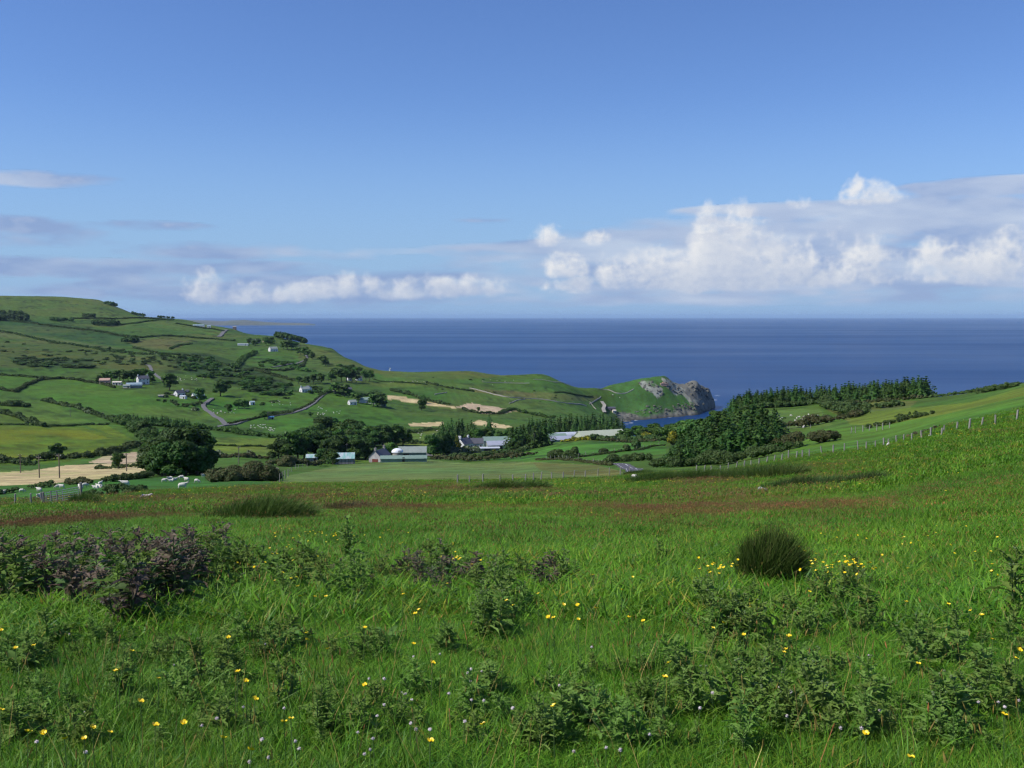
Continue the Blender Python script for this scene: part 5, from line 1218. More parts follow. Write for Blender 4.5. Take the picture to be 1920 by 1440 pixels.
# ------------------------------------------------------------------ dry stone walls of the headland
def stone_wall(pix, label, h=1.3):
    h *= .62; pts = smooth_pts([at(*q) for q in pix], 2.5); v, f = [], []
    for i, p_ in enumerate(pts):
        t = pts[min(i + 1, len(pts) - 1)] - pts[max(i - 1, 0)]; t.z = 0; t.normalize(); s_ = Vector((t.y, -t.x, 0))
        hv = h * random.uniform(.8, 1.15)
        for a, z_ in ((-.5, -.8), (-.34, hv), (.34, hv * random.uniform(.95, 1.05)), (.5, -.8)):
            q = p_ + s_ * a; v.append((q.x, q.y, float(zt(q.x, q.y)) + z_))
        if i: k_ = (i - 1) * 4; f += [(k_ + j, k_ + j + 1, k_ + j + 5, k_ + j + 4) for j in range(3)]
    n = len(pts); f += [(0, 1, 2, 3), (n * 4 - 1, n * 4 - 2, n * 4 - 3, n * 4 - 4)]
    tag(obj('stone_wall', mesh('stone_wall', v, f, M['track'])), label, 'wall')
stone_wall([(880, 728), (915, 737), (950, 745), (1000, 748), (1050, 755), (1100, 762)], 'long pale stone wall crossing the cliff pastures', 1.8)
stone_wall([(905, 717), (950, 719), (995, 719)], 'straight pale stone wall below the grassy knoll', 1.8)
stone_wall([(955, 757), (968, 752), (985, 749)], 'short pale stone wall climbing from the tan field', 1.6)
stone_wall([(1105, 758), (1115, 752), (1127, 744)], 'pale stone wall curving onto the headland neck', 1.8)
stone_wall([(1121, 729), (1140, 732), (1156, 738), (1175, 737), (1190, 731)], 'winding pale stone wall on the headland turf', 1.8)
stone_wall([(1106, 754), (1112, 762), (1118, 768)], 'pale stone wall dropping towards the harbour trees', 1.8)
stone_wall([(1000, 712), (1040, 717), (1090, 722)], 'faint stone wall along the cliff top', 1.2)
stone_wall([(815, 740), (828, 738), (838, 736)], 'short pale stone wall in the cliff pasture', 1.4)
# boulders and crags of the headland
crag = []
for i in range(4):
    v = ICO_V * rng.uniform(.65, 1.3, (12, 1)); crag.append(mesh('crag', v, ICO_F, M['rock']))
zones = [([(1196, 716), (1215, 712), (1243, 728), (1244, 742), (1228, 744), (1206, 728)], 34, 2.0, 4.2), ([(1238, 706), (1262, 716), (1292, 738), (1268, 742), (1248, 724)], 34, 2.0, 4.2), ([(1280, 720), (1330, 718), (1338, 748), (1322, 752), (1300, 748)], 70, 2.2, 5.2), ([(1200, 762), (1260, 760), (1320, 756), (1330, 766), (1290, 772), (1215, 775)], 64, 1.8, 4.4), ([(1170, 775), (1210, 768), (1212, 777), (1172, 784)], 18, 1.5, 3.2)]
for (poly, n, s0, s1), zl in zip(zones, ('grey rock crag on the upper left face of the headland', 'grey rock crag below the lookout ruin', 'grey rock crag on the seaward knob of the headland', 'grey rock crag along the foot of the headland', 'grey shore rock beside the harbour')):
    xs = [p_[0] for p_ in poly]; ys = [p_[1] for p_ in poly]; k_ = 0
    while k_ < n:
        px, py = random.uniform(min(xs), max(xs)), random.uniform(min(ys), max(ys))
        if not inpoly(np.array([px]), np.array([py]), poly)[0]: continue
        k_ += 1; s_ = random.uniform(s0, s1) * .8; p_ = at(px, py, rmin=1300)
        if p_.z < -1: continue
        o_ = obj('crag', crag[k_ % 4], None, p_ - Vector((0, 0, s_ * .3)), random.uniform(0, 6.28), (s_ * random.uniform(.7, 1.3), s_ * .8, s_ * random.uniform(.5, .95)))
        tag(o_, zl, 'rock', 'crags of the headland')

# ------------------------------------------------------------------ far headland across the water
v, f = [], []
prof = [(335, 601), (360, 600), (395, 601), (420, 602), (435, 600.5), (460, 600), (475, 601.5), (500, 604), (530, 605.5), (560, 606), (580, 607), (592, 609)]
for i, (px, py) in enumerate(prof):
    for r_, z_ in ((16800, -5), (16900, None), (17600, None), (19500, -5)):
        a = math.atan((px - CX) / F); t_ = CAMZ - drop(py, 17000, px)
        zz = z_ if z_ is not None else max(4, t_ * (.75 if r_ < 17000 else 1.0) * random.uniform(.93, 1.03))
        v.append((r_ * math.sin(a), r_ * math.cos(a), zz))
    if i: k_ = (i - 1) * 4; f += [(k_ + j, k_ + j + 1, k_ + j + 5, k_ + j + 4) for j in range(3)]
fh = obj('far_headland', mesh('far_headland', v, f, mat_plain('far_land', (.11, .13, .07), (.16, .145, .12), .004, .9, .1, 0, True))); fh['kind'] = 'structure'

# ------------------------------------------------------------------ fences: post by post, with wires between
post_me = [MB().tube([(0, 0, -.35), (0, 0, .6), (.01, 0, 1.0)], [.5, .5, .46], 7).me('post', M['wood'])]
def fence(items, label, post_h=1.15, post_w=.12, wires=3, lean=.05, strut=()):
    """items: ground points; each post is its own part"""
    c = items[len(items) // 2]; e_ = tag(empty('fence', c), label, 'fence')
    tops = []
    for i, p_ in enumerate(items):
        h = post_h * random.uniform(.86, 1.12); w = post_w * random.uniform(.85, 1.25)
        o_ = link(bpy.data.objects.new('post', post_me[0]), e_, p_ - c, random.uniform(0, 6.28), (w, w, h))
        o_.rotation_euler[0] = random.gauss(0, lean); o_.rotation_euler[1] = random.gauss(0, lean); tops.append((p_ - c, h))
    for k_ in range(wires):
        mb = MB()
        for (a, ha), (b_, hb) in zip(tops[:-1], tops[1:]):
            q = .3 + .32 * k_
            mb.tube([a + Vector((0, 0, ha * q)), b_ + Vector((0, 0, hb * q))], .006, 3, False)
        link(bpy.data.objects.new('wire', mb.me('wire', M['wire'])), e_)
    return e_
# right-hand fence climbing the slope (posts read off the photograph)
RP = [(1906, 792), (1866, 800), (1840, 803), (1817, 808), (1794, 810), (1770, 815), (1765, 821), (1745, 822), (1728, 825), (1709, 829), (1694, 832), (1681, 834), (1665, 838), (1657, 838), (1641, 841), (1624, 845), (1609, 846), (1583, 848), (1562, 851)]
fence([at(*q) for q in RP], 'weathered post-and-wire fence climbing the right-hand slope', 1.15, .17)
RP2 = [(1541, 852), (1517, 858), (1504, 860), (1493, 862), (1478, 863), (1465, 867), (1451, 868), (1437, 871), (1423, 876), (1408, 878), (1395, 880), (1380, 882), (1365, 884), (1351, 887), (1334, 889), (1320, 890), (1305, 892)]
fence([at(*q) for q in RP2], 'leaning post-and-wire fence below the spruce stand', 1.2, .16, lean=.09)
FP = [(1181, 889), (1163, 893), (1142, 894), (1121, 895), (1097, 898), (1076, 900), (1056, 902), (1035, 903), (1014, 905), (1000, 906), (985, 907), (962, 907), (938, 908), (905, 910), (880, 911), (858, 913)]
fence([at(px, py - 2) for px, py in FP], 'pale post-and-wire fence along the far edge of the meadow', 1.2, .15)
fence([at(px, py) for px, py in ((1024, 863), (1032, 862), (1040, 862), (1048, 861), (1055, 860), (1063, 862), (1070, 863), (1085, 865), (1100, 868), (1112, 869), (1121, 871), (1128, 871))], 'row of short pale posts under the hawthorns', 1.3, .17, 2)
fence([at(px, py) for px, py in ((1085, 857), (1098, 854), (1112, 853), (1125, 851), (1140, 849), (1152, 848), (1165, 846), (1179, 845), (1194, 842), (1207, 840), (1220, 838), (1235, 836))], 'fence crossing the green pasture left of the spruce stand', 1.3, .17, 2)
fence([at(px, py) for px, py in ((1596, 812), (1604, 812), (1618, 809), (1630, 808), (1644, 807), (1655, 806), (1668, 803))], 'short fence at right end of the sheep-field hedge', 1.25, .17, 2)
fence([at(px, py) for px, py in ((524, 906), (530, 902), (535, 898), (540, 895), (547, 884), (555, 880), (560, 878), (568, 877), (576, 876))], 'pale wire-mesh fence at left corner of the grey-green field', 1.5, .15, 3)
fence([at(px, py) for px, py in ((480, 882), (487, 882), (494, 881), (500, 881))], 'short pale rail fence left of the barn wood', 1.3, .16, 3)
fence([at(px, py) for px, py in ((1400, 812), (1440, 809), (1480, 806), (1520, 803))], 'thin fence along the sheep-field hedge', 1.2, .14, 2)
# field gate at the left edge of the meadow
c = at(118, 944); e_ = tag(empty('field_gate', c, R(62)), 'galvanised metal gate and post at left edge of the meadow', 'gate')
for k_ in range(6):
    link(bpy.data.objects.new('bar', MB().tube([(-1.5, 0, .25 + .17 * k_), (1.5, 0, .25 + .17 * k_)], .022, 6).me('bar', M['galv'])), e_)
for x_ in (-1.5, 0, 1.5): link(bpy.data.objects.new('upright', MB().tube([(x_, 0, .2), (x_, 0, 1.15)], .025, 6).me('upright', M['galv'])), e_)
link(bpy.data.objects.new('gatepost', MB().tube([(1.72, 0, -.4), (1.72, 0, 1.45)], [.11, .10], 8).me('gatepost', M['wood'])), e_)
link(bpy.data.objects.new('gatepost', MB().tube([(-1.75, 0, -.4), (-1.75, 0, 1.2)], [.10, .09], 8).me('gatepost', M['wood'])), e_)
fence([at(px, py) for px, py in ((108, 946), (96, 948), (80, 948), (58, 950), (28, 950))], 'wire fence left of the field gate', 1.1, .11, 3)

# ------------------------------------------------------------------ utility poles
def pole(p_, h, label, arm=1.2):
    e_ = tag(empty('utility_pole', p_, random.uniform(-.5, .5)), label, 'pole', 'utility poles')
    link(bpy.data.objects.new('post', MB().tube([(0, 0, -.6), (0, 0, h)], [.16, .11], 8).me('post', M['pole'])), e_)
    a = link(bpy.data.objects.new('crossarm', MB().box(-arm / 2, arm / 2, -.06, .06, h - .55, h - .42).me('crossarm', M['pole'])), e_)
    for x_ in (-arm * .4, 0, arm * .4): link(bpy.data.objects.new('insulator', MB().tube([(x_, 0, h - .42), (x_, 0, h - .2)], [.05, .04], 6).me('insulator', M['white'])), a)
pole(on(106, 247), 5.6, 'tallest dark pole standing in front of the straw field')
pole(on(68, 262), 5.4, 'thin pole left of the tallest pole by the straw field')
pole(on(33, 330), 6.0, 'faint pole at left end of the straw field')
pole(on(233, 285), 5.0, 'thin pole on the right part of the straw field')
pole(on(445, 330), 6.0, 'pole standing left of the barn wood')
pole(on(649, 412), 7.6, 'pale pole behind the verdigris-roofed barn')
pole(on(825, 470), 8.6, 'tall pole in front of evergreens left of the cottage')
pole(on(1002, 488), 8.0, 'pale pole in front of the spruces by the sheds')
pole(on(130, 700), 7.0, 'thin pole on the left pasture hedge')
pole(on(501, 730), 6.5, 'thin pole beside the climbing lane')

# ------------------------------------------------------------------ sheep
def sheep_mesh(graze=True, lying=False):
    """one continuous woolly body, grown along a skeleton"""
    me = bpy.data.meshes.new('sheep'); bm = bmesh.new(); P = {}
    z0 = .58 if not lying else .28
    def V(k_, co): P[k_] = bm.verts.new(co); return P[k_]
    V('hip', (-.36, 0, z0)); V('mid', (0, 0, z0 - .02)); V('sho', (.34, 0, z0 + .02)); V('rump', (-.52, 0, z0 - .04))
    if graze and not lying: V('neck', (.55, 0, z0 - .05)); V('poll', (.70, 0, .32)); V('nose', (.80, 0, .12))
    else: V('neck', (.52, 0, z0 + .17)); V('poll', (.64, 0, z0 + .30)); V('nose', (.82, 0, z0 + .22))
    rad = {'hip': .25, 'mid': .28, 'sho': .24, 'rump': .15, 'neck': .13, 'poll': .085, 'nose': .05}
    E = [('rump', 'hip'), ('hip', 'mid'), ('mid', 'sho'), ('sho', 'neck'), ('neck', 'poll'), ('poll', 'nose')]
    if not lying:
        for sgn, s_ in ((-1, 'l'), (1, 'r')):
            V('fk' + s_, (.34, sgn * .13, .30)); V('ff' + s_, (.33, sgn * .13, .02)); V('hk' + s_, (-.40, sgn * .14, .32)); V('hh' + s_, (-.47, sgn * .14, .20)); V('hf' + s_, (-.42, sgn * .14, .02))
            for q, w in (('fk', .06), ('ff', .035), ('hk', .075), ('hh', .045), ('hf', .035)): rad[q + s_] = w
            E += [('sho', 'fk' + s_), ('fk' + s_, 'ff' + s_), ('hip', 'hk' + s_), ('hk' + s_, 'hh' + s_), ('hh' + s_, 'hf' + s_)]
    else:
        for sgn, s_ in ((-1, 'l'), (1, 'r')):
            V('fk' + s_, (.42, sgn * .16, .08)); rad['fk' + s_] = .06; E.append(('sho', 'fk' + s_)); V('hk' + s_, (-.34, sgn * .22, .10)); rad['hk' + s_] = .1; E.append(('hip', 'hk' + s_))
    for a, b_ in E: bm.edges.new((P[a], P[b_]))
    bm.verts.index_update(); order = {v_.index: k_ for k_, v_ in P.items()}
    bm.to_mesh(me); bm.free()
    o_ = bpy.data.objects.new('tmp_sheep', me); COL.objects.link(o_)
    o_.modifiers.new('skin', 'SKIN')
    for i, sv in enumerate(me.skin_vertices[0].data):
        w = rad[order[i]]; sv.radius = (w, w); sv.use_root = order[i] == 'mid'
    sb = o_.modifiers.new('sub', 'SUBSURF'); sb.levels = sb.render_levels = 1
    dg = bpy.context.evaluated_depsgraph_get(); ev = o_.evaluated_get(dg); out = bpy.data.meshes.new_from_object(ev)
    bpy.data.objects.remove(o_)
    out.name = 'sheep'; out.materials.clear(); out.materials.append(M['wool']); out.materials.append(M['sheepface'])
    mi = []
    for p_ in out.polygons:
        c_ = p_.center; mi.append(1 if (c_.x > .62 or (not lying and c_.z < .24 and c_.x < .6)) else 0); p_.use_smooth = True
    out.polygons.foreach_set('material_index', mi)
    return out
SM = [sheep_mesh(True), sheep_mesh(False), sheep_mesh(False, True)]
def sheep(p_, label, group, big=1.0, k_=None):
    k_ = random.choice([0, 0, 1, 2]) if k_ is None else k_
    s_ = 1.12 * big * random.uniform(.9, 1.08)
    o_ = obj('sheep', SM[k_], None, p_, random.choice([random.gauss(0, .5), random.gauss(math.pi, .5), random.uniform(0, 6.28)]), s_)
    tag(o_, label, 'sheep', group)
near_sheep = [(5, 925, 'white sheep at the left picture edge of the sheep field'), (41, 922, 'white sheep between left picture edge and the gate pole'), (74, 921, 'white sheep just left of the tall pole'), (75, 938, 'lowest white sheep left of the field gate'), (108, 914, 'white sheep half hidden by the tall pole'), (116, 914, 'white sheep right of the tall pole'),
              (151, 914, 'left sheep of the pair right of the tall pole'), (159, 912, 'right sheep of the pair right of the tall pole'), (180, 914, 'left lying sheep of the trio in mid field'), (187, 913, 'upper sheep of the trio in mid field'), (188, 909, 'topmost sheep of the trio in mid field'), (235, 911, 'lone sheep left of the evergreen clump'), (272, 935, 'lone lowest sheep near the bramble bush'),
              (308, 903, 'left sheep of the group before the evergreens'), (319, 897, 'back sheep of the group before the evergreens'), (321, 901, 'middle sheep of the group before the evergreens'), (327, 899, 'right sheep of the group before the evergreens'), (340, 897, 'sheep right of the group before the evergreens'), (350, 901, 'sheep lying below the evergreen clump'), (342, 916, 'front white sheep below the evergreen clump'), (369, 904, 'small sheep right of the evergreen group'),
              (381, 893, 'distant sheep at right end of the evergreen clump'), (391, 892, 'second distant sheep right of the evergreen clump'), (398, 891, 'third distant sheep right of the evergreen clump'), (422, 892, 'white sheep above the brown hawthorns'), (520, 881, 'white sheep at the corner left of the barn wood'), (1190, 898, 'white sheep lying just below the road bend')]
for px, py, lb in near_sheep: sheep(at(px, py + 2), lb, 'sheep on the left field', random.uniform(.74, .92) if px != 1190 else .7)
def flock(pts, lb, grp, big=1.15):
    for px, py in pts: sheep(at(px, py + 1), lb, grp, big)
flock([(1461, 781), (1466, 786), (1483, 780), (1456, 798), (1480, 794), (1482, 798), (1473, 802), (1495, 799), (1498, 798), (1507, 796), (1503, 788), (1491, 790), (1494, 785), (1498, 782), (1508, 783), (1516, 779), (1516, 786), (1522, 782), (1526, 782), (1529, 781), (1533, 781), (1526, 784), (1507, 802)], 'white sheep grazing in the small field below the conifer belt', 'sheep in the small right field', .82)
rs_ = random.Random(5)
flock([(rs_.uniform(470, 500), rs_.uniform(796, 803)) for _ in range(16)] + [(rs_.uniform(504, 516), rs_.uniform(802, 808)) for _ in range(9)], 'tiny sheep in the pasture just below the lane junction', 'sheep below the lane junction', 0.84)
flock([(rs_.uniform(400, 442), rs_.uniform(768, 775)) for _ in range(14)], 'tiny sheep on the pasture inside the lane bend', 'sheep inside the lane bend', 0.84)
flock([(rs_.uniform(595, 612), rs_.uniform(762, 778)) for _ in range(14)] + [(rs_.uniform(625, 640), rs_.uniform(770, 775)) for _ in range(5)], 'tiny sheep right of the climbing lane', 'sheep right of the climbing lane', 0.84)
flock([(rs_.uniform(505, 545), rs_.uniform(750, 761)) for _ in range(9)], 'tiny sheep in the pasture left of the climbing lane', 'sheep left of the climbing lane', 0.84)
flock([(rs_.uniform(312, 385), rs_.uniform(700, 714)) for _ in range(20)], 'tiny sheep on the slope right of the white farmhouse', 'sheep right of the white farmhouse', 0.84)
flock([(rs_.uniform(720, 800), rs_.uniform(712, 718)) for _ in range(14)] + [(rs_.uniform(900, 1000), rs_.uniform(712, 722)) for _ in range(8)], 'tiny sheep scattered over the cliff pastures', 'sheep on the cliff pastures', 0.84)
flock([(rs_.uniform(730, 830), rs_.uniform(808, 822)) for _ in range(14)], 'tiny sheep in the rough field behind the grey barn', 'sheep behind the grey barn', 0.84)
flock([(1162, 746), (1149, 741)], 'tiny white sheep on the headland turf', 'sheep on the headland', 1.6)
sheep(at(1743, 822), 'white sheep lying by the right-hand fence', 'sheep by the right fence', .6, 2)
sheep(at(1665, 839), 'white sheep standing by a pale fence post', 'sheep by the right fence', .55, 1)
# pale boulder in the meadow
c = at(1428, 922); o_ = obj('boulder', mesh('boulder', ICO_V * rng.uniform(.8, 1.2, (12, 1)), ICO_F, M['stone'], True), None, c, .4, (.55, .4, .3))
tag(o_, 'pale boulder in the meadow below the grey-green brush', 'boulder')

# ------------------------------------------------------------------ rushes
def rush_mesh(n, w, d, h, lean=.25, thick=.008, seed=0, wind=.45, hi=.35):
    g = np.random.default_rng(seed)
    a = g.uniform(0, 6.28, n); q = np.sqrt(g.uniform(0, 1, n)); x = np.cos(a) * q * w / 2; y = np.sin(a) * q * d / 2
    hh = h * (1 - .45 * q ** 2) * g.uniform(.55, 1.08, n); dx_ = x / w * 2 * lean * h + g.normal(0, .1 * h, n) + wind * h * g.uniform(.3, 1, n) * .5; dy_ = y / d * 2 * lean * h * .6 + g.normal(0, .08 * h, n)
    th = thick * g.uniform(.7, 1.3, n); ang = g.uniform(0, 3.14, n); tx, ty = np.cos(ang) * th, np.sin(ang) * th
    V_, F_ = [], []
    segs = [(0, 0, 1.0), (.35, .12, .95), (.7, .45, .75), (1.0, 1.0, .12)]
    for k_, (t, b_, wd_) in enumerate(segs):
        V_.append(np.stack([np.stack([x + dx_ * b_ - tx * wd_, y + dy_ * b_ - ty * wd_, hh * t - (.03 if k_ == 0 else 0)], -1), np.stack([x + dx_ * b_ + tx * wd_, y + dy_ * b_ + ty * wd_, hh * t - (.03 if k_ == 0 else 0)], -1)], 1))
    V_ = np.concatenate(V_, 1).reshape(-1, 3); b0 = np.arange(n) * 8
    F_ = np.concatenate([np.stack([b0 + 2 * k_, b0 + 2 * k_ + 1, b0 + 2 * k_ + 3, b0 + 2 * k_ + 2], -1) for k_ in range(3)])
    return V_, F_
def rushes(p_, n, w, d, h, label, mat='rush', name='rush_clump', thick=.008, wind=.45, lean=.25, cat='rushes', group=None, flowers=True):
    V_, F_ = rush_mesh(n, w, d, h, lean, thick, int(abs(p_.x * 7 + p_.y)), wind)
    gz = zt(p_.x + V_[:, 0], p_.y + V_[:, 1]) - p_.z; V_[:, 2] += np.repeat(gz.reshape(-1, 8)[:, 0], 8)
    e_ = tag(empty(name, p_), label, cat, group)
    link(bpy.data.objects.new('stems', mesh('stems', V_, F_, M[mat])), e_)
    if flowers:
        k_ = max(6, n // 16); V2, F2 = rush_mesh(k_, w * .9, d * .9, h * .55, lean * 1.3, thick * 1.2, 77, wind)
        gz = zt(p_.x + V2[:, 0], p_.y + V2[:, 1]) - p_.z; V2[:, 2] += np.repeat(gz.reshape(-1, 8)[:, 0], 8)
        link(bpy.data.objects.new('dead_stems', mesh('dead_stems', V2, F2, M['rushdry'])), e_)
    return e_
p_ = at(1438, 1106); rr_ = math.hypot(p_.x, p_.y)
rushes(p_, 5200, 104 / F * rr_, 104 / F * rr_ * .9, 100 / F * rr_ * 1.24, 'big solitary dark rush clump in the right of the meadow', thick=.0045, wind=.30, lean=.13)
p_ = at(500, 980); rr_ = math.hypot(p_.x, p_.y)
rushes(p_, 3000, 165 / F * rr_, 100 / F * rr_, 56 / F * rr_, 'large windswept rush clump with pale stems at left centre', thick=.010, wind=.7)
p_ = at(452, 974); rushes(p_, 1500, 3.0, 2.0, .75, 'lower left part of the windswept rushes', thick=.010, wind=.6)
p_ = at(655, 962); rushes(p_, 1300, 2.6, 1.6, .62, 'brownish low rush clump right of the windswept rushes', 'rushdry', thick=.010, wind=.5)
for i, (px, py, n, w, h, lb) in enumerate(((920, 920, 700, 2.6, 1.15, 'left end of the rush bank before the grey-green field'), (945, 920, 900, 3.0, 1.3, 'middle of the rush bank before the grey-green field'), (975, 919, 900, 3.0, 1.25, 'right middle of the rush bank before the grey-green field'), (1003, 918, 700, 2.6, 1.05, 'right end of the rush bank before the grey-green field'))):
    rushes(at(px, py), n + 400, w * 1.15, 2.0, h * random.uniform(.85, 1.1), lb, thick=.014, wind=.45, lean=.4)
for i, px in enumerate((1212, 1232, 1252, 1275, 1298, 1320, 1345, 1370, 1395, 1420, 1445, 1470)):
    rushes(at(px, 904 - i * .9), 1000, 4.4, 2.6, 1.45 * random.uniform(.85, 1.1), 'tall rushes in the long bank under the spruce-stand fence', thick=.016, wind=.45, lean=.4, group='rush bank under the spruce fence')
for i, px in enumerate((1465, 1485, 1507, 1530, 1553, 1577, 1600, 1625)):
    rushes(at(px, 918 - i * 1.6), 600, 2.4, 1.5, .85 * random.uniform(.8, 1.15), 'grey-green brush in the low thicket at right of the meadow', 'scrub', 'brush', thick=.016, wind=.35, lean=.5, cat='brush', group='grey-green brush in the meadow')
rushes(at(158, 946), 900, 2.2, 1.6, 1.15, 'upright rush clump just right of the field gate', thick=.014, wind=.25)
rushes(at(172, 948), 500, 2.0, 1.4, .8, 'dark low rushes beside the bramble bush', thick=.014)

for i, px in enumerate((1186, 1198, 1210)):
    rushes(on(px, 150.5), 700, 2.6, 1.6, .8 * random.uniform(.85, 1.1), 'short rushes hiding the near end of the road', thick=.014, wind=.4, lean=.4, group='rushes at the road end')

# ------------------------------------------------------------------ meadow grass (scattered tufts)
def mat_grass(name, cols_, trans=.35, spec=.25):
    m, o = newmat(name)
    g = X.nt.nodes.new('ShaderNodeNewGeometry')
    rp = X.nt.nodes.new('ShaderNodeValToRGB'); e = rp.color_ramp.elements
    while len(e) < len(cols_): e.new(.5)
    for i, (el, c) in enumerate(zip(e, cols_)): el.position = i / max(1, len(cols_) - 1); el.color = (*c, 1)
    X.nt.links.new(g.outputs['Random Per Island'], rp.inputs[0])
    a = X.nt.nodes.new('ShaderNodeAttribute'); a.attribute_type = 'INSTANCER'; a.attribute_name = 'tint'
    col_ = mixc(1.0, rp.outputs[0], a.outputs['Color'], 'MULTIPLY')
    b = principled(col_, .5, spec)
    t = X.nt.nodes.new('ShaderNodeBsdfTranslucent'); X.nt.links.new(col_, t.inputs[0])
    mx = X.nt.nodes.new('ShaderNodeMixShader'); mx.inputs[0].default_value = trans
    X.nt.links.new(b.outputs[0], mx.inputs[1]); X.nt.links.new(t.outputs[0], mx.inputs[2]); X.nt.links.new(mx.outputs[0], o.inputs[0])
    return m
GM = mat_grass('grass_blades', [(.040, .135, .012), (.066, .190, .018), (.098, .235, .024), (.150, .255, .045)])
GH = mat_grass('grass_seed_heads', [(.13, .10, .045), (.19, .14, .06), (.25, .20, .09)], .25)
GS = mat_grass('straw_stems', [(.30, .25, .13), (.40, .34, .20)], .2)
def blades(n, spread, h, width, lean, g, segs=3, h0=.5):
    a = g.uniform(0, 6.28, n); q = np.sqrt(g.uniform(0, 1, n)) * spread; x, y = np.cos(a) * q, np.sin(a) * q
    hh = h * g.uniform(h0, 1, n); d = g.uniform(0, 6.28, n); L = lean * hh * g.uniform(.2, 1.2, n); lx, ly = np.cos(d) * L, np.sin(d) * L
    w = width * g.uniform(.7, 1.3, n) / 2; pa = d + 1.57 + g.normal(0, .5, n); wx, wy = np.cos(pa) * w, np.sin(pa) * w
    V_ = []
    for k_ in range(segs):
        t = k_ / segs; b_ = t ** 2; ww = 1 - .55 * t
        for s_ in (-1, 1): V_.append(np.stack([x + lx * b_ + s_ * wx * ww, y + ly * b_ + s_ * wy * ww, hh * (t - .25 * lean * b_) - (.02 if k_ == 0 else 0)], -1))
    V_.append(np.stack([x + lx, y + ly, hh * (1 - .25 * lean)], -1))
    nv = 2 * segs + 1; V_ = np.stack(V_, 1).reshape(-1, 3); b0 = np.arange(n) * nv
    F_ = []
    for k_ in range(segs - 1): F_ += [np.stack([b0 + 2 * k_, b0 + 2 * k_ + 1, b0 + 2 * k_ + 3], -1), np.stack([b0 + 2 * k_, b0 + 2 * k_ + 3, b0 + 2 * k_ + 2], -1)]
    F_.append(np.stack([b0 + 2 * segs - 2, b0 + 2 * segs - 1, b0 + 2 * segs], -1))
    return V_, np.concatenate(F_)
def heads(n, spread, h, g, r=.006, hl=.06, lean=.25):
    """thin stalks with spindle-shaped seed heads"""
    mb, mh = MB(), MB()
    for _ in range(n):
        a = g.uniform(0, 6.28); q = math.sqrt(g.uniform()) * spread; x, y = math.cos(a) * q, math.sin(a) * q; hh = h * g.uniform(.65, 1); d = g.uniform(0, 6.28); L = lean * hh * g.uniform(.1, 1)
        p0, p1, p2 = (x, y, 0), (x + math.cos(d) * L * .3, y + math.sin(d) * L * .3, hh * .55), (x + math.cos(d) * L, y + math.sin(d) * L, hh)
        mb.tube([p0, p1, p2], [.0016, .0013, .001], 3, False)
        e2 = Vector(p2) + (Vector(p2) - Vector(p1)).normalized() * hl * g.uniform(.7, 1.2)
        mh.tube([p2, (Vector(p2) * .55 + e2 * .45), e2], [.001, r, .0006], 4, False)
    return mb, mh
GC = bpy.data.collections.new('meadow_sources')           # prototypes live outside the scene
def proto(name, v, f, mats, mi=None):
    o_ = bpy.data.objects.new(name, mesh(name, v, f, mats, mi=mi)); GC.objects.link(o_); return o_
gg = np.random.default_rng(99)
def combo(parts):
    """join (verts, faces, material) lists into one prototype mesh"""
    V_, F_, Mi, k_ = [], [], [], 0
    for v, f, m_ in parts:
        V_ += [tuple(q) for q in v]; F_ += [tuple(int(i) + k_ for i in q) for q in f]; Mi += [m_] * len(f); k_ += len(v)
    return V_, F_, Mi
MS = [GM, GH, GS]; PN = []
def add_proto(*parts):
    v, f, mi = combo(parts); PN.append(proto('source_%03d' % len(PN), v, f, MS, mi))
for i in range(4):  # 0-3 near tufts
    v, f = blades(30, .08, .155, .0046, .8, gg, 3); add_proto((v, f, 0))
for i in range(3):  # 4-6 longer near tufts with stalks
    v, f = blades(16, .07, .26, .0050, .85, gg, 4); a_, b_ = heads(1, .06, .36, gg, .0028, .035); add_proto((v, f, 0), (a_.v, a_.f, 2 if i == 2 else 0), (b_.v, b_.f, 1))
for i in range(3):  # 7-9 low clover leaves and short sward
    v, f = blades(22, .085, .11, .014, 1.3, gg, 2); add_proto((v, f, 0))
for i in range(3):  # 10-12 middle distance tufts
    v, f = blades(34, .20, .27, .012, .7, gg, 2); add_proto((v, f, 0))
for i in range(3):  # 13-15 middle distance, seed heads
    v, f = blades(22, .20, .26, .012, .7, gg, 2); a_, b_ = heads(10, .20, .32, gg, .006, .05); add_proto((v, f, 0), (b_.v, b_.f, 1))
for i in range(3):  # 16-18 far tufts
    v, f = blades(46, .55, .30, .028, .7, gg, 2); add_proto((v, f, 0))
for i in range(2):  # 19-20 far tufts with seed heads
    v, f = blades(26, .55, .27, .026, .7, gg, 2); a_, b_ = heads(18, .55, .32, gg, .014, .07); add_proto((v, f, 0), (b_.v, b_.f, 1))
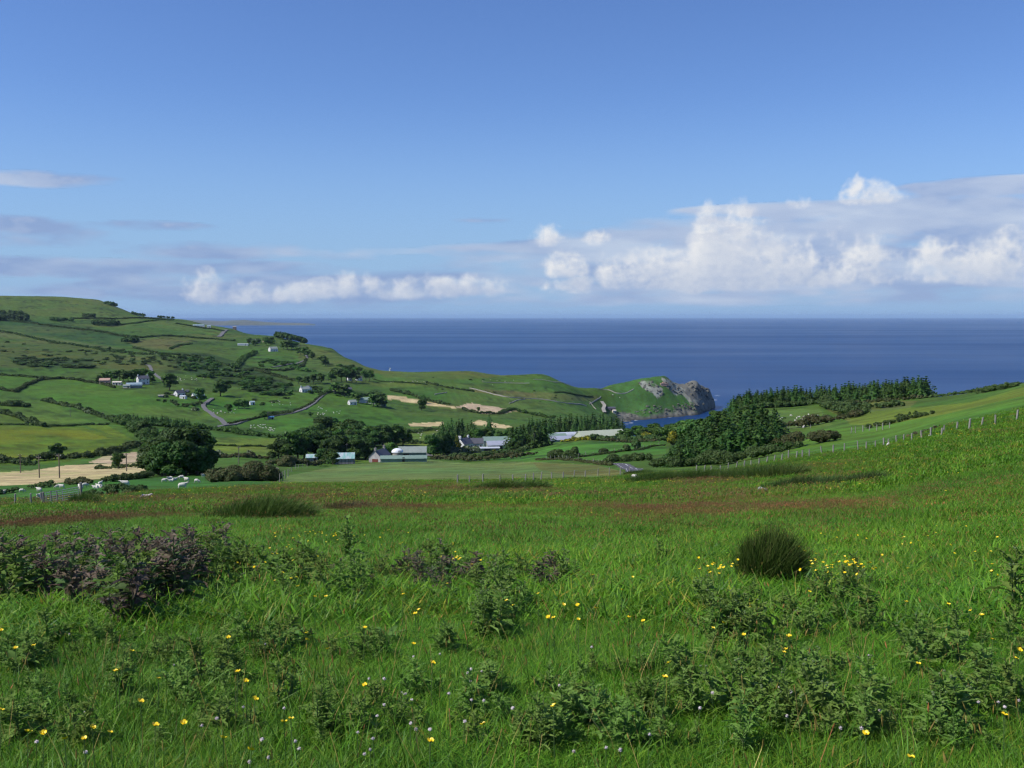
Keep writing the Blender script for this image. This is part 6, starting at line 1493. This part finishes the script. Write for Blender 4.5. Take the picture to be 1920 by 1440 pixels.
def scatter(name, x, y, var, scl, tint, label, cat, coll, zoff=0.0, tilt=.12):
    n = len(x); z = zt(x, y) + zoff
    me = bpy.data.meshes.new(name); me.vertices.add(n); me.vertices.foreach_set('co', np.stack([x, y, z], -1).astype(np.float32).ravel())
    a = me.attributes.new('var', 'INT', 'POINT'); a.data.foreach_set('value', np.asarray(var, np.int32))
    rot = np.stack([rng.normal(0, tilt, n), rng.normal(0, tilt, n), rng.uniform(0, 6.283, n)], -1)
    a = me.attributes.new('rot', 'FLOAT_VECTOR', 'POINT'); a.data.foreach_set('vector', rot.astype(np.float32).ravel())
    a = me.attributes.new('scl', 'FLOAT_VECTOR', 'POINT'); a.data.foreach_set('vector', np.asarray(scl, np.float32).ravel())
    a = me.attributes.new('tint', 'FLOAT_VECTOR', 'POINT'); a.data.foreach_set('vector', np.asarray(tint, np.float32).ravel())
    o_ = obj(name, me); tag(o_, label, cat, kind='stuff')
    ng = bpy.data.node_groups.new(name + '_nodes', 'GeometryNodeTree')
    ng.interface.new_socket('Geometry', in_out='INPUT', socket_type='NodeSocketGeometry'); ng.interface.new_socket('Geometry', in_out='OUTPUT', socket_type='NodeSocketGeometry')
    gi, go = ng.nodes.new('NodeGroupInput'), ng.nodes.new('NodeGroupOutput')
    ip = ng.nodes.new('GeometryNodeInstanceOnPoints'); ci_ = ng.nodes.new('GeometryNodeCollectionInfo')
    ci_.inputs[0].default_value = coll; ci_.inputs[1].default_value = True; ci_.inputs[2].default_value = True
    def na(nm, typ):
        q = ng.nodes.new('GeometryNodeInputNamedAttribute'); q.data_type = typ; q.inputs[0].default_value = nm
        return [s_ for s_ in q.outputs if s_.enabled and s_.name == 'Attribute'][0]
    ng.links.new(gi.outputs[0], ip.inputs['Points']); ng.links.new(ci_.outputs[0], ip.inputs['Instance']); ip.inputs['Pick Instance'].default_value = True
    ng.links.new(na('var', 'INT'), ip.inputs['Instance Index']); ng.links.new(na('rot', 'FLOAT_VECTOR'), ip.inputs['Rotation']); ng.links.new(na('scl', 'FLOAT_VECTOR'), ip.inputs['Scale'])
    ng.links.new(ip.outputs[0], go.inputs[0])
    md = o_.modifiers.new('scatter', 'NODES'); md.node_group = ng
    return o_
def ring(n, r0, r1, a0=-.62, a1=.62):
    a = rng.uniform(a0, a1, n); r = np.sqrt(rng.uniform(r0 * r0, r1 * r1, n)); return r * np.sin(a), r * np.cos(a), r
def meadow():
    X_, Y_, VA, SC, TI = [], [], [], [], []
    def push(x, y, var, s_, t_): X_.append(x); Y_.append(y); VA.append(var); SC.append(s_); TI.append(t_)
    def tint(x, y, rust):
        n1 = fbm(x, y, 6, 3, 201); n2 = fbm(x, y, 1.6, 3, 203); n = len(x)
        t = np.stack([.78 + .86 * n1 + .38 * n2, .88 + .44 * n1 + .42 * n2, .58 + .3 * n2], -1) * rng.uniform(.64, 1.26, (n, 1))
        dead = rng.random(n) < .05; t[dead] *= (2.0, 1.02, 1.6)
        rc = np.stack([1.45 + .3 * n2, .86 + .2 * n2, 1.1 + 0 * n2], -1)
        return t * (1 - rust[:, None]) + rc * rust[:, None] * rng.uniform(.7, 1.1, (n, 1))
    def rusty(x, y, r):
        px, _ = project(x, y, zt(x, y))
        k_ = np.clip((r - 18) / 12, 0, 1) * np.clip((140 - r) / 30, .0, 1) * np.clip((fbm(x, y, 11, 4, 59) - .28) * 2.6, 0, 1) * np.clip((fbm(x, y, 3.5, 3, 63) - .26) * 2.4, 0, 1) * np.clip(1.0 - (px - 1350) / 450, .22, 1)
        return np.clip(k_ * 1.7, 0, 1)
    # near, round about the standpoint
    for n_, r0, r1, a0, a1 in ((9000, .25, 4.5, .62, 1.7), (9000, .25, 4.5, -1.7, -.62), (9000, 4.5, 13, .62, 1.0), (9000, 4.5, 13, -1.0, -.62), (900, .2, 1.3, -.62, .62)):
        x, y, r = ring(n_, r0, r1, a0, a1); hn = .42 + .95 * fbm(x, y, 1.7, 3, 211); s_ = rng.uniform(.8, 1.35, len(x))
        push(x, y, rng.integers(0, 4, len(x)), np.stack([s_ * 1.2, s_ * 1.2, s_ * hn], -1), tint(x, y, np.zeros(len(x))))
    # near
    x, y, r = ring(30000, 1.3, 7.5); hv = fbm(x, y, 1.7, 3, 211); hn = .42 + .95 * hv
    var = np.where(rng.random(len(x)) < .045, rng.integers(4, 7, len(x)), np.where(rng.random(len(x)) < .30, rng.integers(7, 10, len(x)), rng.integers(0, 4, len(x))))
    s_ = rng.uniform(.75, 1.25, len(x)); push(x, y, var, np.stack([s_ * 1.1, s_ * 1.1, s_ * hn], -1), tint(x, y, np.zeros(len(x))))
    x, y, r = ring(36000, 7.5, 17, -.66, .66); hv = fbm(x, y, 1.7, 3, 211); hn = .45 + .9 * hv
    var = np.where(rng.random(len(x)) < .07, rng.integers(4, 7, len(x)), np.where(rng.random(len(x)) < .2, rng.integers(10, 13, len(x)), rng.integers(0, 4, len(x))))
    s_ = rng.uniform(.9, 1.5, len(x)); ru = rusty(x, y, r) * .5; push(x, y, var, np.stack([s_ * 1.3, s_ * 1.3, s_ * hn * .8], -1), tint(x, y, ru))
    # middle
    x, y, r = ring(54000, 17, 46, -.73, .73); ru = rusty(x, y, r); hv = fbm(x, y, 3.2, 3, 213)
    var = np.where(rng.random(len(x)) < .04 + .50 * ru, rng.integers(13, 16, len(x)), rng.integers(10, 13, len(x)))
    s_ = rng.uniform(.8, 1.4, len(x)); push(x, y, var, np.stack([s_ * 1.25, s_ * 1.25, s_ * (.5 + .8 * hv)], -1), tint(x, y, ru * .85))
    # far
    x, y, r = ring(47000, 46, 150, -.73, .73); z = zt(x, y); px, py = project(x, y, z)
    keep = ~((px > 500) & (px < 1180) & (r > 138)) & ~((px < 520) & (r > 112)) & ~((px > 1150) & (px < 1300) & (r > 147)) & ~((px > 1290) & (r > 140))
    x, y, r = x[keep], y[keep], r[keep]; ru = rusty(x, y, r); hv = fbm(x, y, 6, 3, 215)
    var = np.where(rng.random(len(x)) < .04 + .5 * ru, rng.integers(19, 21, len(x)), rng.integers(16, 19, len(x)))
    s_ = rng.uniform(.8, 1.5, len(x)); push(x, y, var, np.stack([s_ * 1.2, s_ * 1.2, s_ * (.45 + .7 * hv)], -1), tint(x, y, ru * .85))
    scatter('meadow_grass', np.concatenate(X_), np.concatenate(Y_), np.concatenate(VA), np.concatenate(SC), np.concatenate(TI), 'green and rust-tinged grass covering the foreground meadow', 'grass', GC)
meadow()

# ------------------------------------------------------------------ thistles
M['thistle'] = mat_leaf('thistle_leaves', [(.115, .205, .034), (.165, .270, .050), (.220, .325, .080)], .36, .65, .1, .14)
M['thistledark'] = mat_leaf('purple_thistle_leaves', [(.120, .105, .068), (.180, .135, .098), (.235, .170, .130), (.110, .190, .060), (.090, .165, .050)], .34, .65, .1, .2)
M['thistlestem'] = mat_plain('thistle_stem', (.12, .18, .06), (.10, .13, .05), 20)
M['bud'] = mat_plain('thistle_buds', (.16, .11, .11), (.10, .11, .06), 30)
def spiny_leaf(L, w, curl, g):
    n = 6; v, f = [], []
    for i in range(n + 1):
        t = i / n; x = L * t; z = -curl * L * t * t + .12 * L * math.sin(t * 3.1); ww = w * math.sin(math.pi * min(1, .18 + t * .86)) * (1.0 if i % 2 else .38)
        zz = g.uniform(.0, .4) * w
        v += [(x + (.06 * L if i % 2 else 0), -ww, z + zz), (x, 0, z), (x + (.06 * L if i % 2 else 0), ww, z + zz)]
        if i: k_ = 3 * (i - 1); f += [(k_, k_ + 1, k_ + 4, k_ + 3), (k_ + 1, k_ + 2, k_ + 5, k_ + 4)]
    return v, f
def thistle_mesh(seed, dark):
    g = np.random.default_rng(seed); st, lf, bd = MB(), MB(), MB()
    stems = [((0, 0), 1.0, 26)] + [((g.uniform(-.22, .22), g.uniform(-.22, .22)), g.uniform(.35, .9), 15) for _ in range(int(g.integers(1, 4)))]
    for (ox, oy), H, n in stems:
        lx, ly = ox * 1.1 + g.normal(0, .05), oy * 1.1 + g.normal(0, .05)
        def sp_at(t): return Vector((ox * .5 + lx * t * t, oy * .5 + ly * t * t, H * t * .97))
        st.tube([tuple(sp_at(t)) for t in (-.05, .5, 1)], [.012, .009, .004], 5)
        for i in range(n):
            t = .04 + .94 * (i / n) ** .8; a = i * 2.4 + g.normal(0, .35); L = (.36 - .24 * t) * g.uniform(.65, 1.3) * (.6 + .4 * H)
            v, f = spiny_leaf(L, L * g.uniform(.17, .28), .75 - .6 * t + g.normal(0, .2), g); el_ = .30 + .5 * t + g.normal(0, .25); R_ = Matrix.Rotation(a, 4, 'Z') @ Matrix.Rotation(-el_, 4, 'Y') @ Matrix.Rotation(g.normal(0, .35), 4, 'X')
            lf.add([tuple((R_ @ Vector(q)) + sp_at(t)) for q in v], f)
        for i in range(3):   # side shoots
            a = g.uniform(0, 6.28); t = g.uniform(.5, .85); p0 = sp_at(t); e2 = p0 + Vector((math.cos(a) * .12, math.sin(a) * .12, .16)); st.tube([tuple(p0), tuple(e2)], [.005, .003], 4)
            for k_ in range(5):
                b_ = a + g.uniform(-2, 2); v, f = spiny_leaf(.11 * g.uniform(.7, 1.3), .034, .1, g); R_ = Matrix.Rotation(b_, 4, 'Z') @ Matrix.Rotation(-g.uniform(.1, 1.0), 4, 'Y'); q0 = p0.lerp(e2, g.uniform(.3, 1))
                lf.add([tuple((R_ @ Vector(q)) + q0) for q in v], f)
            bd.add([tuple(Vector(q) * .016 + e2) for q in ICO_V], [tuple(q) for q in ICO_F])
        for i in range(2):
            p0 = sp_at(1.0) + Vector((g.normal(0, .02), g.normal(0, .02), g.uniform(0, .05))); bd.add([tuple(Vector(q) * .017 + p0) for q in ICO_V], [tuple(q) for q in ICO_F])
    return st.me('stem', M['thistlestem']), lf.me('leaves', M['thistledark' if dark else 'thistle']), bd.me('buds', M['bud' if dark else 'thistlestem'])
TH = [thistle_mesh(300 + i, False) for i in range(7)]; TD = [thistle_mesh(320 + i, True) for i in range(5)]
ALLTH = []
def thistle(p_, h, kinds, label, group): ALLTH.append((h / math.hypot(p_.x, p_.y), p_, h, random.choice(kinds), label, group))
def build_thistle(p_, h, kind, label, group):
    h *= 1.22; st, lf, bd = kind; e_ = empty('thistle', p_, random.uniform(0, 6.28), (h * random.uniform(1.0, 1.45),) * 2 + (h,)); tag(e_, label, 'thistle', group)
    e_.rotation_euler[0] = random.gauss(0, .10); e_.rotation_euler[1] = random.gauss(0, .10)
    link(bpy.data.objects.new('stem', st), e_); link(bpy.data.objects.new('leaves', lf), e_)
    if h > .35: link(bpy.data.objects.new('buds', bd), e_)
def thistles(poly, n, h0, h1, kinds, label, group):
    xs = [q[0] for q in poly]; ys = [q[1] for q in poly]; k_ = 0
    while k_ < n:
        px, py = random.uniform(min(xs), max(xs)), random.uniform(min(ys), max(ys))
        if not inpoly(np.array([px]), np.array([py]), poly)[0]: continue
        thistle(at(px, py), random.uniform(h0, h1), kinds if not callable(kinds) else kinds(), label, group); k_ += 1
mixk = TD + TD + TH
thistles([(-30, 1090), (120, 1085), (170, 1120), (150, 1165), (-30, 1170)], 34, .46, .68, mixk, 'dark purple-tinged thistle in the dense patch at the left picture edge', 'thistles at the left edge')
thistles([(160, 1075), (330, 1070), (460, 1085), (430, 1130), (360, 1175), (220, 1185), (160, 1140)], 62, .40, .66, mixk, 'dark purple-tinged thistle in the dense left patch', 'thistles in the dense left patch')
thistles([(330, 1080), (470, 1075), (470, 1110), (380, 1120)], 10, .40, .60, TH, 'green thistle at right end of the dense left patch', 'green thistles beside the dense left patch')
thistles([(470, 1110), (640, 1090), (720, 1115), (600, 1160), (480, 1160)], 16, .30, .45, TH + TD[:1], 'low thistle between the dense left patch and the middle', 'low thistles left of the middle')
thistles([(715, 1085), (800, 1080), (1100, 1100), (1120, 1150), (900, 1150), (760, 1130)], 30, .26, .44, mixk, 'low purple-topped thistle in the band across the middle', 'purple-topped thistles in the middle')
thistles([(860, 1160), (960, 1150), (970, 1215), (880, 1225)], 12, .24, .36, TH, 'green thistle in the bushy clump at the middle of the meadow', 'green thistles in the middle clump')
thistles([(0, 1230), (300, 1210), (600, 1220), (600, 1440), (0, 1440)], 62, .14, .30, TH, 'low green thistle in the left foreground', 'green thistles in the left foreground')
thistles([(1000, 1300), (1300, 1260), (1330, 1440), (980, 1440)], 38, .14, .28, TH, 'low green thistle in the bottom middle foreground', 'green thistles in the bottom middle')
thistles([(1320, 1200), (1600, 1180), (1920, 1200), (1930, 1440), (1340, 1440)], 74, .15, .31, TH, 'low green thistle in the right foreground', 'green thistles in the right foreground')
thistles([(1520, 1110), (1620, 1110), (1640, 1200), (1540, 1200)], 7, .26, .40, TH, 'tall green thistle in the clump right of the rush clump', 'tall thistles right of the rush clump')
thistles([(1290, 1150), (1500, 1150), (1500, 1240), (1300, 1240)], 12, .24, .36, TH, 'low thistle below the solitary rush clump', 'thistles below the rush clump')
thistles([(600, 1240), (1000, 1240), (1000, 1440), (600, 1440)], 24, .14, .26, TH, 'small thistle in the clover-dotted middle foreground', 'small thistles in the middle foreground')
thistles([(470, 1085), (720, 1075), (1120, 1085), (1130, 1125), (720, 1130), (480, 1130)], 34, .16, .30, mixk, 'feathery low thistle in the weedy band from left patch to middle', 'low thistles in the weedy band')
for px, py, h, lb in ((655, 1068, .62, 'single tall thistle standing above the middle-left meadow'), (578, 1100, .40, 'single dark thistle left of the tall one'), (345, 1040, .34, 'bright green thistle top above the dark left patch'), (1905, 1160, .50, 'dark thistle at the right picture edge'), (1238, 1062, .34, 'thin dark thistle right of the middle')):
    thistle(at(px, py), h, TH, lb, None)

# the 300 that show largest are single plants, the small rest one mass
ALLTH.sort(key=lambda q: -q[0])
for q in ALLTH[:300]: build_thistle(*q[1:])
TC = bpy.data.collections.new('thistle_sources'); KN = TH + TD
for i, (st, lf, bd) in enumerate(KN):
    v, f, mi = combo([([p_.co for p_ in m_.vertices], [tuple(p_.vertices) for p_ in m_.polygons], j) for j, m_ in ((0, lf), (1, st))])
    TC.objects.link(bpy.data.objects.new('thistle_source_%03d' % i, mesh('thistle_source', v, f, [lf.materials[0], M['thistlestem']], mi=mi)))
rest = ALLTH[300:]
if rest:
    hs_ = np.array([q[2] * 1.22 for q in rest])
    scatter('low_thistles', np.array([q[1].x for q in rest]), np.array([q[1].y for q in rest]), [KN.index(q[3]) for q in rest], np.stack([hs_ * 1.2, hs_ * 1.2, hs_], -1), np.ones((len(rest), 3)), 'smallest thistles half sunk in the meadow grass', 'thistles', TC)

# ------------------------------------------------------------------ dock plants (broad leaves)
M['dock'] = mat_leaf('dock_leaves', [(.075, .17, .035), (.105, .21, .05), (.13, .23, .06)], .3, .75, .05, .1)
def dock(px, py, label):
    p_ = at(px, py); e_ = tag(empty('dock_plant', p_, random.uniform(0, 6)), label, 'plant')
    for i in range(6):
        a = i * 1.05 + random.uniform(-.2, .2); L = random.uniform(.10, .16); v, f = [], []
        for k_ in range(6):
            t = k_ / 5; w = .030 * math.sin(math.pi * (.1 + .85 * t)); zz = .05 + .22 * t - .12 * t * t
            v += [(L * t, -w, zz + .012), (L * t, 0, zz), (L * t, w, zz + .012)]
            if k_: q = 3 * (k_ - 1); f += [(q, q + 1, q + 4, q + 3), (q + 1, q + 2, q + 5, q + 4)]
        o_ = link(bpy.data.objects.new('leaf', mesh('leaf', v, f, M['dock'], True)), e_); o_.rotation_euler[2] = a
for px, py, lb in ((330, 1305, 'broad-leaved dock in the left foreground'), (540, 1225, 'broad-leaved dock left of the lower middle'), (35, 1275, 'broad-leaved dock at the left picture edge'), (722, 1225, 'pale broad-leaved dock near the middle'), (505, 1250, 'second dock beside the one left of the lower middle')): dock(px, py, lb)

# ------------------------------------------------------------------ buttercups and clover
M['petal'] = mat_plain('buttercup_petals', (.86, .66, .015), (.82, .58, .01), 40, .35, .5)
M['stemgreen'] = mat_plain('flower_stem', (.09, .16, .04), None, 20)
M['clover'] = mat_plain('clover_blossom', (.72, .68, .64), (.55, .42, .42), 120, .8)
def blossom_mesh():
    mb = MB()
    for i in range(5):
        a = i * 1.2566; v = []
        for (r_, w, z_) in ((.002, .003, 0), (.008, .0075, .002), (.0135, .0085, .006), (.0165, .004, .010)):
            for s_ in (-1, 1): v.append((r_ * math.cos(a) - s_ * w * math.sin(a), r_ * math.sin(a) + s_ * w * math.cos(a), z_))
        mb.add(v, [(0, 1, 3, 2), (2, 3, 5, 4), (4, 5, 7, 6)])
    mb.add([tuple(Vector(q) * .005 + Vector((0, 0, .004))) for q in ICO_V], [tuple(q) for q in ICO_F])
    return mb.me('blossom', M['petal'], True)
BL = blossom_mesh(); STM = MB().tube([(0, 0, 0), (.02, .0, -.5), (0, .02, -1)], [.0016 * 3, .0018 * 3, .002 * 3], 4).me('stem', M['stemgreen'])
def flower(name, px, py, hgt, size, label, cat, group, head):
    d = ray(px, py); p_ = at(px, py, hgt); e_ = empty(name, p_); tag(e_, label, cat, group)
    s_ = link(bpy.data.objects.new('stem', STM), e_, (0, 0, hgt), random.uniform(0, 6), (.35, .35, hgt + .02))
    b_ = link(bpy.data.objects.new('blossom', head), e_, (0, 0, hgt), random.uniform(0, 6), size)
    b_.rotation_euler[0] = random.gauss(.25, .25); b_.rotation_euler[1] = random.gauss(0, .25)
z1 = [(5, 730), (80, 823), (175, 808), (615, 937), (600, 940), (730, 1098), (953, 1207), (335, 1297), (437, 1293), (225, 1262), (806, 1225), (1275, 995), (1323, 1085), (1475, 1208), (1511, 1188), (1303, 1353), (1590, 745), (1595, 780), (1700, 828), (1185, 763), (823, 980), (1558, 550), (1633, 553), (1692, 553), (1508, 458), (1538, 452), (1547, 500), (1427, 470), (1320, 398), (1290, 385), (962, 345), (1000, 320), (820, 343), (1150, 315), (1235, 942), (683, 835), (570, 1263), (145, 1258), (480, 1235), (5, 1145), (1160, 1290)]
z2 = [(320, 540), (375, 798), (473, 895), (121, 716), (122, 1015), (463, 1305), (737, 1217), (1103, 1120), (1227, 598), (1023, 537), (1510, 657), (1490, 658), (1075, 660), (1102, 663), (1230, 670), (1322, 615), (1568, 678), (1700, 897), (1680, 970), (402, 622), (384, 642), (858, 572), (890, 598), (1153, 595), (1305, 440), (1198, 438), (550, 485), (612, 358), (640, 352), (590, 320), (940, 358), (1513, 450), (1458, 518)]
z3 = [(1160, 578), (1380, 592), (1493, 627), (1553, 648), (1610, 778), (1748, 828), (1727, 874), (1224, 902), (950, 1268), (1185, 1393), (1667, 1165), (213, 690), (158, 716), (552, 760), (535, 825), (525, 845), (658, 527), (318, 752)]
SC_ = 640 / 1772.
bc = [(x * SC_ + o_, y * SC_ + 920) for lst, o_ in ((z1, 0), (z2, 640), (z3, 1280)) for x, y in lst]
for px, py in bc:
    side = 'left' if px < 640 else ('right' if px > 1280 else 'middle'); band = 'nearest foreground' if py > 1230 else 'lower meadow'
    flower('buttercup', px, py, .34, random.uniform(.72, .95), 'yellow buttercup flowering in the %s of the picture, %s' % (band, side), 'flower', 'buttercups in the meadow', BL)
rs_ = random.Random(9); far_bc = []
clusters = [(590, 1000, 55, 14, 34), (545, 1035, 70, 20, 20), (700, 1000, 80, 14, 12), (1600, 1062, 55, 14, 34), (1345, 1060, 25, 16, 20), (1560, 1045, 90, 25, 18), (870, 1050, 40, 10, 14), (790, 1030, 110, 20, 10), (1740, 975, 40, 12, 16), (1650, 1010, 120, 30, 18), (1850, 1060, 60, 40, 8), (1500, 1000, 100, 30, 10)]
for cx_, cy__, sx, sy, n in clusters:
    for _ in range(n): far_bc.append((rs_.gauss(cx_, sx * .6), rs_.gauss(cy__, sy * .6)))
far_bc = sorted([q for q in far_bc if 985 < q[1] < 1110 and 0 < q[0] < 1920], key=lambda q: -q[1])[:205]
for px, py in far_bc:
    side = 'left' if px < 640 else ('right' if px > 1280 else 'middle')
    flower('buttercup', px, py, .36, random.uniform(.75, 1.0), 'small yellow buttercup in the drifts across the %s mid meadow' % side, 'flower', 'buttercups in the meadow drifts', BL)
FC = bpy.data.collections.new('flower_sources'); FC.objects.link(bpy.data.objects.new('blossom_source', BL))
n = 2600; x, y, r = ring(n, 28, 125); dn = fbm(x, y, 9, 3, 301); px_, py_ = project(x, y, zt(x, y))
kp = (dn > .56 - .05 * (px_ > 1250)) & ~((px_ < 520) & (r > 108)); x, y, r = x[kp], y[kp], r[kp]
s_ = rng.uniform(1.6, 2.6, len(x)) * np.clip(r / 60, .7, 1.5)
scatter('buttercup_drift', x, y, np.zeros(len(x)), np.stack([s_, s_, s_], -1), np.ones((len(x), 3)), 'tiny yellow buttercups sprinkled over the far meadow', 'flowers', FC, .36)
ch = MB(); g = np.random.default_rng(5)
for i in range(46):
    d = unit(1, g)[0]; d[2] = abs(d[2]) * 1.2 - .35; d /= np.linalg.norm(d); t = np.cross(d, (0, .3, 1)); t /= np.linalg.norm(t); b_ = np.cross(d, t)
    ch.add([tuple(d * .003 + t * .0012), tuple(d * .003 - t * .0012), tuple(d * .0105 - t * .0018 + b_ * .001), tuple(d * .0105 + t * .0018 + b_ * .001)], [(0, 1, 2, 3)])
ch.add([tuple(Vector(q) * .007) for q in ICO_V], [tuple(q) for q in ICO_F])
CLV = ch.me('blossom', M['clover'])
c1 = [(905, 903), (1377, 800), (820, 440), (607, 467), (1534, 1303), (1553, 1343), (1393, 1390), (1295, 1410), (1475, 1130), (1263, 1130), (1125, 1185), (1048, 1225), (445, 1365), (190, 1307), (443, 1153), (1360, 1293), (360, 745)]
c2 = [(143, 982), (222, 982), (222, 1115), (312, 1052), (330, 1060), (365, 1093), (388, 1243), (460, 1247), (360, 1210), (163, 1293), (150, 1347), (85, 1258), (675, 1090), (740, 1090), (670, 990), (780, 950), (768, 935), (672, 930), (655, 948), (558, 1055), (512, 850), (375, 865), (641, 1200), (890, 1130), (1300, 817), (1375, 1343), (1448, 1347), (1207, 1360), (120, 1375), (185, 1172), (728, 942), (1132, 1015), (1600, 1275)]
c3 = [(965, 858), (90, 1133), (560, 1050), (155, 1050), (740, 1015), (1535, 1100), (1638, 1103), (1745, 1095), (1023, 1145), (928, 1235), (500, 1025), (540, 1175), (820, 1240), (1672, 1125)]
for lst, o_ in ((c1, 0), (c2, 640), (c3, 1280)):
    for x, y in lst:
        side = {0: 'left', 640: 'middle', 1280: 'right'}[o_]
        flower('white_clover', x * SC_ + o_, y * SC_ + 920, .22, random.uniform(.7, .95), 'small white clover head in the %s foreground grass' % side, 'flower', 'white clover in the foreground', CLV)

# ------------------------------------------------------------------ surf round the headland
fm = mat_plain('foam', (.75, .78, .80), (.55, .60, .64), .4, .8, .2, .2, True)
v, f = [], []
def patch(px, py, w, d):
    q = ray(px, py); t_ = (CAMZ - .15) / -q[2]; x0, y0 = q[0] * t_, q[1] * t_; n_ = 11; k_ = len(v)
    for i in range(n_):
        a_ = i * 6.283 / n_; rr2 = random.uniform(.55, 1.15); v.append((x0 + math.cos(a_) * w * rr2, y0 + math.sin(a_) * d * rr2, .15))
    f.append(tuple(range(k_, k_ + n_)))
for px, py, w, d in ((1302, 775, 5, 2.4), (1310, 772, 6, 2.2), (1288, 778, 3, 1.5), (1318, 768, 3, 2), (1333, 762, 3, 3), (1341, 750, 5, 4), (1345, 742, 8, 3), (1184, 793, 4, 3), (1192, 788, 3, 2), (1176, 795, 3, 2), (1205, 784, 3, 1.2), (1225, 783, 2, 1), (1255, 783, 3, 1), (1272, 781, 2.5, 1)): patch(px, py, w, d)
fo = obj('surf', mesh('surf', v, f, fm)); tag(fo, 'thin white surf breaking along the foot of the headland', 'surf', kind='stuff')

# ------------------------------------------------------------------ haze
m, o = newmat('haze_air'); pv = X.nt.nodes.new('ShaderNodeVolumePrincipled')
pv.inputs['Color'].default_value = (.50, .72, 1.0, 1); pv.inputs['Density'].default_value = 1.9e-5; pv.inputs['Anisotropy'].default_value = 0.0
X.nt.links.new(pv.outputs[0], o.inputs['Volume'])
hb = obj('haze', MB().box(-95000, 95000, -12000, 99000, -60, 262).me('haze', m)); tag(hb, 'thin blue sea haze filling the air over land and water', 'haze', kind='stuff')
